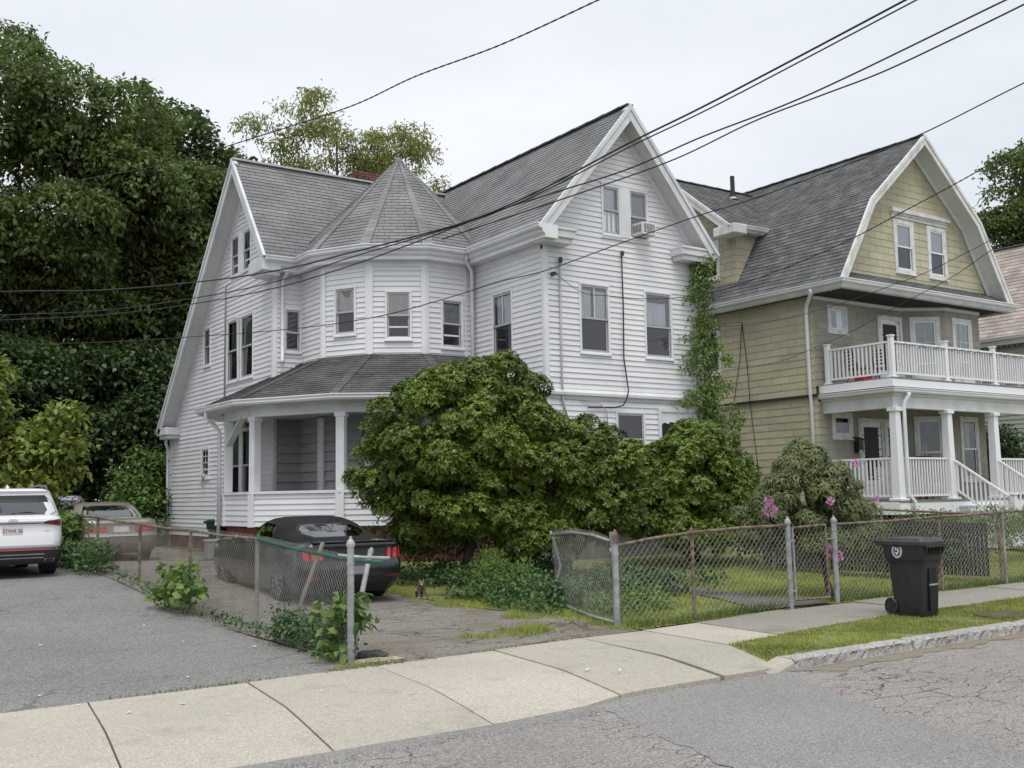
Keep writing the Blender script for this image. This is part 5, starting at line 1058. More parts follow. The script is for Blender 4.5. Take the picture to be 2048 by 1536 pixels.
# climbing vine on the house corner
def leafy(name,label,cat,base,C,Rr,n,mat,seed,ln,wd,twig=4,spread=.07,shape='hex',stems=(),stemr=.012,group=None,bark=BARKG,hang=.5,**kw):
    r=np.random.default_rng(seed); t=thing(name,label,cat,base,0,group); C=np.array(C,float); Rr=np.array(Rr,float)
    v,f=crown(C,Rr,n,r,ln,wd,twig,spread,shape,hang=hang,rlo=.3,**kw); np_mesh('foliage',v,f,mat,t,kind='stuff')
    m=MB()
    for s in stems: m.tube(s,[stemr*(1-.6*i/len(s)) for i in range(len(s))],5)
    if m.v: m.build('stem',bark,t,smooth=True)
    return t
vc=[];vr=[]; r=np.random.default_rng(50)
for z,w,dx in ((7.55,.42,.10),(7.25,.42,.05),(6.95,.40,.0),(6.65,.30,.0),(6.35,.26,.1),(6.0,.30,-.05),(5.9,.25,.35),(5.6,.34,-.1),(5.4,.3,.35),(5.2,.36,-.15),(5.1,.22,.75),(4.85,.32,.05),(4.75,.25,-.5),(4.5,.38,.1),(4.4,.22,.6),(4.15,.42,.1),(4.05,.3,-.45),(3.85,.2,.9),(3.75,.48,.15),(3.4,.5,.2),(3.1,.45,.1),(3.95,.16,-.85),(5.55,.14,-.55),(3.5,.25,.95),(6.6,.18,-.4),(5.0,.14,-.7)):
    vc.append((19.05+dx,18.98-abs(dx)*.1,z)); vr.append((w*.72,w*.6,w*.74))
leafy('climbing_vine','green vine climbing the right front corner of the white house','vine',(19.1,18.95,.3),vc,vr,6500,LF_V,51,.09,.048,twig=5,spread=.09,stems=[[(19.1+.06*math.sin(i),18.98,.3+i*.42) for i in range(18)],[(19.18+.08*math.sin(i*1.3+1),18.95,.3+i*.4) for i in range(17)]],stemr=.03)
# weeds, creepers and bushes along the fences
leafy('fence_creeper','creeper with big heart-shaped leaves wrapped round the front corner post','creeper',(5.15,10.6,0),[(5.16,10.62,.45),(5.14,10.66,.62),(5.24,10.56,.60),(5.22,10.58,.38),(5.05,10.75,.32),(5.05,10.9,.5),(5.0,10.75,.14),(4.98,10.62,.12)],[(.13,.16,.13),(.12,.14,.10),(.11,.14,.11),(.12,.13,.11),(.14,.18,.13),(.13,.2,.13),(.12,.14,.08),(.10,.12,.07)],260,LF_H,52,.105,.075,twig=2,spread=.05,shape='heart',stems=[[(5.1,10.7,0),(5.12,10.68,.3),(5.16,10.6,.55),(5.18,10.58,.72)],[(5.05,10.8,0),(5.05,10.9,.3),(5.1,10.8,.6)]])
leafy('fence_weeds','dark leafy weeds growing through the fence behind the corner post','weeds',(5.25,11.4,0),[(5.2+.1*math.sin(i*2.1),10.9+i*.14,.16+.12*math.sin(i*1.7)) for i in range(14)],[(.16,.15,.17)]*14,1900,LF_I,53,.055,.035,twig=4,spread=.05,stems=[[(5.2,11+.15*i,0),(5.22,11+.15*i+.05,.35)] for i in range(10)],stemr=.006)
leafy('fence_creeper','light green creeper leaning over the middle of the lot-side fence','creeper',(5.1,16.3,.1),[(5.1,16.2,.45),(5.0,16.5,.35),(5.1,15.9,.40),(5.12,16.0,.70),(5.05,16.6,.62),(5.02,16.8,.3)],[(.22,.3,.2),(.2,.25,.18),(.2,.26,.2),(.16,.2,.16),(.18,.24,.16),(.2,.25,.2)],420,LF_H,54,.12,.095,twig=2,spread=.07,shape='heart',stems=[[(5.15,16.2,.05),(5.1,16.2,.4),(5.08,16.1,.75)],[(5.12,16.5,.05),(5.05,16.55,.6)]])
leafy('fence_creeper','creeper with drooping bright leaves draped over the far end of the fence','creeper',(5.2,24.3,.4),[(5.2,24.2,1.25),(5.15,24.6,1.35),(5.1,24.0,1.0),(5.1,24.5,.85)],[(.3,.4,.25),(.3,.4,.25),(.25,.35,.3),(.28,.4,.3)],560,LF_H,55,.15,.11,twig=2,spread=.08,shape='heart',stems=[[(5.25,24.3,.4),(5.2,24.3,1.3)]])
leafy('fence_weeds','dark green weeds at the far end of the fence beside the white car','weeds',(5.1,22.5,.4),[(5.1+.12*math.sin(i*2.3),21.2+i*.26,.62+.14*math.sin(i*1.9)) for i in range(16)],[(.26,.25,.30)]*16,3000,LF_I,56,.075,.045,twig=4,spread=.07,stems=[[(5.1,21.3+.26*i,.38),(5.12,21.35+.26*i,.85)] for i in range(14)],stemr=.007)
leafy('fence_weeds','low sparse weeds along the foot of the lot-side fence','weeds',(5.2,14,0),[(5.2+.06*math.sin(i*2.7),12.3+i*.42,.09+float(Gn(np.array(12.3+i*.42)))) for i in range(20)],[(.1,.16,.09)]*20,900,LF_I,57,.05,.03,twig=4,spread=.04)
leafy('garden_weeds','tall feathery bright green weeds under the big evergreen shrub','weeds',(10.2,15.2,.05),[(9.75,15.0,.30),(10.05,15.2,.45),(10.4,15.0,.38),(9.95,14.7,.22),(10.2,15.5,.55),(9.6,15.4,.3)],[(.28,.25,.28),(.3,.28,.34),(.28,.25,.3),(.25,.22,.2),(.26,.25,.3),(.2,.2,.26)],2300,LF_J,58,.10,.020,twig=6,spread=.06,shape='quad',out=1.0,hang=.15,stems=[[(9.7+.1*i,15+.06*math.sin(i*3),.05),(9.72+.1*i,15.0,.6)] for i in range(9)],stemr=.007)
gc=[];gr=[]; r=np.random.default_rng(59)
for i in range(70):
    x=r.uniform(9.3,13.2); y=r.uniform(13.2,17.6)
    if x<9.6+(y-13)*.05 and y<14: continue
    gc.append((x,y,float(Gn(np.array(y)))+.14+r.uniform(0,.12))); gr.append((.3,.28,.22))
for x,y in ((9.3,18.2),(9.7,18.9),(10.2,18.6),(10.7,19.2),(11.2,18.7),(11.7,19.0),(12.2,18.5),(12.8,18.8),(13.3,18.4),(10.0,17.9),(10.9,18.3),(11.6,18.1),(12.5,17.9)):
    gc.append((x,y,.75)); gr.append((.42,.38,.48))
leafy('garden_weeds','dense dark weeds and ground ivy between driveway and house','weeds',(11,15.5,.1),gc,gr,13500,LF_I,60,.075,.055,twig=4,spread=.08)
gc=[(x,y,.12) for x,y in ((10.2,11.9),(10.6,12.3),(10.9,12.0),(10.3,12.6),(11.2,12.5),(10.0,12.3),(10.7,12.9),(11.4,12.9))]
leafy('clover_patch','bright green leafy clump on the lawn behind the bent gate','weeds',(10.6,12.3,0),gc,[(.3,.28,.14)]*len(gc),1500,LF_J,61,.06,.05,twig=4,spread=.06)
leafy('garden_weeds','fallen brown stems and small weeds beside the bent gate','weeds',(9.3,13,0),[(9.3,12.6,.08),(9.4,13.2,.12),(9.35,13.8,.12),(9.5,14.3,.15)],[(.2,.3,.1)]*4,500,LF_I,62,.06,.04,twig=4,spread=.06)
# clipped hedge and dark bushes in the neighbouring yard
leafy('hedge','clipped green hedge in front of the neighbour porch steps','hedge',(22,13.6,.1),[(19.6+i*.45,13.7+.04*i+.1*math.sin(i*2),.75+.05*math.sin(i)) for i in range(22)],[(.42,.42,.55)]*22,12000,leaf_mat('hedge_leaves',(0.075,0.128,0.027),(0.165,0.225,0.053),var=.3),63,.06,.035,twig=4,spread=.06)
leafy('yard_bush','dark tangled bushes behind the inner fence','bush',(18.5,14.5,.1),[(18.2+.15*math.sin(i*2),11.9+i*.4,.5+.12*math.sin(i*1.3)) for i in range(14)],[(.34,.38,.42)]*14,5200,LF_D,64,.07,.045,twig=4,spread=.08)  # dark foliage doubles as the shadow behind the inner fence
leafy('yard_bush','round dark bush at the right edge beyond the porch column','bush',(33.5,19.5,.4),[(33.4,20.2,2.3),(34.2,19.8,2.2),(33.8,20,3.0)],[(.8,.8,.9)]*3,4200,LF_D,65,.12,.08,twig=4,spread=.12)
# ------------------------------------------------------------------ chain-link fences
GALV=M('galvanised_steel',(.26,.27,.275),(.40,.41,.415),scale=9,rough=.5,metal=.35,detail=7)
RUST=M('rusted_rail',(.10,.065,.048),(.25,.20,.165),scale=11,rough=.85,detail=8)
WIREM=M('fence_wire',(.27,.265,.245),(.38,.37,.345),scale=5,rough=.6,metal=.1)
WIRED=M('weathered_fence_wire',(.20,.18,.15),(.33,.305,.26),scale=3,rough=.7,metal=.1)
GRNP=M('green_painted_rail',(.012,.075,.055),(.03,.11,.085),scale=10,rough=.45)
def wires_mesh(name,panels,mat,parent,rad=.0030,half=.050):
    "panels: (p_bottom,q_bottom,p_top,q_top) quads in 3d, woven diamond wires"
    V=[];Fc=[];b=0
    for pb,qb,pt,qt in panels:
        pb,qb,pt,qt=[np.array(a,float) for a in (pb,qb,pt,qt)]; L=np.linalg.norm(qb-pb); H=np.linalg.norm(pt-pb); n=max(2,int(L/half)); k=max(2,int(H/half))
        nrm=unit(np.cross(qb-pb,np.array([0,0,1.0]))); I,J=np.meshgrid(np.arange(n),np.arange(k+1),indexing='ij')
        u=(I+((J+I)%2))/n; w=J/k; u=np.clip(u,0,1)
        jit=.0022*np.sin(I*12.9+J*7.7)
        P=pb+(qb-pb)*u[...,None]+((pt-pb)*(1-u)[...,None]+(qt-qb)*u[...,None])*w[...,None]+nrm*(.003*(((J+I)%2)*2-1)+jit)[...,None]
        A=P[:,:-1].reshape(-1,3); B=P[:,1:].reshape(-1,3); d=unit(B-A); s=unit(np.cross(d,nrm)); t=np.cross(s,d)
        ring_=[]
        for a in (90,210,330): o=(s*math.cos(R_(a))+t*math.sin(R_(a)))*rad; ring_+= [A+o,B+o]
        v=np.stack(ring_,1).reshape(-1,3); m=len(A); i=np.arange(m)[:,None]*6+b
        Fc.append(np.concatenate([i+np.array([[0,1,3,2]]),i+np.array([[2,3,5,4]]),i+np.array([[4,5,1,0]])],0)); V.append(v); b+=len(v)
    return np_mesh(name,np.concatenate(V),np.concatenate(Fc),mat,parent,kind='stuff')
def post(par,x,y,z0,z1,r,mat,cap=True,top=None,name='post'):
    m=MB(); t=top or (x,y); m.tube([(x,y,z0-.1),(t[0],t[1],z1)],r,12)
    if cap: m.lathe((t[0],t[1],z1-.03),(0,0,1),[(r*1.25,0),(r*1.28,.03),(r*1.0,.06),(r*.45,.085),(r*.4,.10),(.004,.115)],12)
    return m.build(name,mat,par,smooth=False)
def bands(par,x,y,zs,r,mat):
    for z in zs: MB().lathe((x,y,z),(0,0,1),[(r*1.14,0),(r*1.14,.022)],12).build('tension_band',mat,par)
# fence between the lot and the driveway
F1=thing('chain_link_fence','old chain-link fence running back between parking lot and driveway','fence',(5.09,10.46,0))
fl=[(5.09,10.46),(5.35,13.85),(5.42,16.9),(5.45,19.9),(5.35,22.6),(5.3,25.4),(5.3,28)]
tz=[1.13,1.27,1.33,1.40,1.50,1.58,1.6]
post(F1,5.09,10.46,0,1.27,.038,GALV,name='corner_post'); bands(F1,5.09,10.46,(.16,.24,.95,1.05),.038,GALV)
for (x,y),z in list(zip(fl,tz))[1:]: post(F1,x,y,G(x,y),z-.01,.028,RUST if y>15 else WIRED,cap=False,name='line_post')
for i in range(len(fl)-1):
    a,b=fl[i],fl[i+1]; m=MB(); m.tube([(*a,tz[i]-.03),((a[0]+b[0])/2,(a[1]+b[1])/2,(tz[i]+tz[i+1])/2-.05),(*b,tz[i+1]-.03)],.021,8); m.build('top_rail',GRNP if i==0 else RUST,F1)
MB().tube([(5.09,10.46,1.10),(5.30,10.50,1.07),(5.52,10.55,1.05)],.022,8).build('rail_stub',GRNP,F1)
MB().tube([(5.15,10.9,1.13),(5.4,10.75,1.10),(5.70,10.72,1.08)],.019,8).build('rail_stub',GALV,F1)
pan=[]
for i in range(len(fl)-1):
    a,b=fl[i],fl[i+1]; pan.append(((a[0],a[1],G(*a)+.02),(b[0],b[1],G(*b)+.02),(a[0],a[1],tz[i]+.02),(b[0],b[1],tz[i+1]+.02)))
wires_mesh('chain_link_mesh',pan[:1],WIREM,F1,rad=.0026,half=.04); wires_mesh('chain_link_mesh',pan[1:],WIRED,F1,rad=.0026,half=.044)
t=thing('leaning_post','bent grey steel post leaning behind the front corner post','post',(5.42,10.95,0)); m=MB(); m.tube([(5.36,10.95,-.05),(5.45,11.0,.5),(5.68,11.15,1.14)],.030,10); m.lathe((5.675,11.145,1.12),(.4,.2,1),[(.034,0),(.034,.04),(.012,.07)],10); m.build('pipe',GALV,t); bands(t,5.5,11.03,(.62,),.032,GALV)
t=thing('leaning_post','weathered post leaning inside the fence in front of the black car','post',(5.5,12.8,0)); MB().tube([(5.42,12.85,-.05),(5.55,12.80,.5),(5.79,12.7,1.2)],.026,10).build('pipe',WIRED,t)
# bent drive gate
GT=thing('drive_gate','bent silver chain-link drive gate standing open beside the driveway','gate',(9.3,11.2,0))
gb=[(9.26,11.05,.05),(9.55,11.9,.04),(9.95,12.9,.05),(10.36,13.8,.07)]; gt=[(9.16,11.02,1.14),(9.55,11.85,1.18),(9.9,12.8,1.19),(10.20,13.70,1.12)]
MB().tube(gb,.021,8).build('bottom_rail',GALV,GT,smooth=True); MB().tube(gt,.021,8).build('top_rail',GALV,GT,smooth=True)
MB().tube([gb[0],(9.25,11.03,.6),(9.2,11.02,1.25)],.022,8).build('hinge_upright',GALV,GT); MB().tube([gb[3],(10.33,13.78,.35),(10.45,13.8,.62),(10.30,13.74,.95),(10.18,13.69,1.18)],.021,8).build('bent_upright',GALV,GT,smooth=True)
wires_mesh('chain_link_mesh',[(gb[i],gb[i+1],(gt[i][0],gt[i][1],gt[i][2]+.05),(gt[i+1][0],gt[i+1][1],gt[i+1][2]+.07)) for i in range(3)],WIREM,GT,rad=.0032)
MB().lathe((9.2,10.98,.98),(0,0,1),[(.05,0),(.055,.03),(.05,.06)],10).build('hinge',GALV,GT)
# front fence, small gate, fence on to the right
F2=thing('chain_link_fence','front chain-link fence with rusty rail between drive gate and small gate','fence',(9.18,10.91,0))
post(F2,9.18,10.91,0,1.14,.042,GALV,cap=False,name='gate_post'); bands(F2,9.18,10.91,(.17,.25,.62,.95),.042,GALV); MB().lathe((9.18,10.91,1.10),(0,0,1),[(.048,0),(.05,.1),(.045,.12),(.02,.17),(.003,.19)],10).build('post_cap',RUST,F2)
post(F2,10.56,10.88,0,1.22,.026,RUST,name='line_post'); post(F2,12.58,10.90,0,1.29,.04,GALV,name='gate_post'); bands(F2,12.58,10.90,(.1,.38,.72,1.02),.04,GALV)
for a,b,za,zb in (((9.18,10.91),(10.56,10.88),1.07,1.20),((10.56,10.88),(12.58,10.90),1.20,1.24)): MB().tube([(*a,za),((a[0]+b[0])/2,(a[1]+b[1])/2,(za+zb)/2+.015),(*b,zb)],.021,8).build('top_rail',RUST,F2,smooth=True)
wires_mesh('chain_link_mesh',[((9.22,10.91,.03),(10.56,10.88,.02),(9.22,10.91,1.10),(10.56,10.88,1.22)),((10.56,10.88,.02),(12.54,10.90,.02),(10.56,10.88,1.22),(12.54,10.90,1.26))],WIREM,F2)
MB().tube([(9.26,10.91,.03),(9.27,10.91,1.1)],.006,5).build('tension_bar',RUST,F2)
G2=thing('garden_gate','small rusty chain-link garden gate between two grey posts','gate',(13.2,10.93,0))
q=[(12.70,10.90,.12),(13.52,10.94,.10),(13.50,10.94,1.22),(12.68,10.90,1.20)]
for nm,a,b,mt in (('frame_bottom',q[0],q[1],RUST),('frame_side',q[1],q[2],RUST),('frame_top',q[2],q[3],RUST),('frame_side',q[3],q[0],GALV)): MB().tube([a,b],.019,8).build(nm,mt,G2)
wires_mesh('chain_link_mesh',[(q[0],q[1],q[3],q[2])],WIRED,G2); MB().tube([(13.5,10.93,1.0),(13.7,10.95,1.0)],.012,6).build('latch',GALV,G2); MB().tube([(12.6,10.9,1.0),(12.72,10.9,1.0)],.016,6).build('hinge',GALV,G2); MB().tube([(12.6,10.9,.25),(12.72,10.9,.25)],.016,6).build('hinge',GALV,G2)
F3_=thing('chain_link_fence','front chain-link fence behind the black bin, right of the small gate','fence',(13.74,10.97,0))
post(F3_,13.74,10.97,0,1.28,.042,GALV,name='gate_post'); bands(F3_,13.74,10.97,(.3,.62,1.0,1.12),.042,GALV)
rp=[(13.74,10.97,1.22),(16.55,10.98,1.27),(18.55,11.0,1.31),(20.8,11.0,1.33),(23,11.0,1.33),(26,11.0,1.33)]
for x,y,z in rp[1:]: post(F3_,x,y,0,z,.027,RUST if x<17 else WIRED,name='line_post')
for a,b in zip(rp[:-1],rp[1:]): MB().tube([a,((a[0]+b[0])/2,(a[1]+b[1])/2,(a[2]+b[2])/2-.015),b],.02,8).build('top_rail',RUST,F3_,smooth=True)
wires_mesh('chain_link_mesh',[((a[0],a[1],.04),(b[0],b[1],.04),(a[0],a[1],a[2]+.02),(b[0],b[1],b[2]+.02)) for a,b in zip(rp[:-1],rp[1:])],WIREM,F3_)
F4=thing('side_fence','dark inner fence running back from the front fence to the porch','fence',(17.6,11,0))
sp=[(18.5,11.05,1.25),(18.0,13.2,1.36),(17.5,15.6,1.42),(17.3,17.6,1.46)]
for x,y,z in sp: post(F4,x,y,G(x,y),z,.028,RUST,name='line_post')
for a,b in zip(sp[:-1],sp[1:]): MB().tube([a,b],.02,8).build('top_rail',RUST,F4)
wires_mesh('chain_link_mesh',[((a[0],a[1],G(a[0],a[1])),(b[0],b[1],G(b[0],b[1])),(a[0],a[1],a[2]+.05),(b[0],b[1],b[2]+.05)) for a,b in zip(sp[:-1],sp[1:])],WIRED,F4,half=.055)
SLM=M('dark_shadow_slat',(.022,.02,.024),(.045,.04,.045),scale=6,rough=.7); sl=MB().box((-.03,-.004,0),(.03,.004,1)).mesh('shadow_slat'); sl.materials.append(SLM)  # near-black slats carry the shadow behind this fence in their colour
for i in range(64):
    t=i/63; y=11.3+4.6*t; x=18.45-.9*t; o=put(sl,'shadow_slat',(x-17.6+.02,y-11,G(x,y)+.12),R_(101),F4,(1,1,.98+.1*t))
# ------------------------------------------------------------------ cars
def car_surface(tab,n):
    Z=[t[0] for t in tab]; W_=[t[1] for t in tab]; A=[t[2] for t in tab]; B=[t[3] for t in tab]
    def par(z): return np.interp(z,Z,W_),np.interp(z,Z,A),np.interp(z,Z,B)
    def rear(x,z,o=0.0):
        w,a,b=par(z); yc=(a+b)/2; ly=(b-a)/2; return (x, yc-ly*(max(0,1-abs(x/w)**n))**(1/n)-o, z)
    def side(y,z,s,o=0.0):
        w,a,b=par(z); yc=(a+b)/2; ly=(b-a)/2; return (s*(w*(max(0,1-abs((y-yc)/ly)**n))**(1/n)+o), y, z)
    return par,rear,side
def ring_stack(tab,n,k=72,cap_top=True,cap_bot=True,sub=2):
    tz_=np.interp(np.linspace(0,len(tab)-1,(len(tab)-1)*sub+1),range(len(tab)),[t[0] for t in tab]); par,_,_=car_surface(tab,n); V=[];Fc=[]
    for z in tz_:
        w,a,b=par(z); yc=(a+b)/2; ly=(b-a)/2
        for i in range(k):
            t=2*math.pi*i/k; c,s=math.cos(t),math.sin(t); V.append((w*math.copysign(abs(c)**(2/n),c), yc+ly*math.copysign(abs(s)**(2/n),s), z))
    m=len(tz_)
    for j in range(m-1):
        for i in range(k): i2=(i+1)%k; Fc.append((j*k+i,j*k+i2,(j+1)*k+i2,(j+1)*k+i))
    if cap_bot: Fc.append(tuple(reversed(range(k))))
    if cap_top: Fc.append(tuple(range((m-1)*k,m*k)))
    return MB().add(V,Fc)
def rpanel(surf,poly,off,n=8):
    "panel on the rear: poly of (x,z), fan around its centre with subdivided edges"
    P=[]
    for i in range(len(poly)):
        a=poly[i];b=poly[(i+1)%len(poly)]
        for j in range(n): P.append((a[0]+(b[0]-a[0])*j/n,a[1]+(b[1]-a[1])*j/n))
    cx=sum(p[0] for p in P)/len(P);cz=sum(p[1] for p in P)/len(P); V=[surf(cx,cz,off)]; Fc=[]; N=len(P)
    for f_ in (.25,.5,.75,1.0): V+=[surf(cx+(p[0]-cx)*f_,cz+(p[1]-cz)*f_,off) for p in P]
    V+=[surf(p[0],p[1],-.01) for p in P]
    Fc+=[(0,1+(i+1)%N,1+i) for i in range(N)]
    for j in range(4):
        for i in range(N): i2=(i+1)%N; Fc.append((1+j*N+i,1+j*N+i2,1+(j+1)*N+i2,1+(j+1)*N+i))
    return MB().add(V,[tuple(reversed(f)) for f in Fc])
def wheel(par,x,y,r,w,s,rimm,spokes=10,tyre=None):
    TY=tyre or M('tyre',(.014,.014,.014),(.024,.023,.022),scale=20,rough=.85); d=(s,0,0)
    wh=MB().lathe((x-s*w,y,r),d,[(r*.66,0),(r*.93,.0),(r,.03),(r,w-.03),(r*.93,w),(r*.66,w-.01)],28).build('wheel',TY,par,local=True,smooth=False)
    MB().lathe((x-s*.05,y,r),d,[(r*.66,0),(r*.66,.045),(r*.60,.045),(r*.58,.0)],24).build('rim',rimm,wh)
    m=MB()
    for i in range(spokes):
        a=2*math.pi*i/spokes; m.bar((x-s*.01,y+math.cos(a)*r*.08,r+math.sin(a)*r*.08),(x-s*.02,y+math.cos(a+.12)*r*.62,r+math.sin(a+.12)*r*.62),.02,.035,up=d)
    m.lathe((x-s*.02,y,r),d,[(r*.14,0),(r*.12,.02)],12); m.build('spokes',rimm,wh); return wh
def bake_cut(o,cuts):
    for c in cuts:
        co=bpy.data.objects.new('c',c.mesh('c')); COL.objects.link(co); md=o.modifiers.new('b','BOOLEAN'); md.object=co; md.operation='DIFFERENCE'; md.solver='EXACT'
    bpy.context.view_layer.update(); dg=bpy.context.evaluated_depsgraph_get(); me=bpy.data.meshes.new_from_object(o.evaluated_get(dg)); cs=[md.object for md in o.modifiers]; o.modifiers.clear(); o.data=me
    for c in cs: bpy.data.objects.remove(c,do_unlink=True)
    return o
def wells(ys,hw,r): return [MB().lathe((s*(hw-.30),y,r*1.0),(s,0,0),[(r*1.13,0),(r*1.13,.6)],28) for y in ys for s in (-1,1)]
def shade(o,ang=35):
    me=o.data; me.polygons.foreach_set('use_smooth',[True]*len(me.polygons))
    try: me.set_sharp_from_angle(angle=R_(ang))
    except Exception: pass
    return o
def text_mesh(s,size,mat,name,par,mw,ext=.002):
    c=bpy.data.curves.new('t','FONT'); c.body=s; c.size=size; c.extrude=ext; c.align_x='CENTER'; c.align_y='CENTER'; o=bpy.data.objects.new('t',c); COL.objects.link(o); bpy.context.view_layer.update()
    me=bpy.data.meshes.new_from_object(o.evaluated_get(bpy.context.evaluated_depsgraph_get())); bpy.data.objects.remove(o,do_unlink=True); me.transform(mw); me.materials.clear(); me.materials.append(mat); x=bpy.data.objects.new(name,me); link(x,par,True); return x
def stand(x,y,z,sx=1.0): return Matrix.Translation((x,y,z))@Matrix.Rotation(R_(90),4,'X')@Matrix.Diagonal((sx,1,1,1))
CHROME=M('chrome',(.62,.63,.64),rough=.18,metal=1.0); CARGL=glass_mat('tinted_car_glass',tint=(.16,.18,.18),base=.10,gain=1.6,rough=.03); REDL=M('red_lens',(.42,.012,.012),(.60,.03,.025),scale=30,rough=.2,coat=.6); DRED=M('dark_red_lens',(.13,.008,.010),(.22,.012,.014),scale=25,rough=.18,coat=.8)
PLATE=M('plate_white',(.62,.62,.62),rough=.5); PTXT=M('plate_red',(.30,.04,.05),rough=.6); ALLOY=M('alloy_rim',(.32,.33,.34),rough=.35,metal=.8); BPL=M('black_trim',(.018,.018,.019),rough=.5); CLAD=M('grey_cladding',(.035,.035,.037),rough=.65)
def car(name,label,loc,rz=0): return thing(name,label,'car',loc,rz)
# black convertible
CB=car('convertible_car','black convertible with dark soft top and three-bar red tail lights, in the driveway',(7.70,15.60,.075),R_(-1.5))
BLKP=M('black_paint',(.004,.010,.012),(.005,.015,.018),scale=1.5,rough=.28,spec=.5,coat=.9); SOFT=M('soft_top_fabric',(.020,.019,.019),(.032,.030,.030),scale=3,rough=.95,bump=.25,bscale=220,spec=.15)
tb=[(.17,.82,.24,4.5),(.24,.88,.14,4.62),(.34,.925,.06,4.72),(.48,.95,.02,4.77),(.62,.957,.02,4.78),(.70,.957,.05,4.76),(.80,.955,.07,4.73),(.88,.945,.075,4.70),(.93,.925,.05,4.64),(.965,.89,.055,4.55),(.985,.84,.11,4.42),(1.0,.70,.30,4.1)]
par,rear,side=car_surface(tb,9.0)
b=ring_stack(tb,9.0).build('body',BLKP,CB,local=True); shade(bake_cut(b,wells((1.06,3.80),.957,.345)),30)
for y in (1.06,3.80):
    for s in (-1,1): wheel(CB,s*.945,y,.345,.24,s,ALLOY,10)
tg=[(.96,.83,.58,3.45),(1.05,.815,.74,3.22),(1.15,.775,.96,2.98),(1.24,.72,1.22,2.78),(1.31,.65,1.48,2.58),(1.36,.55,1.70,2.40),(1.385,.40,1.85,2.25),(1.39,.2,1.95,2.15)]
p2,r2,s2=car_surface(tg,4.2); o=ring_stack(tg,4.2).build('soft_top',SOFT,CB,local=True); shade(o,50)
rpanel(r2,[(-.40,1.06),(.40,1.06),(.55,1.12),(.54,1.19),(.44,1.255),(-.44,1.255),(-.54,1.19),(-.55,1.12)],.008).build('rear_window',CARGL,CB,local=True)
rpanel(r2,[(-.43,1.045),(.43,1.045),(.58,1.11),(.57,1.20),(.46,1.272),(-.46,1.272),(-.57,1.20),(-.58,1.11)],.003).build('window_seal',BPL,CB,local=True)
for s in (-1,1):
    f=lambda y,z,o,s=s: s2(y,z,s,o); q=rpanel(f,[(1.62,1.02),(3.05,1.02),(2.60,1.24),(2.30,1.29),(1.72,1.26)],.006); q.build('side_window',CARGL,CB,local=True)
rpanel(rear,[(-.86,.70),(.86,.70),(.88,.895),(-.88,.895)],.004).build('tail_panel',BPL,CB,local=True)
for s in (-1,1):
    for i,xx in enumerate((.56,.67,.78)): rpanel(rear,[(s*(xx),.715),(s*(xx+.065),.715),(s*(xx+.085),.875),(s*(xx+.02),.875)][::s],.014,3).build('tail_light',REDL,CB,local=True)
    rpanel(rear,[(s*.55,.40),(s*.85,.41),(s*.86,.45),(s*.55,.44)][::s],.008,3).build('reflector',DRED,CB,local=True)
rpanel(rear,[(-.80,.20),(.80,.20),(.88,.38),(.5,.42),(-.5,.42),(-.88,.38)],.010).build('rear_diffuser',M('satin_black',(.012,.012,.012),rough=.7),CB,local=True)
rpanel(rear,[(-.16,.47),(.16,.47),(.16,.60),(-.16,.60)],.012,3).build('licence_plate',M('shadowed_plate',(.22,.23,.25),rough=.5),CB,local=True)  # plate greyed in colour as if it lay in shadow
m=MB(); m.bar((-.72,.10,.995),(.72,.10,.995),.16,.022); m.bar((-.60,.16,.965),(-.60,.10,.99),.05,.05); m.bar((.60,.16,.965),(.60,.10,.99),.05,.05); bevel(m.build('spoiler',BLKP,CB,local=True),.008,2)
for s in (-1,1): m=MB(); m.lathe((s*1.02,2.75,1.0),(0,1,0),[(.05,0),(.09,.03),(.085,.12),(.03,.17)],12); m.bar((s*.9,2.8,.98),(s*1.0,2.8,.99),.05,.03); m.build('door_mirror',BLKP,CB,local=True)
# white suv
SU=car('suv_car','white SUV with red lights parked at the left edge of the lot',(3.58,21.45,.40),R_(0))
WHP=M('white_paint',(.74,.75,.76),rough=.25,coat=.8,spec=.5)
tb=[(.52,.925,.05,4.70),(.60,.942,.02,4.76),(.75,.95,.045,4.76),(.88,.952,.085,4.72),(.98,.950,.085,4.70),(1.04,.945,.06,4.66),(1.09,.935,.08,4.55),(1.12,.92,.12,4.35)]
tl=[(.24,.84,.20,4.5),(.30,.88,.10,4.62),(.40,.925,.03,4.74),(.50,.945,.0,4.77),(.56,.94,.04,4.74)]
tg=[(1.10,.925,.115,3.75),(1.20,.905,.16,3.50),(1.32,.870,.235,3.25),(1.45,.825,.32,3.0),(1.55,.785,.36,2.82),(1.61,.745,.34,2.7),(1.645,.69,.38,2.55),(1.665,.58,.5,2.3),(1.672,.3,.8,2.0)]
par,rear,side=car_surface(tb,9.0); pL,rL,sL=car_surface(tl,9.0); pg,rg,sg=car_surface(tg,6.5)
o=ring_stack(tb,9.0).build('body',WHP,SU,local=True); shade(bake_cut(o,wells((1.0,3.77),.95,.365)),30); o=ring_stack(tl,9.0).build('cladding',CLAD,SU,local=True); shade(bake_cut(o,wells((1.0,3.77),.95,.365)),30); shade(ring_stack(tg,6.5).build('roof_and_pillars',WHP,SU,local=True),40)
for y in (1.0,3.77):
    for s in (-1,1): wheel(SU,s*.93,y,.365,.25,s,ALLOY,5)
rpanel(rg,[(-.70,1.165),(.70,1.165),(.80,1.22),(.72,1.42),(.60,1.52),(-.60,1.52),(-.72,1.42),(-.80,1.22)],.006).build('rear_window',CARGL,SU,local=True)
rpanel(rg,[(-.66,1.40),(.66,1.40),(.60,1.53),(-.60,1.53)],.010).build('spoiler_shadow_band',BPL,SU,local=True)
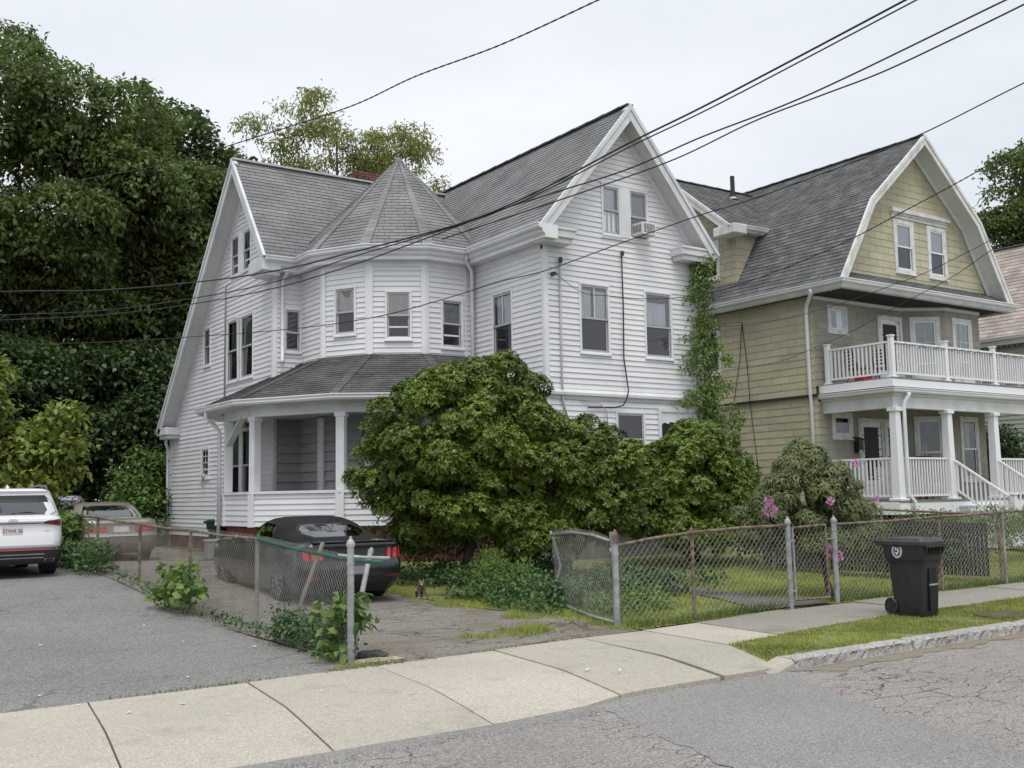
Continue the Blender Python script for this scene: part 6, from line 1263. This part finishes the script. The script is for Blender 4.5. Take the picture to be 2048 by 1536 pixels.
m=MB(); m.tube([(.02,.17,1.19),(.25,.16,1.21),(.48,.165,1.175)],.016,6); m.build('wiper',BPL,SU,local=True)
for s in (-1,1):
    rpanel(rear,[(s*.50,1.00),(s*.80,.955),(s*.90,.94),(s*.935,.90),(s*.945,1.03),(s*.86,1.075),(s*.60,1.05)][::s],.012,4).build('tail_light',DRED,SU,local=True)
    MB().tube([(s*.70,.75,1.66),(s*.71,.9,1.71),(s*.70,1.6,1.735),(s*.68,2.5,1.70),(s*.66,2.65,1.655)],.018,8).build('roof_rail',M('roof_rail_grey',(.25,.25,.25),rough=.4,metal=.6),SU,local=True)
    f=lambda y,z,o,s=s: sg(y,z,s,o); rpanel(f,[(.75,1.20),(3.2,1.18),(2.8,1.42),(2.4,1.52),(.95,1.50)],.005).build('side_window',CARGL,SU,local=True)
    rpanel(rL,[(s*.56,.285),(s*.74,.285),(s*.75,.345),(s*.57,.345)][::s],.012,3).build('exhaust_surround',CHROME,SU,local=True); rpanel(rL,[(s*.58,.295),(s*.72,.295),(s*.73,.335),(s*.59,.335)][::s],.016,3).build('exhaust_outlet',BPL,SU,local=True)
rpanel(rear,[(-.50,.995),(.50,.995),(.50,1.012),(-.50,1.012)],.006,6).build('light_strip',DRED,SU,local=True)
rpanel(rL,[(-.80,.505),(.80,.505),(.80,.54),(-.80,.54)],.012,8).build('bumper_reflector',DRED,SU,local=True)
for z in (.42,.355): rpanel(rL,[(-.56,z),(.56,z),(.54,z+.018),(-.54,z+.018)],.014,6).build('skid_trim',CHROME,SU,local=True)
rpanel(rear,[(-.165,.80),(.165,.80),(.165,.955),(-.165,.955)],.006,3).build('plate_recess',M('plate_grey',(.45,.45,.46),rough=.4),SU,local=True)
y_=rear(0,.86,.014)[1]; pl=MB().box((-.1525,y_-.004,.80),(.1525,y_,.952)).build('licence_plate',PLATE,SU,local=True)
text_mesh('3TWA 36',.105,PTXT,'plate_lettering',SU,stand(0,y_-.006,.868,.82))
m=MB(); y_=rear(0,1.055,.012)[1]
for i in range(24):
    a=2*math.pi*i/24;b2=2*math.pi*(i+1)/24; m.bar((.075*math.cos(a),y_,1.055+.036*math.sin(a)),(.075*math.cos(b2),y_,1.055+.036*math.sin(b2)),.008,.009,up=(0,1,0))
m.bar((-.035,y_,1.03),(-.022,y_,1.082),.008,.010,up=(0,1,0)); m.bar((.022,y_,1.028),(.035,y_,1.08),.008,.010,up=(0,1,0)); m.bar((-.03,y_,1.048),(.03,y_,1.062),.008,.009,up=(0,1,0)); m.build('emblem',CHROME,SU,local=True)
text_mesh('HTRAC',.026,CHROME,'badge',SU,stand(.60,rear(.60,.86,.008)[1],.86))
m=MB(); m.prism([(-.02,.62,1.668),(.02,.62,1.668),(.012,.86,1.668),(-.012,.86,1.668)],(0,.03,.0)); m.v.clear();m.f.clear(); m.add([(-.03,.70,1.665),(.03,.70,1.665),(.03,.95,1.668),(-.03,.95,1.668),(-.006,.80,1.735),(.006,.80,1.735)],[(0,1,5,4),(1,2,5),(2,3,4,5),(3,0,4)]); m.build('roof_aerial',WHP,SU,local=True)
# tan sedan
SE=car('sedan_car','tan sedan with wide red tail lights parked behind the fence',(6.50,25.2,.40),R_(-1))
TANP=M('tan_paint',(.30,.275,.235),(.34,.315,.27),scale=2,rough=.32,metal=.35,coat=.5)
tb=[(.20,.82,.22,4.8),(.28,.88,.10,4.92),(.40,.91,.02,4.98),(.52,.92,.0,5.0),(.60,.92,.0,5.0),(.66,.91,.07,4.96),(.80,.905,.10,4.92),(.90,.89,.10,4.85),(.96,.85,.14,4.75),(.99,.78,.25,4.5),(1.0,.6,.5,4.2)]
tg=[(.96,.82,.98,3.75),(1.06,.80,1.14,3.48),(1.18,.745,1.36,3.16),(1.28,.69,1.58,2.92),(1.34,.63,1.76,2.75),(1.375,.52,1.95,2.55),(1.385,.3,2.1,2.4)]
par,rear,side=car_surface(tb,9.0); pg,rg,sg=car_surface(tg,6.0); o=ring_stack(tb,9.0).build('body',TANP,SE,local=True); shade(bake_cut(o,wells((1.15,3.95),.92,.32)),30); shade(ring_stack(tg,6.0).build('roof_and_pillars',TANP,SE,local=True),40)
for y in (1.15,3.95):
    for s in (-1,1): wheel(SE,s*.90,y,.32,.21,s,ALLOY,8)
rpanel(rg,[(-.62,1.02),(.62,1.02),(.66,1.06),(.54,1.28),(.50,1.30),(-.50,1.30),(-.54,1.28),(-.66,1.06)],.006).build('rear_window',CARGL,SE,local=True)
for s in (-1,1):
    f=lambda y,z,o,s=s: sg(y,z,s,o); rpanel(f,[(1.45,1.03),(3.3,1.03),(2.9,1.24),(2.5,1.31),(1.75,1.29)],.005).build('side_window',CARGL,SE,local=True)
    rpanel(rear,[(s*.30,.70),(s*.88,.70),(s*.885,.82),(s*.30,.80)][::s],.008,5).build('tail_light',REDL,SE,local=True); rpanel(rear,[(s*.30,.735),(s*.88,.735),(s*.88,.748),(s*.30,.748)][::s],.012,5).build('lamp_trim',TANP,SE,local=True)
rpanel(rear,[(-.17,.69),(.17,.69),(.17,.83),(-.17,.83)],.010,3).build('licence_plate',PLATE,SE,local=True); rpanel(rear,[(-.86,.585),(.86,.585),(.86,.625),(-.86,.625)],.008,10).build('bumper_trim',CHROME,SE,local=True)
# silver car beyond
SV=car('wagon_car','silver hatchback roof half hidden by shrubs beyond the sedan',(7.35,35.2,.42),R_(0))
SIL=M('silver_paint',(.42,.43,.44),rough=.3,metal=.5,coat=.5)
tb=[(.25,.84,.1,4.2),(.5,.88,.0,4.3),(.8,.89,.04,4.28),(1.0,.87,.06,4.2),(1.06,.84,.1,4.0)]; tg=[(1.04,.85,.1,3.3),(1.25,.80,.2,2.9),(1.45,.72,.34,2.6),(1.58,.62,.42,2.4),(1.62,.4,.6,2.1)]
shade(ring_stack(tb,8.0).build('body',SIL,SV,local=True),35); shade(ring_stack(tg,6.0).build('roof_and_pillars',SIL,SV,local=True),40); pg,rg,sg=car_surface(tg,6.0); rpanel(rg,[(-.60,1.10),(.60,1.10),(.55,1.46),(-.55,1.46)],.006).build('rear_window',CARGL,SV,local=True)
for s in (-1,1): rpanel(rg,[(s*.66,1.12),(s*.80,1.12),(s*.71,1.44),(s*.62,1.46)][::s],.008,4).build('tail_light',REDL,SV,local=True)
for y in (.8,3.3):
    for s in (-1,1): wheel(SV,s*.87,y,.31,.2,s,ALLOY,6)
# ------------------------------------------------------------------ bins, cat, stones
def wheelie(name,label,loc,rz,mat,lidm,sc=1.0,emblem=True):
    t=thing(name,label,'bin',loc,rz); t.scale=(.80,.80,1.0)
    def S_(tab,n=9): return [(z*sc,w*sc,a*sc,b*sc) for z,w,a,b in tab]
    lo=[(.0,.235,-.28,.26),(.04,.245,-.29,.27),(.30,.26,-.31,.30),(.70,.275,-.335,.34),(.76,.285,-.34,.345)]; up=[(.745,.30,-.355,.365),(.78,.325,-.37,.39),(.80,.330,-.375,.395),(1.0,.345,-.395,.415)]
    o=ring_stack(S_(lo),9,48).build('body',mat,t,local=True); shade(o,30); o=ring_stack(S_(up),9,48).build('collar',mat,t,local=True); shade(o,30)
    ld=[(.985,.365,-.425,.43),(1.03,.368,-.43,.435),(1.045,.35,-.41,.42),(1.075,.33,-.38,.36),(1.085,.24,-.28,.24),(1.09,.1,-.1,.1)]; lid=ring_stack(S_(ld),9,48).build('lid',lidm,t,local=True); shade(lid,30)
    m=MB(); m.tube([(-.09*sc,-.30*sc,1.075*sc),(-.09*sc,-.30*sc,1.11*sc),(.09*sc,-.30*sc,1.11*sc),(.09*sc,-.30*sc,1.075*sc)],.010*sc,6); m.build('lid_handle',lidm,t,local=True)
    m=MB(); m.tube([(-.30*sc,.40*sc,1.0*sc),(-.30*sc,.55*sc,1.02*sc),(.30*sc,.55*sc,1.02*sc),(.30*sc,.40*sc,1.0*sc)],.022*sc,8); m.box((-.34*sc,.40*sc,.97*sc),(.34*sc,.50*sc,1.03*sc)); m.build('push_handle',mat,t,local=True)
    for i in range(6): x=-.25+i*.1; MB().add([((x-.008)*sc,-.395*sc,.99*sc),((x+.008)*sc,-.395*sc,.99*sc),((x+.008)*sc,-.455*sc,.98*sc),((x-.008)*sc,-.455*sc,.98*sc),((x-.008)*sc,-.39*sc,.83*sc),((x+.008)*sc,-.39*sc,.83*sc)],[(0,1,2,3),(3,2,5,4),(0,3,4),(1,5,2)]).build('front_rib',mat,t,local=True)
    MB().box((-.30*sc,-.46*sc,.955*sc),(.30*sc,-.39*sc,.985*sc)).build('front_lip',mat,t,local=True)
    m=MB(); m.box((-.11*sc,-.350*sc,.08*sc),(.11*sc,-.326*sc,.66*sc)); m.build('front_slot',M('bin_slot_black',(.004,.004,.004),rough=.7),t,local=True)
    MB().tube([(-.12*sc,-.352*sc,.44*sc),(.12*sc,-.352*sc,.44*sc)],.014*sc,8).build('lift_bar',GALV,t,local=True)
    for s in (-1,1):
        w=MB().lathe((s*.22*sc,.31*sc,.125*sc),(s,0,0),[(.05*sc,0),(.122*sc,.0),(.127*sc,.02*sc),(.127*sc,.06*sc),(.115*sc,.075*sc),(.105*sc,.06*sc),(.03*sc,.06*sc)],24).build('wheel',BPL,t,local=True)
        m=MB()
        for i in range(5):
            a=2*math.pi*i/5; m.bar((s*.285*sc,.31*sc,.125*sc),(s*.285*sc,(.31+.1*math.cos(a))*sc,(.125+.1*math.sin(a))*sc),.014*sc,.022*sc,up=(1,0,0))
        m.build('spokes',M('bin_wheel_hub',(.03,.03,.032),rough=.5),w)
    if emblem:
        e=MB(); x0=-.3415; cy,cz=.10,.90; e.lathe((x0+.004,cy,cz),(-1,0,0),[(.098,0),(.098,.004)],40); ob=e.build('emblem',M('emblem_white',(.52,.54,.55),(.60,.62,.63),scale=30,rough=.5),t,local=True)
        MB().lathe((x0-.0005,cy,cz),(-1,0,0),[(.070,0),(.070,.002)],40).build('emblem_field',BPL,ob)
        for i in range(34):
            a=2*math.pi*i/34; MB().box((-.001,-.0035,-.009),(.001,.0035,.009))
            q=MB(); q.bar((x0-.0010,cy+.077*math.cos(a),cz+.077*math.sin(a)),(x0-.0010,cy+(.084+.006*((i*7)%3)/2)*math.cos(a),cz+(.084+.006*((i*7)%3)/2)*math.sin(a)),.002,.006 if i%5 else .002,up=(1,0,0)); q.build('emblem_letter',BPL,ob)
        rr=random.Random(5)
        for pts in ([(-.035,.02),(-.02,.05),(-.005,.03),(-.01,-.005),(-.03,-.01)],[(.005,.045),(.03,.05),(.038,.02),(.02,.0),(.008,.015)],[(-.03,-.02),(.0,-.01),(.03,-.025),(.02,-.05),(-.012,-.055)],[(-.058,.0),(-.045,.012),(-.04,-.02),(-.052,-.03)],[(.042,-.01),(.058,.0),(.055,-.03),(.04,-.035)]):
            q=MB(); q.add([(x0-.0034,cy+a,cz+b) for a,b in pts],[tuple(range(len(pts)))]); q.build('emblem_figure',MATS['emblem_white'],ob)
    return t
wheelie('wheeled_bin','tall black wheeled trash bin with round white seal on the verge',(13.10,9.12,.0),R_(3),M('bin_black',(.012,.012,.013),(.022,.022,.023),scale=5,rough=.5),M('bin_lid',(.030,.031,.033),(.045,.046,.048),scale=5,rough=.45))
wheelie('wheeled_bin','small dark green bin behind the porch downspout of the white house',(9.38,27.0,.42),R_(20),M('bin_green',(.012,.045,.03),rough=.5),MATS.get('bin_green') or BPL,sc=.80,emblem=False)
t=thing('utility_box','pale grey box low on the ground beside the porch downspout','box',(8.3,24.2,.42)); m=MB(); m.box((-.18,-.14,0),(.18,.14,.42)); bevel(m.build('case',M('pale_box',(.26,.28,.29),rough=.7),t,local=True),.02); MB().box((-.2,-.16,.42),(.2,.16,.46)).build('lid',M('pale_box_lid',(.42,.44,.45),rough=.6),t,local=True)
def rock(name,label,cat,loc,s,mat,seed,flat=.5):
    r=np.random.default_rng(seed); m=MB(); k=14; V=[];Fc=[]
    for j in range(7):
        ph=math.pi*j/6
        for i in range(k): a=2*math.pi*i/k; q=1+r.normal(0,.10); V.append((s[0]*math.sin(ph)*math.cos(a)*q,s[1]*math.sin(ph)*math.sin(a)*q,s[2]*(math.cos(ph)*flat+flat)*q))
    for j in range(6):
        for i in range(k): i2=(i+1)%k; Fc.append((j*k+i,j*k+i2,(j+1)*k+i2,(j+1)*k+i))
    m.add(V,Fc); o=m.build(name,mat); o.location=loc; return tag(o,label,cat)
rock('rubble_stone','dark asphalt lump lying behind the front corner post','stone',(5.48,10.72,-.02),(.20,.13,.10),M('dark_stone',(.05,.05,.05),(.09,.09,.088),scale=9,rough=.95,bump=.6),71)
rock('concrete_chunk','flat pale concrete slab under the front corner post','stone',(5.40,10.50,-.03),(.34,.17,.055),CONC,72)
def cat_mesh():
    V=[(0,.0,.15),(0,-.07,.17),(0,-.12,.21),(0,-.155,.245),(0,.10,.14),(0,.15,.10),(.04,-.10,.12),(.042,-.115,.06),(.042,-.125,.0),(-.04,-.10,.12),(-.042,-.11,.06),(-.042,-.12,.0),(.055,.10,.08),(.06,.07,.03),(.06,.045,.0),(-.055,.10,.08),(-.06,.07,.03),(-.06,.045,.0),(0,.20,.06),(.06,.24,.03),(.12,.22,.025)]
    E=[(0,1),(1,2),(2,3),(0,4),(4,5),(1,6),(6,7),(7,8),(1,9),(9,10),(10,11),(4,12),(12,13),(13,14),(4,15),(15,16),(16,17),(5,18),(18,19),(19,20)]
    R=[.075,.07,.05,.048,.078,.05,.032,.022,.022,.032,.022,.022,.045,.028,.024,.045,.028,.024,.020,.016,.011]
    me=bpy.data.meshes.new('cat'); me.from_pydata(V,E,[]); o=bpy.data.objects.new('cat',me); COL.objects.link(o); sk=o.modifiers.new('s','SKIN'); 
    for i,r in enumerate(R): me.skin_vertices[0].data[i].radius=(r,r)
    me.skin_vertices[0].data[0].use_root=True; sb=o.modifiers.new('u','SUBSURF'); sb.levels=sb.render_levels=2; bpy.context.view_layer.update()
    m2=bpy.data.meshes.new_from_object(o.evaluated_get(bpy.context.evaluated_depsgraph_get())); bpy.data.objects.remove(o,do_unlink=True); return m2
CT=thing('cat','small brown tabby cat with pale paws at the driveway edge, facing the street','cat',(9.02,15.83,.065),R_(-28))
TAB=M('tabby_fur',(.075,.055,.04),(.23,.175,.125),scale=26,rough=.95,stretch=(1,2.2,.6)); me=cat_mesh(); me.materials.append(TAB); me.polygons.foreach_set('use_smooth',[True]*len(me.polygons)); o=bpy.data.objects.new('body',me); link(o,CT,True)
m=MB(); m.lathe((0,-.150,.250),(0,-1,0),[(.03,-.055),(.052,-.03),(.056,0),(.046,.028),(.026,.048),(.012,.056)],14); m.build('head',TAB,CT,local=True,smooth=True)
for s in (-1,1): MB().add([(s*.048,-.145,.285),(s*.016,-.150,.298),(s*.038,-.135,.345),(s*.034,-.120,.288)],[(0,1,2),(1,3,2),(3,0,2)]).build('ear',TAB,CT,local=True); MB().lathe((s*.022,-.190,.262),(s*.3,-1,.1),[(.009,0),(.006,.006)],8).build('eye',M('cat_eye',(.25,.24,.06),rough=.1),CT,local=True)
MB().lathe((0,-.195,.240),(0,-1,0),[(.02,0),(.017,.012),(.006,.018)],10).build('muzzle',M('pale_fur',(.42,.36,.30),rough=.95),CT,local=True)
for s in (-1,1): MB().lathe((s*.042,-.128,0),(0,0,1),[(.025,0),(.028,.012),(.022,.03)],10).build('paw',MATS['pale_fur'],CT,local=True)
# ------------------------------------------------------------------ overhead cables
def smooth_path(P,k=6):
    P=[np.array(p,float) for p in P]; out=[]
    for i in range(len(P)-1):
        p0=P[max(i-1,0)];p1=P[i];p2=P[i+1];p3=P[min(i+2,len(P)-1)]
        for j in range(k):
            t=j/k; out.append(tuple(.5*((2*p1)+(-p0+p2)*t+(2*p0-5*p1+4*p2-p3)*t*t+(-p0+3*p1-3*p2+p3)*t**3)))
    out.append(tuple(P[-1])); return out
CAB=[('twisted dark cable highest across the sky at the left',.008,[(1.13,30.13,8.80),(3.12,21.03,7.48),(3.97,17.12,6.93),(4.45,14.91,6.63),(4.94,12.61,6.45),(5.31,10.89,6.34),(5.54,9.76,6.36),(5.81,8.49,6.31),(6.07,7.24,6.34),(6.32,6.03,6.39)],1),
('thick black cable crossing in front of the turret roof, upper of the close pair',.011,[(1.17,29.15,6.64),(3.20,21.23,5.69),(4.13,17.62,5.19),(4.84,14.81,4.90),(5.31,12.98,4.78),(5.65,11.59,4.77),(5.97,10.30,4.77),(6.17,9.46,4.80),(6.38,8.62,4.92),(6.63,7.52,5.14),(6.86,6.56,5.31),(7.26,4.83,5.66),(7.43,4.11,5.82)],0),
('black cable just below the upper one of the close pair over the gable',.008,[(1.19,29.20,6.17),(3.22,21.27,5.26),(4.14,17.65,4.86),(4.85,14.84,4.68),(5.31,12.99,4.64),(5.65,11.60,4.71),(5.97,10.31,4.75),(6.18,9.46,4.79),(6.38,8.62,4.89),(6.63,7.52,5.10),(6.87,6.51,5.27),(7.28,4.75,5.63),(7.43,4.12,5.76)],0),
('black cable third from the top where cables cross the front gable',.0095,[(1.20,29.21,6.05),(3.34,22.04,5.29),(4.37,18.60,4.95),(5.18,15.84,4.79),(5.72,13.99,4.77),(6.13,12.57,4.85),(6.51,11.23,4.98),(6.84,10.05,5.11),(7.06,9.26,5.16),(7.33,8.33,5.22),(7.57,7.47,5.36),(7.81,6.62,5.46),(8.00,5.94,5.58),(8.36,4.62,5.86),(8.56,3.92,6.00)],0),
('black cable leaving the bundle above the attic window towards the upper right corner',.0095,[(6.6,11.0,4.93),(7.2,10.2,5.15),(7.7,9.4,5.33),(8.2,8.5,5.53),(8.45,7.55,5.72),(8.51,6.69,5.74),(8.53,5.99,5.74),(8.54,5.25,5.79),(8.55,4.56,5.85),(8.56,3.93,5.92)],0),
('thin black cable lowest across the turret windows',.007,[(1.17,28.08,5.43),(3.33,21.86,4.80),(4.41,18.73,4.50),(5.29,16.15,4.32),(6.03,13.99,4.20),(6.53,12.50,4.19),(6.92,11.33,4.29),(7.17,10.56,4.38),(7.39,9.92,4.42),(7.73,8.86,4.59),(8.03,7.96,4.73),(8.21,7.41,4.79),(8.54,6.39,4.96),(8.75,5.72,5.10),(9.02,4.86,5.36),(9.27,4.09,5.57)],0),
('twisted service drop running to the front corner of the white house',.007,[(14.48,19.08,6.86),(13.47,16.89,5.94),(13.13,15.53,5.59),(12.77,14.13,5.27),(12.51,13.07,5.09),(12.22,11.97,4.96),(11.94,10.84,4.93),(11.62,9.62,4.95),(11.35,8.56,5.01),(11.11,7.63,5.11),(10.84,6.59,5.23),(10.62,5.77,5.36),(10.32,4.59,5.57)],1),
('thin cable to the side wall of the beige house, upper of two',.0065,[(23.9,22.1,6.9),(20.3,19.6,6.2),(18.6,17.6,5.72),(17.37,15.47,5.41),(16.48,13.71,5.22),(15.51,11.77,5.11),(14.79,10.34,5.08),(14.38,9.50,5.07),(13.63,8.02,5.15),(13.26,7.28,5.26),(12.42,5.60,5.37)],0),
('thin cable to the side wall of the beige house, lower of two',.0065,[(23.9,24.2,5.6),(21.54,20.71,5.22),(20.16,18.44,4.93),(18.91,16.37,4.75),(18.03,14.90,4.74),(16.71,12.72,4.76),(15.54,10.79,4.88),(14.61,9.24,4.96),(14.02,8.26,5.09),(13.53,7.43,5.15),(12.43,5.62,5.20)],0)]
for lb,rd,P,tw in CAB:
    Q=smooth_path(P,8 if not tw else 24); m=MB()
    if tw:
        for s in (0,math.pi):
            m.tube([(p[0]+rd*.45*math.cos(i*1.5+s),p[1],p[2]+rd*.45*math.sin(i*1.5+s)) for i,p in enumerate(Q)],rd*.75,5)
        o=m.build('utility_cable',BLACKC)
    else: o=m.tube(Q,rd*.86,6).build('utility_cable',BLACKC,smooth=True)
    tag(o,lb,'cable','overhead cables')
pipe('wall_cable',[(23.9,22.14,6.89),(23.9,22.29,5.75),(23.88,22.6,4.4),(23.88,23.23,2.98)],.011,BLACKC,H2); pipe('wall_cable',[(23.9,22.14,6.89),(23.9,22.0,5.6),(23.88,21.92,4.35),(23.9,21.7,2.2)],.011,BLACKC,H2)
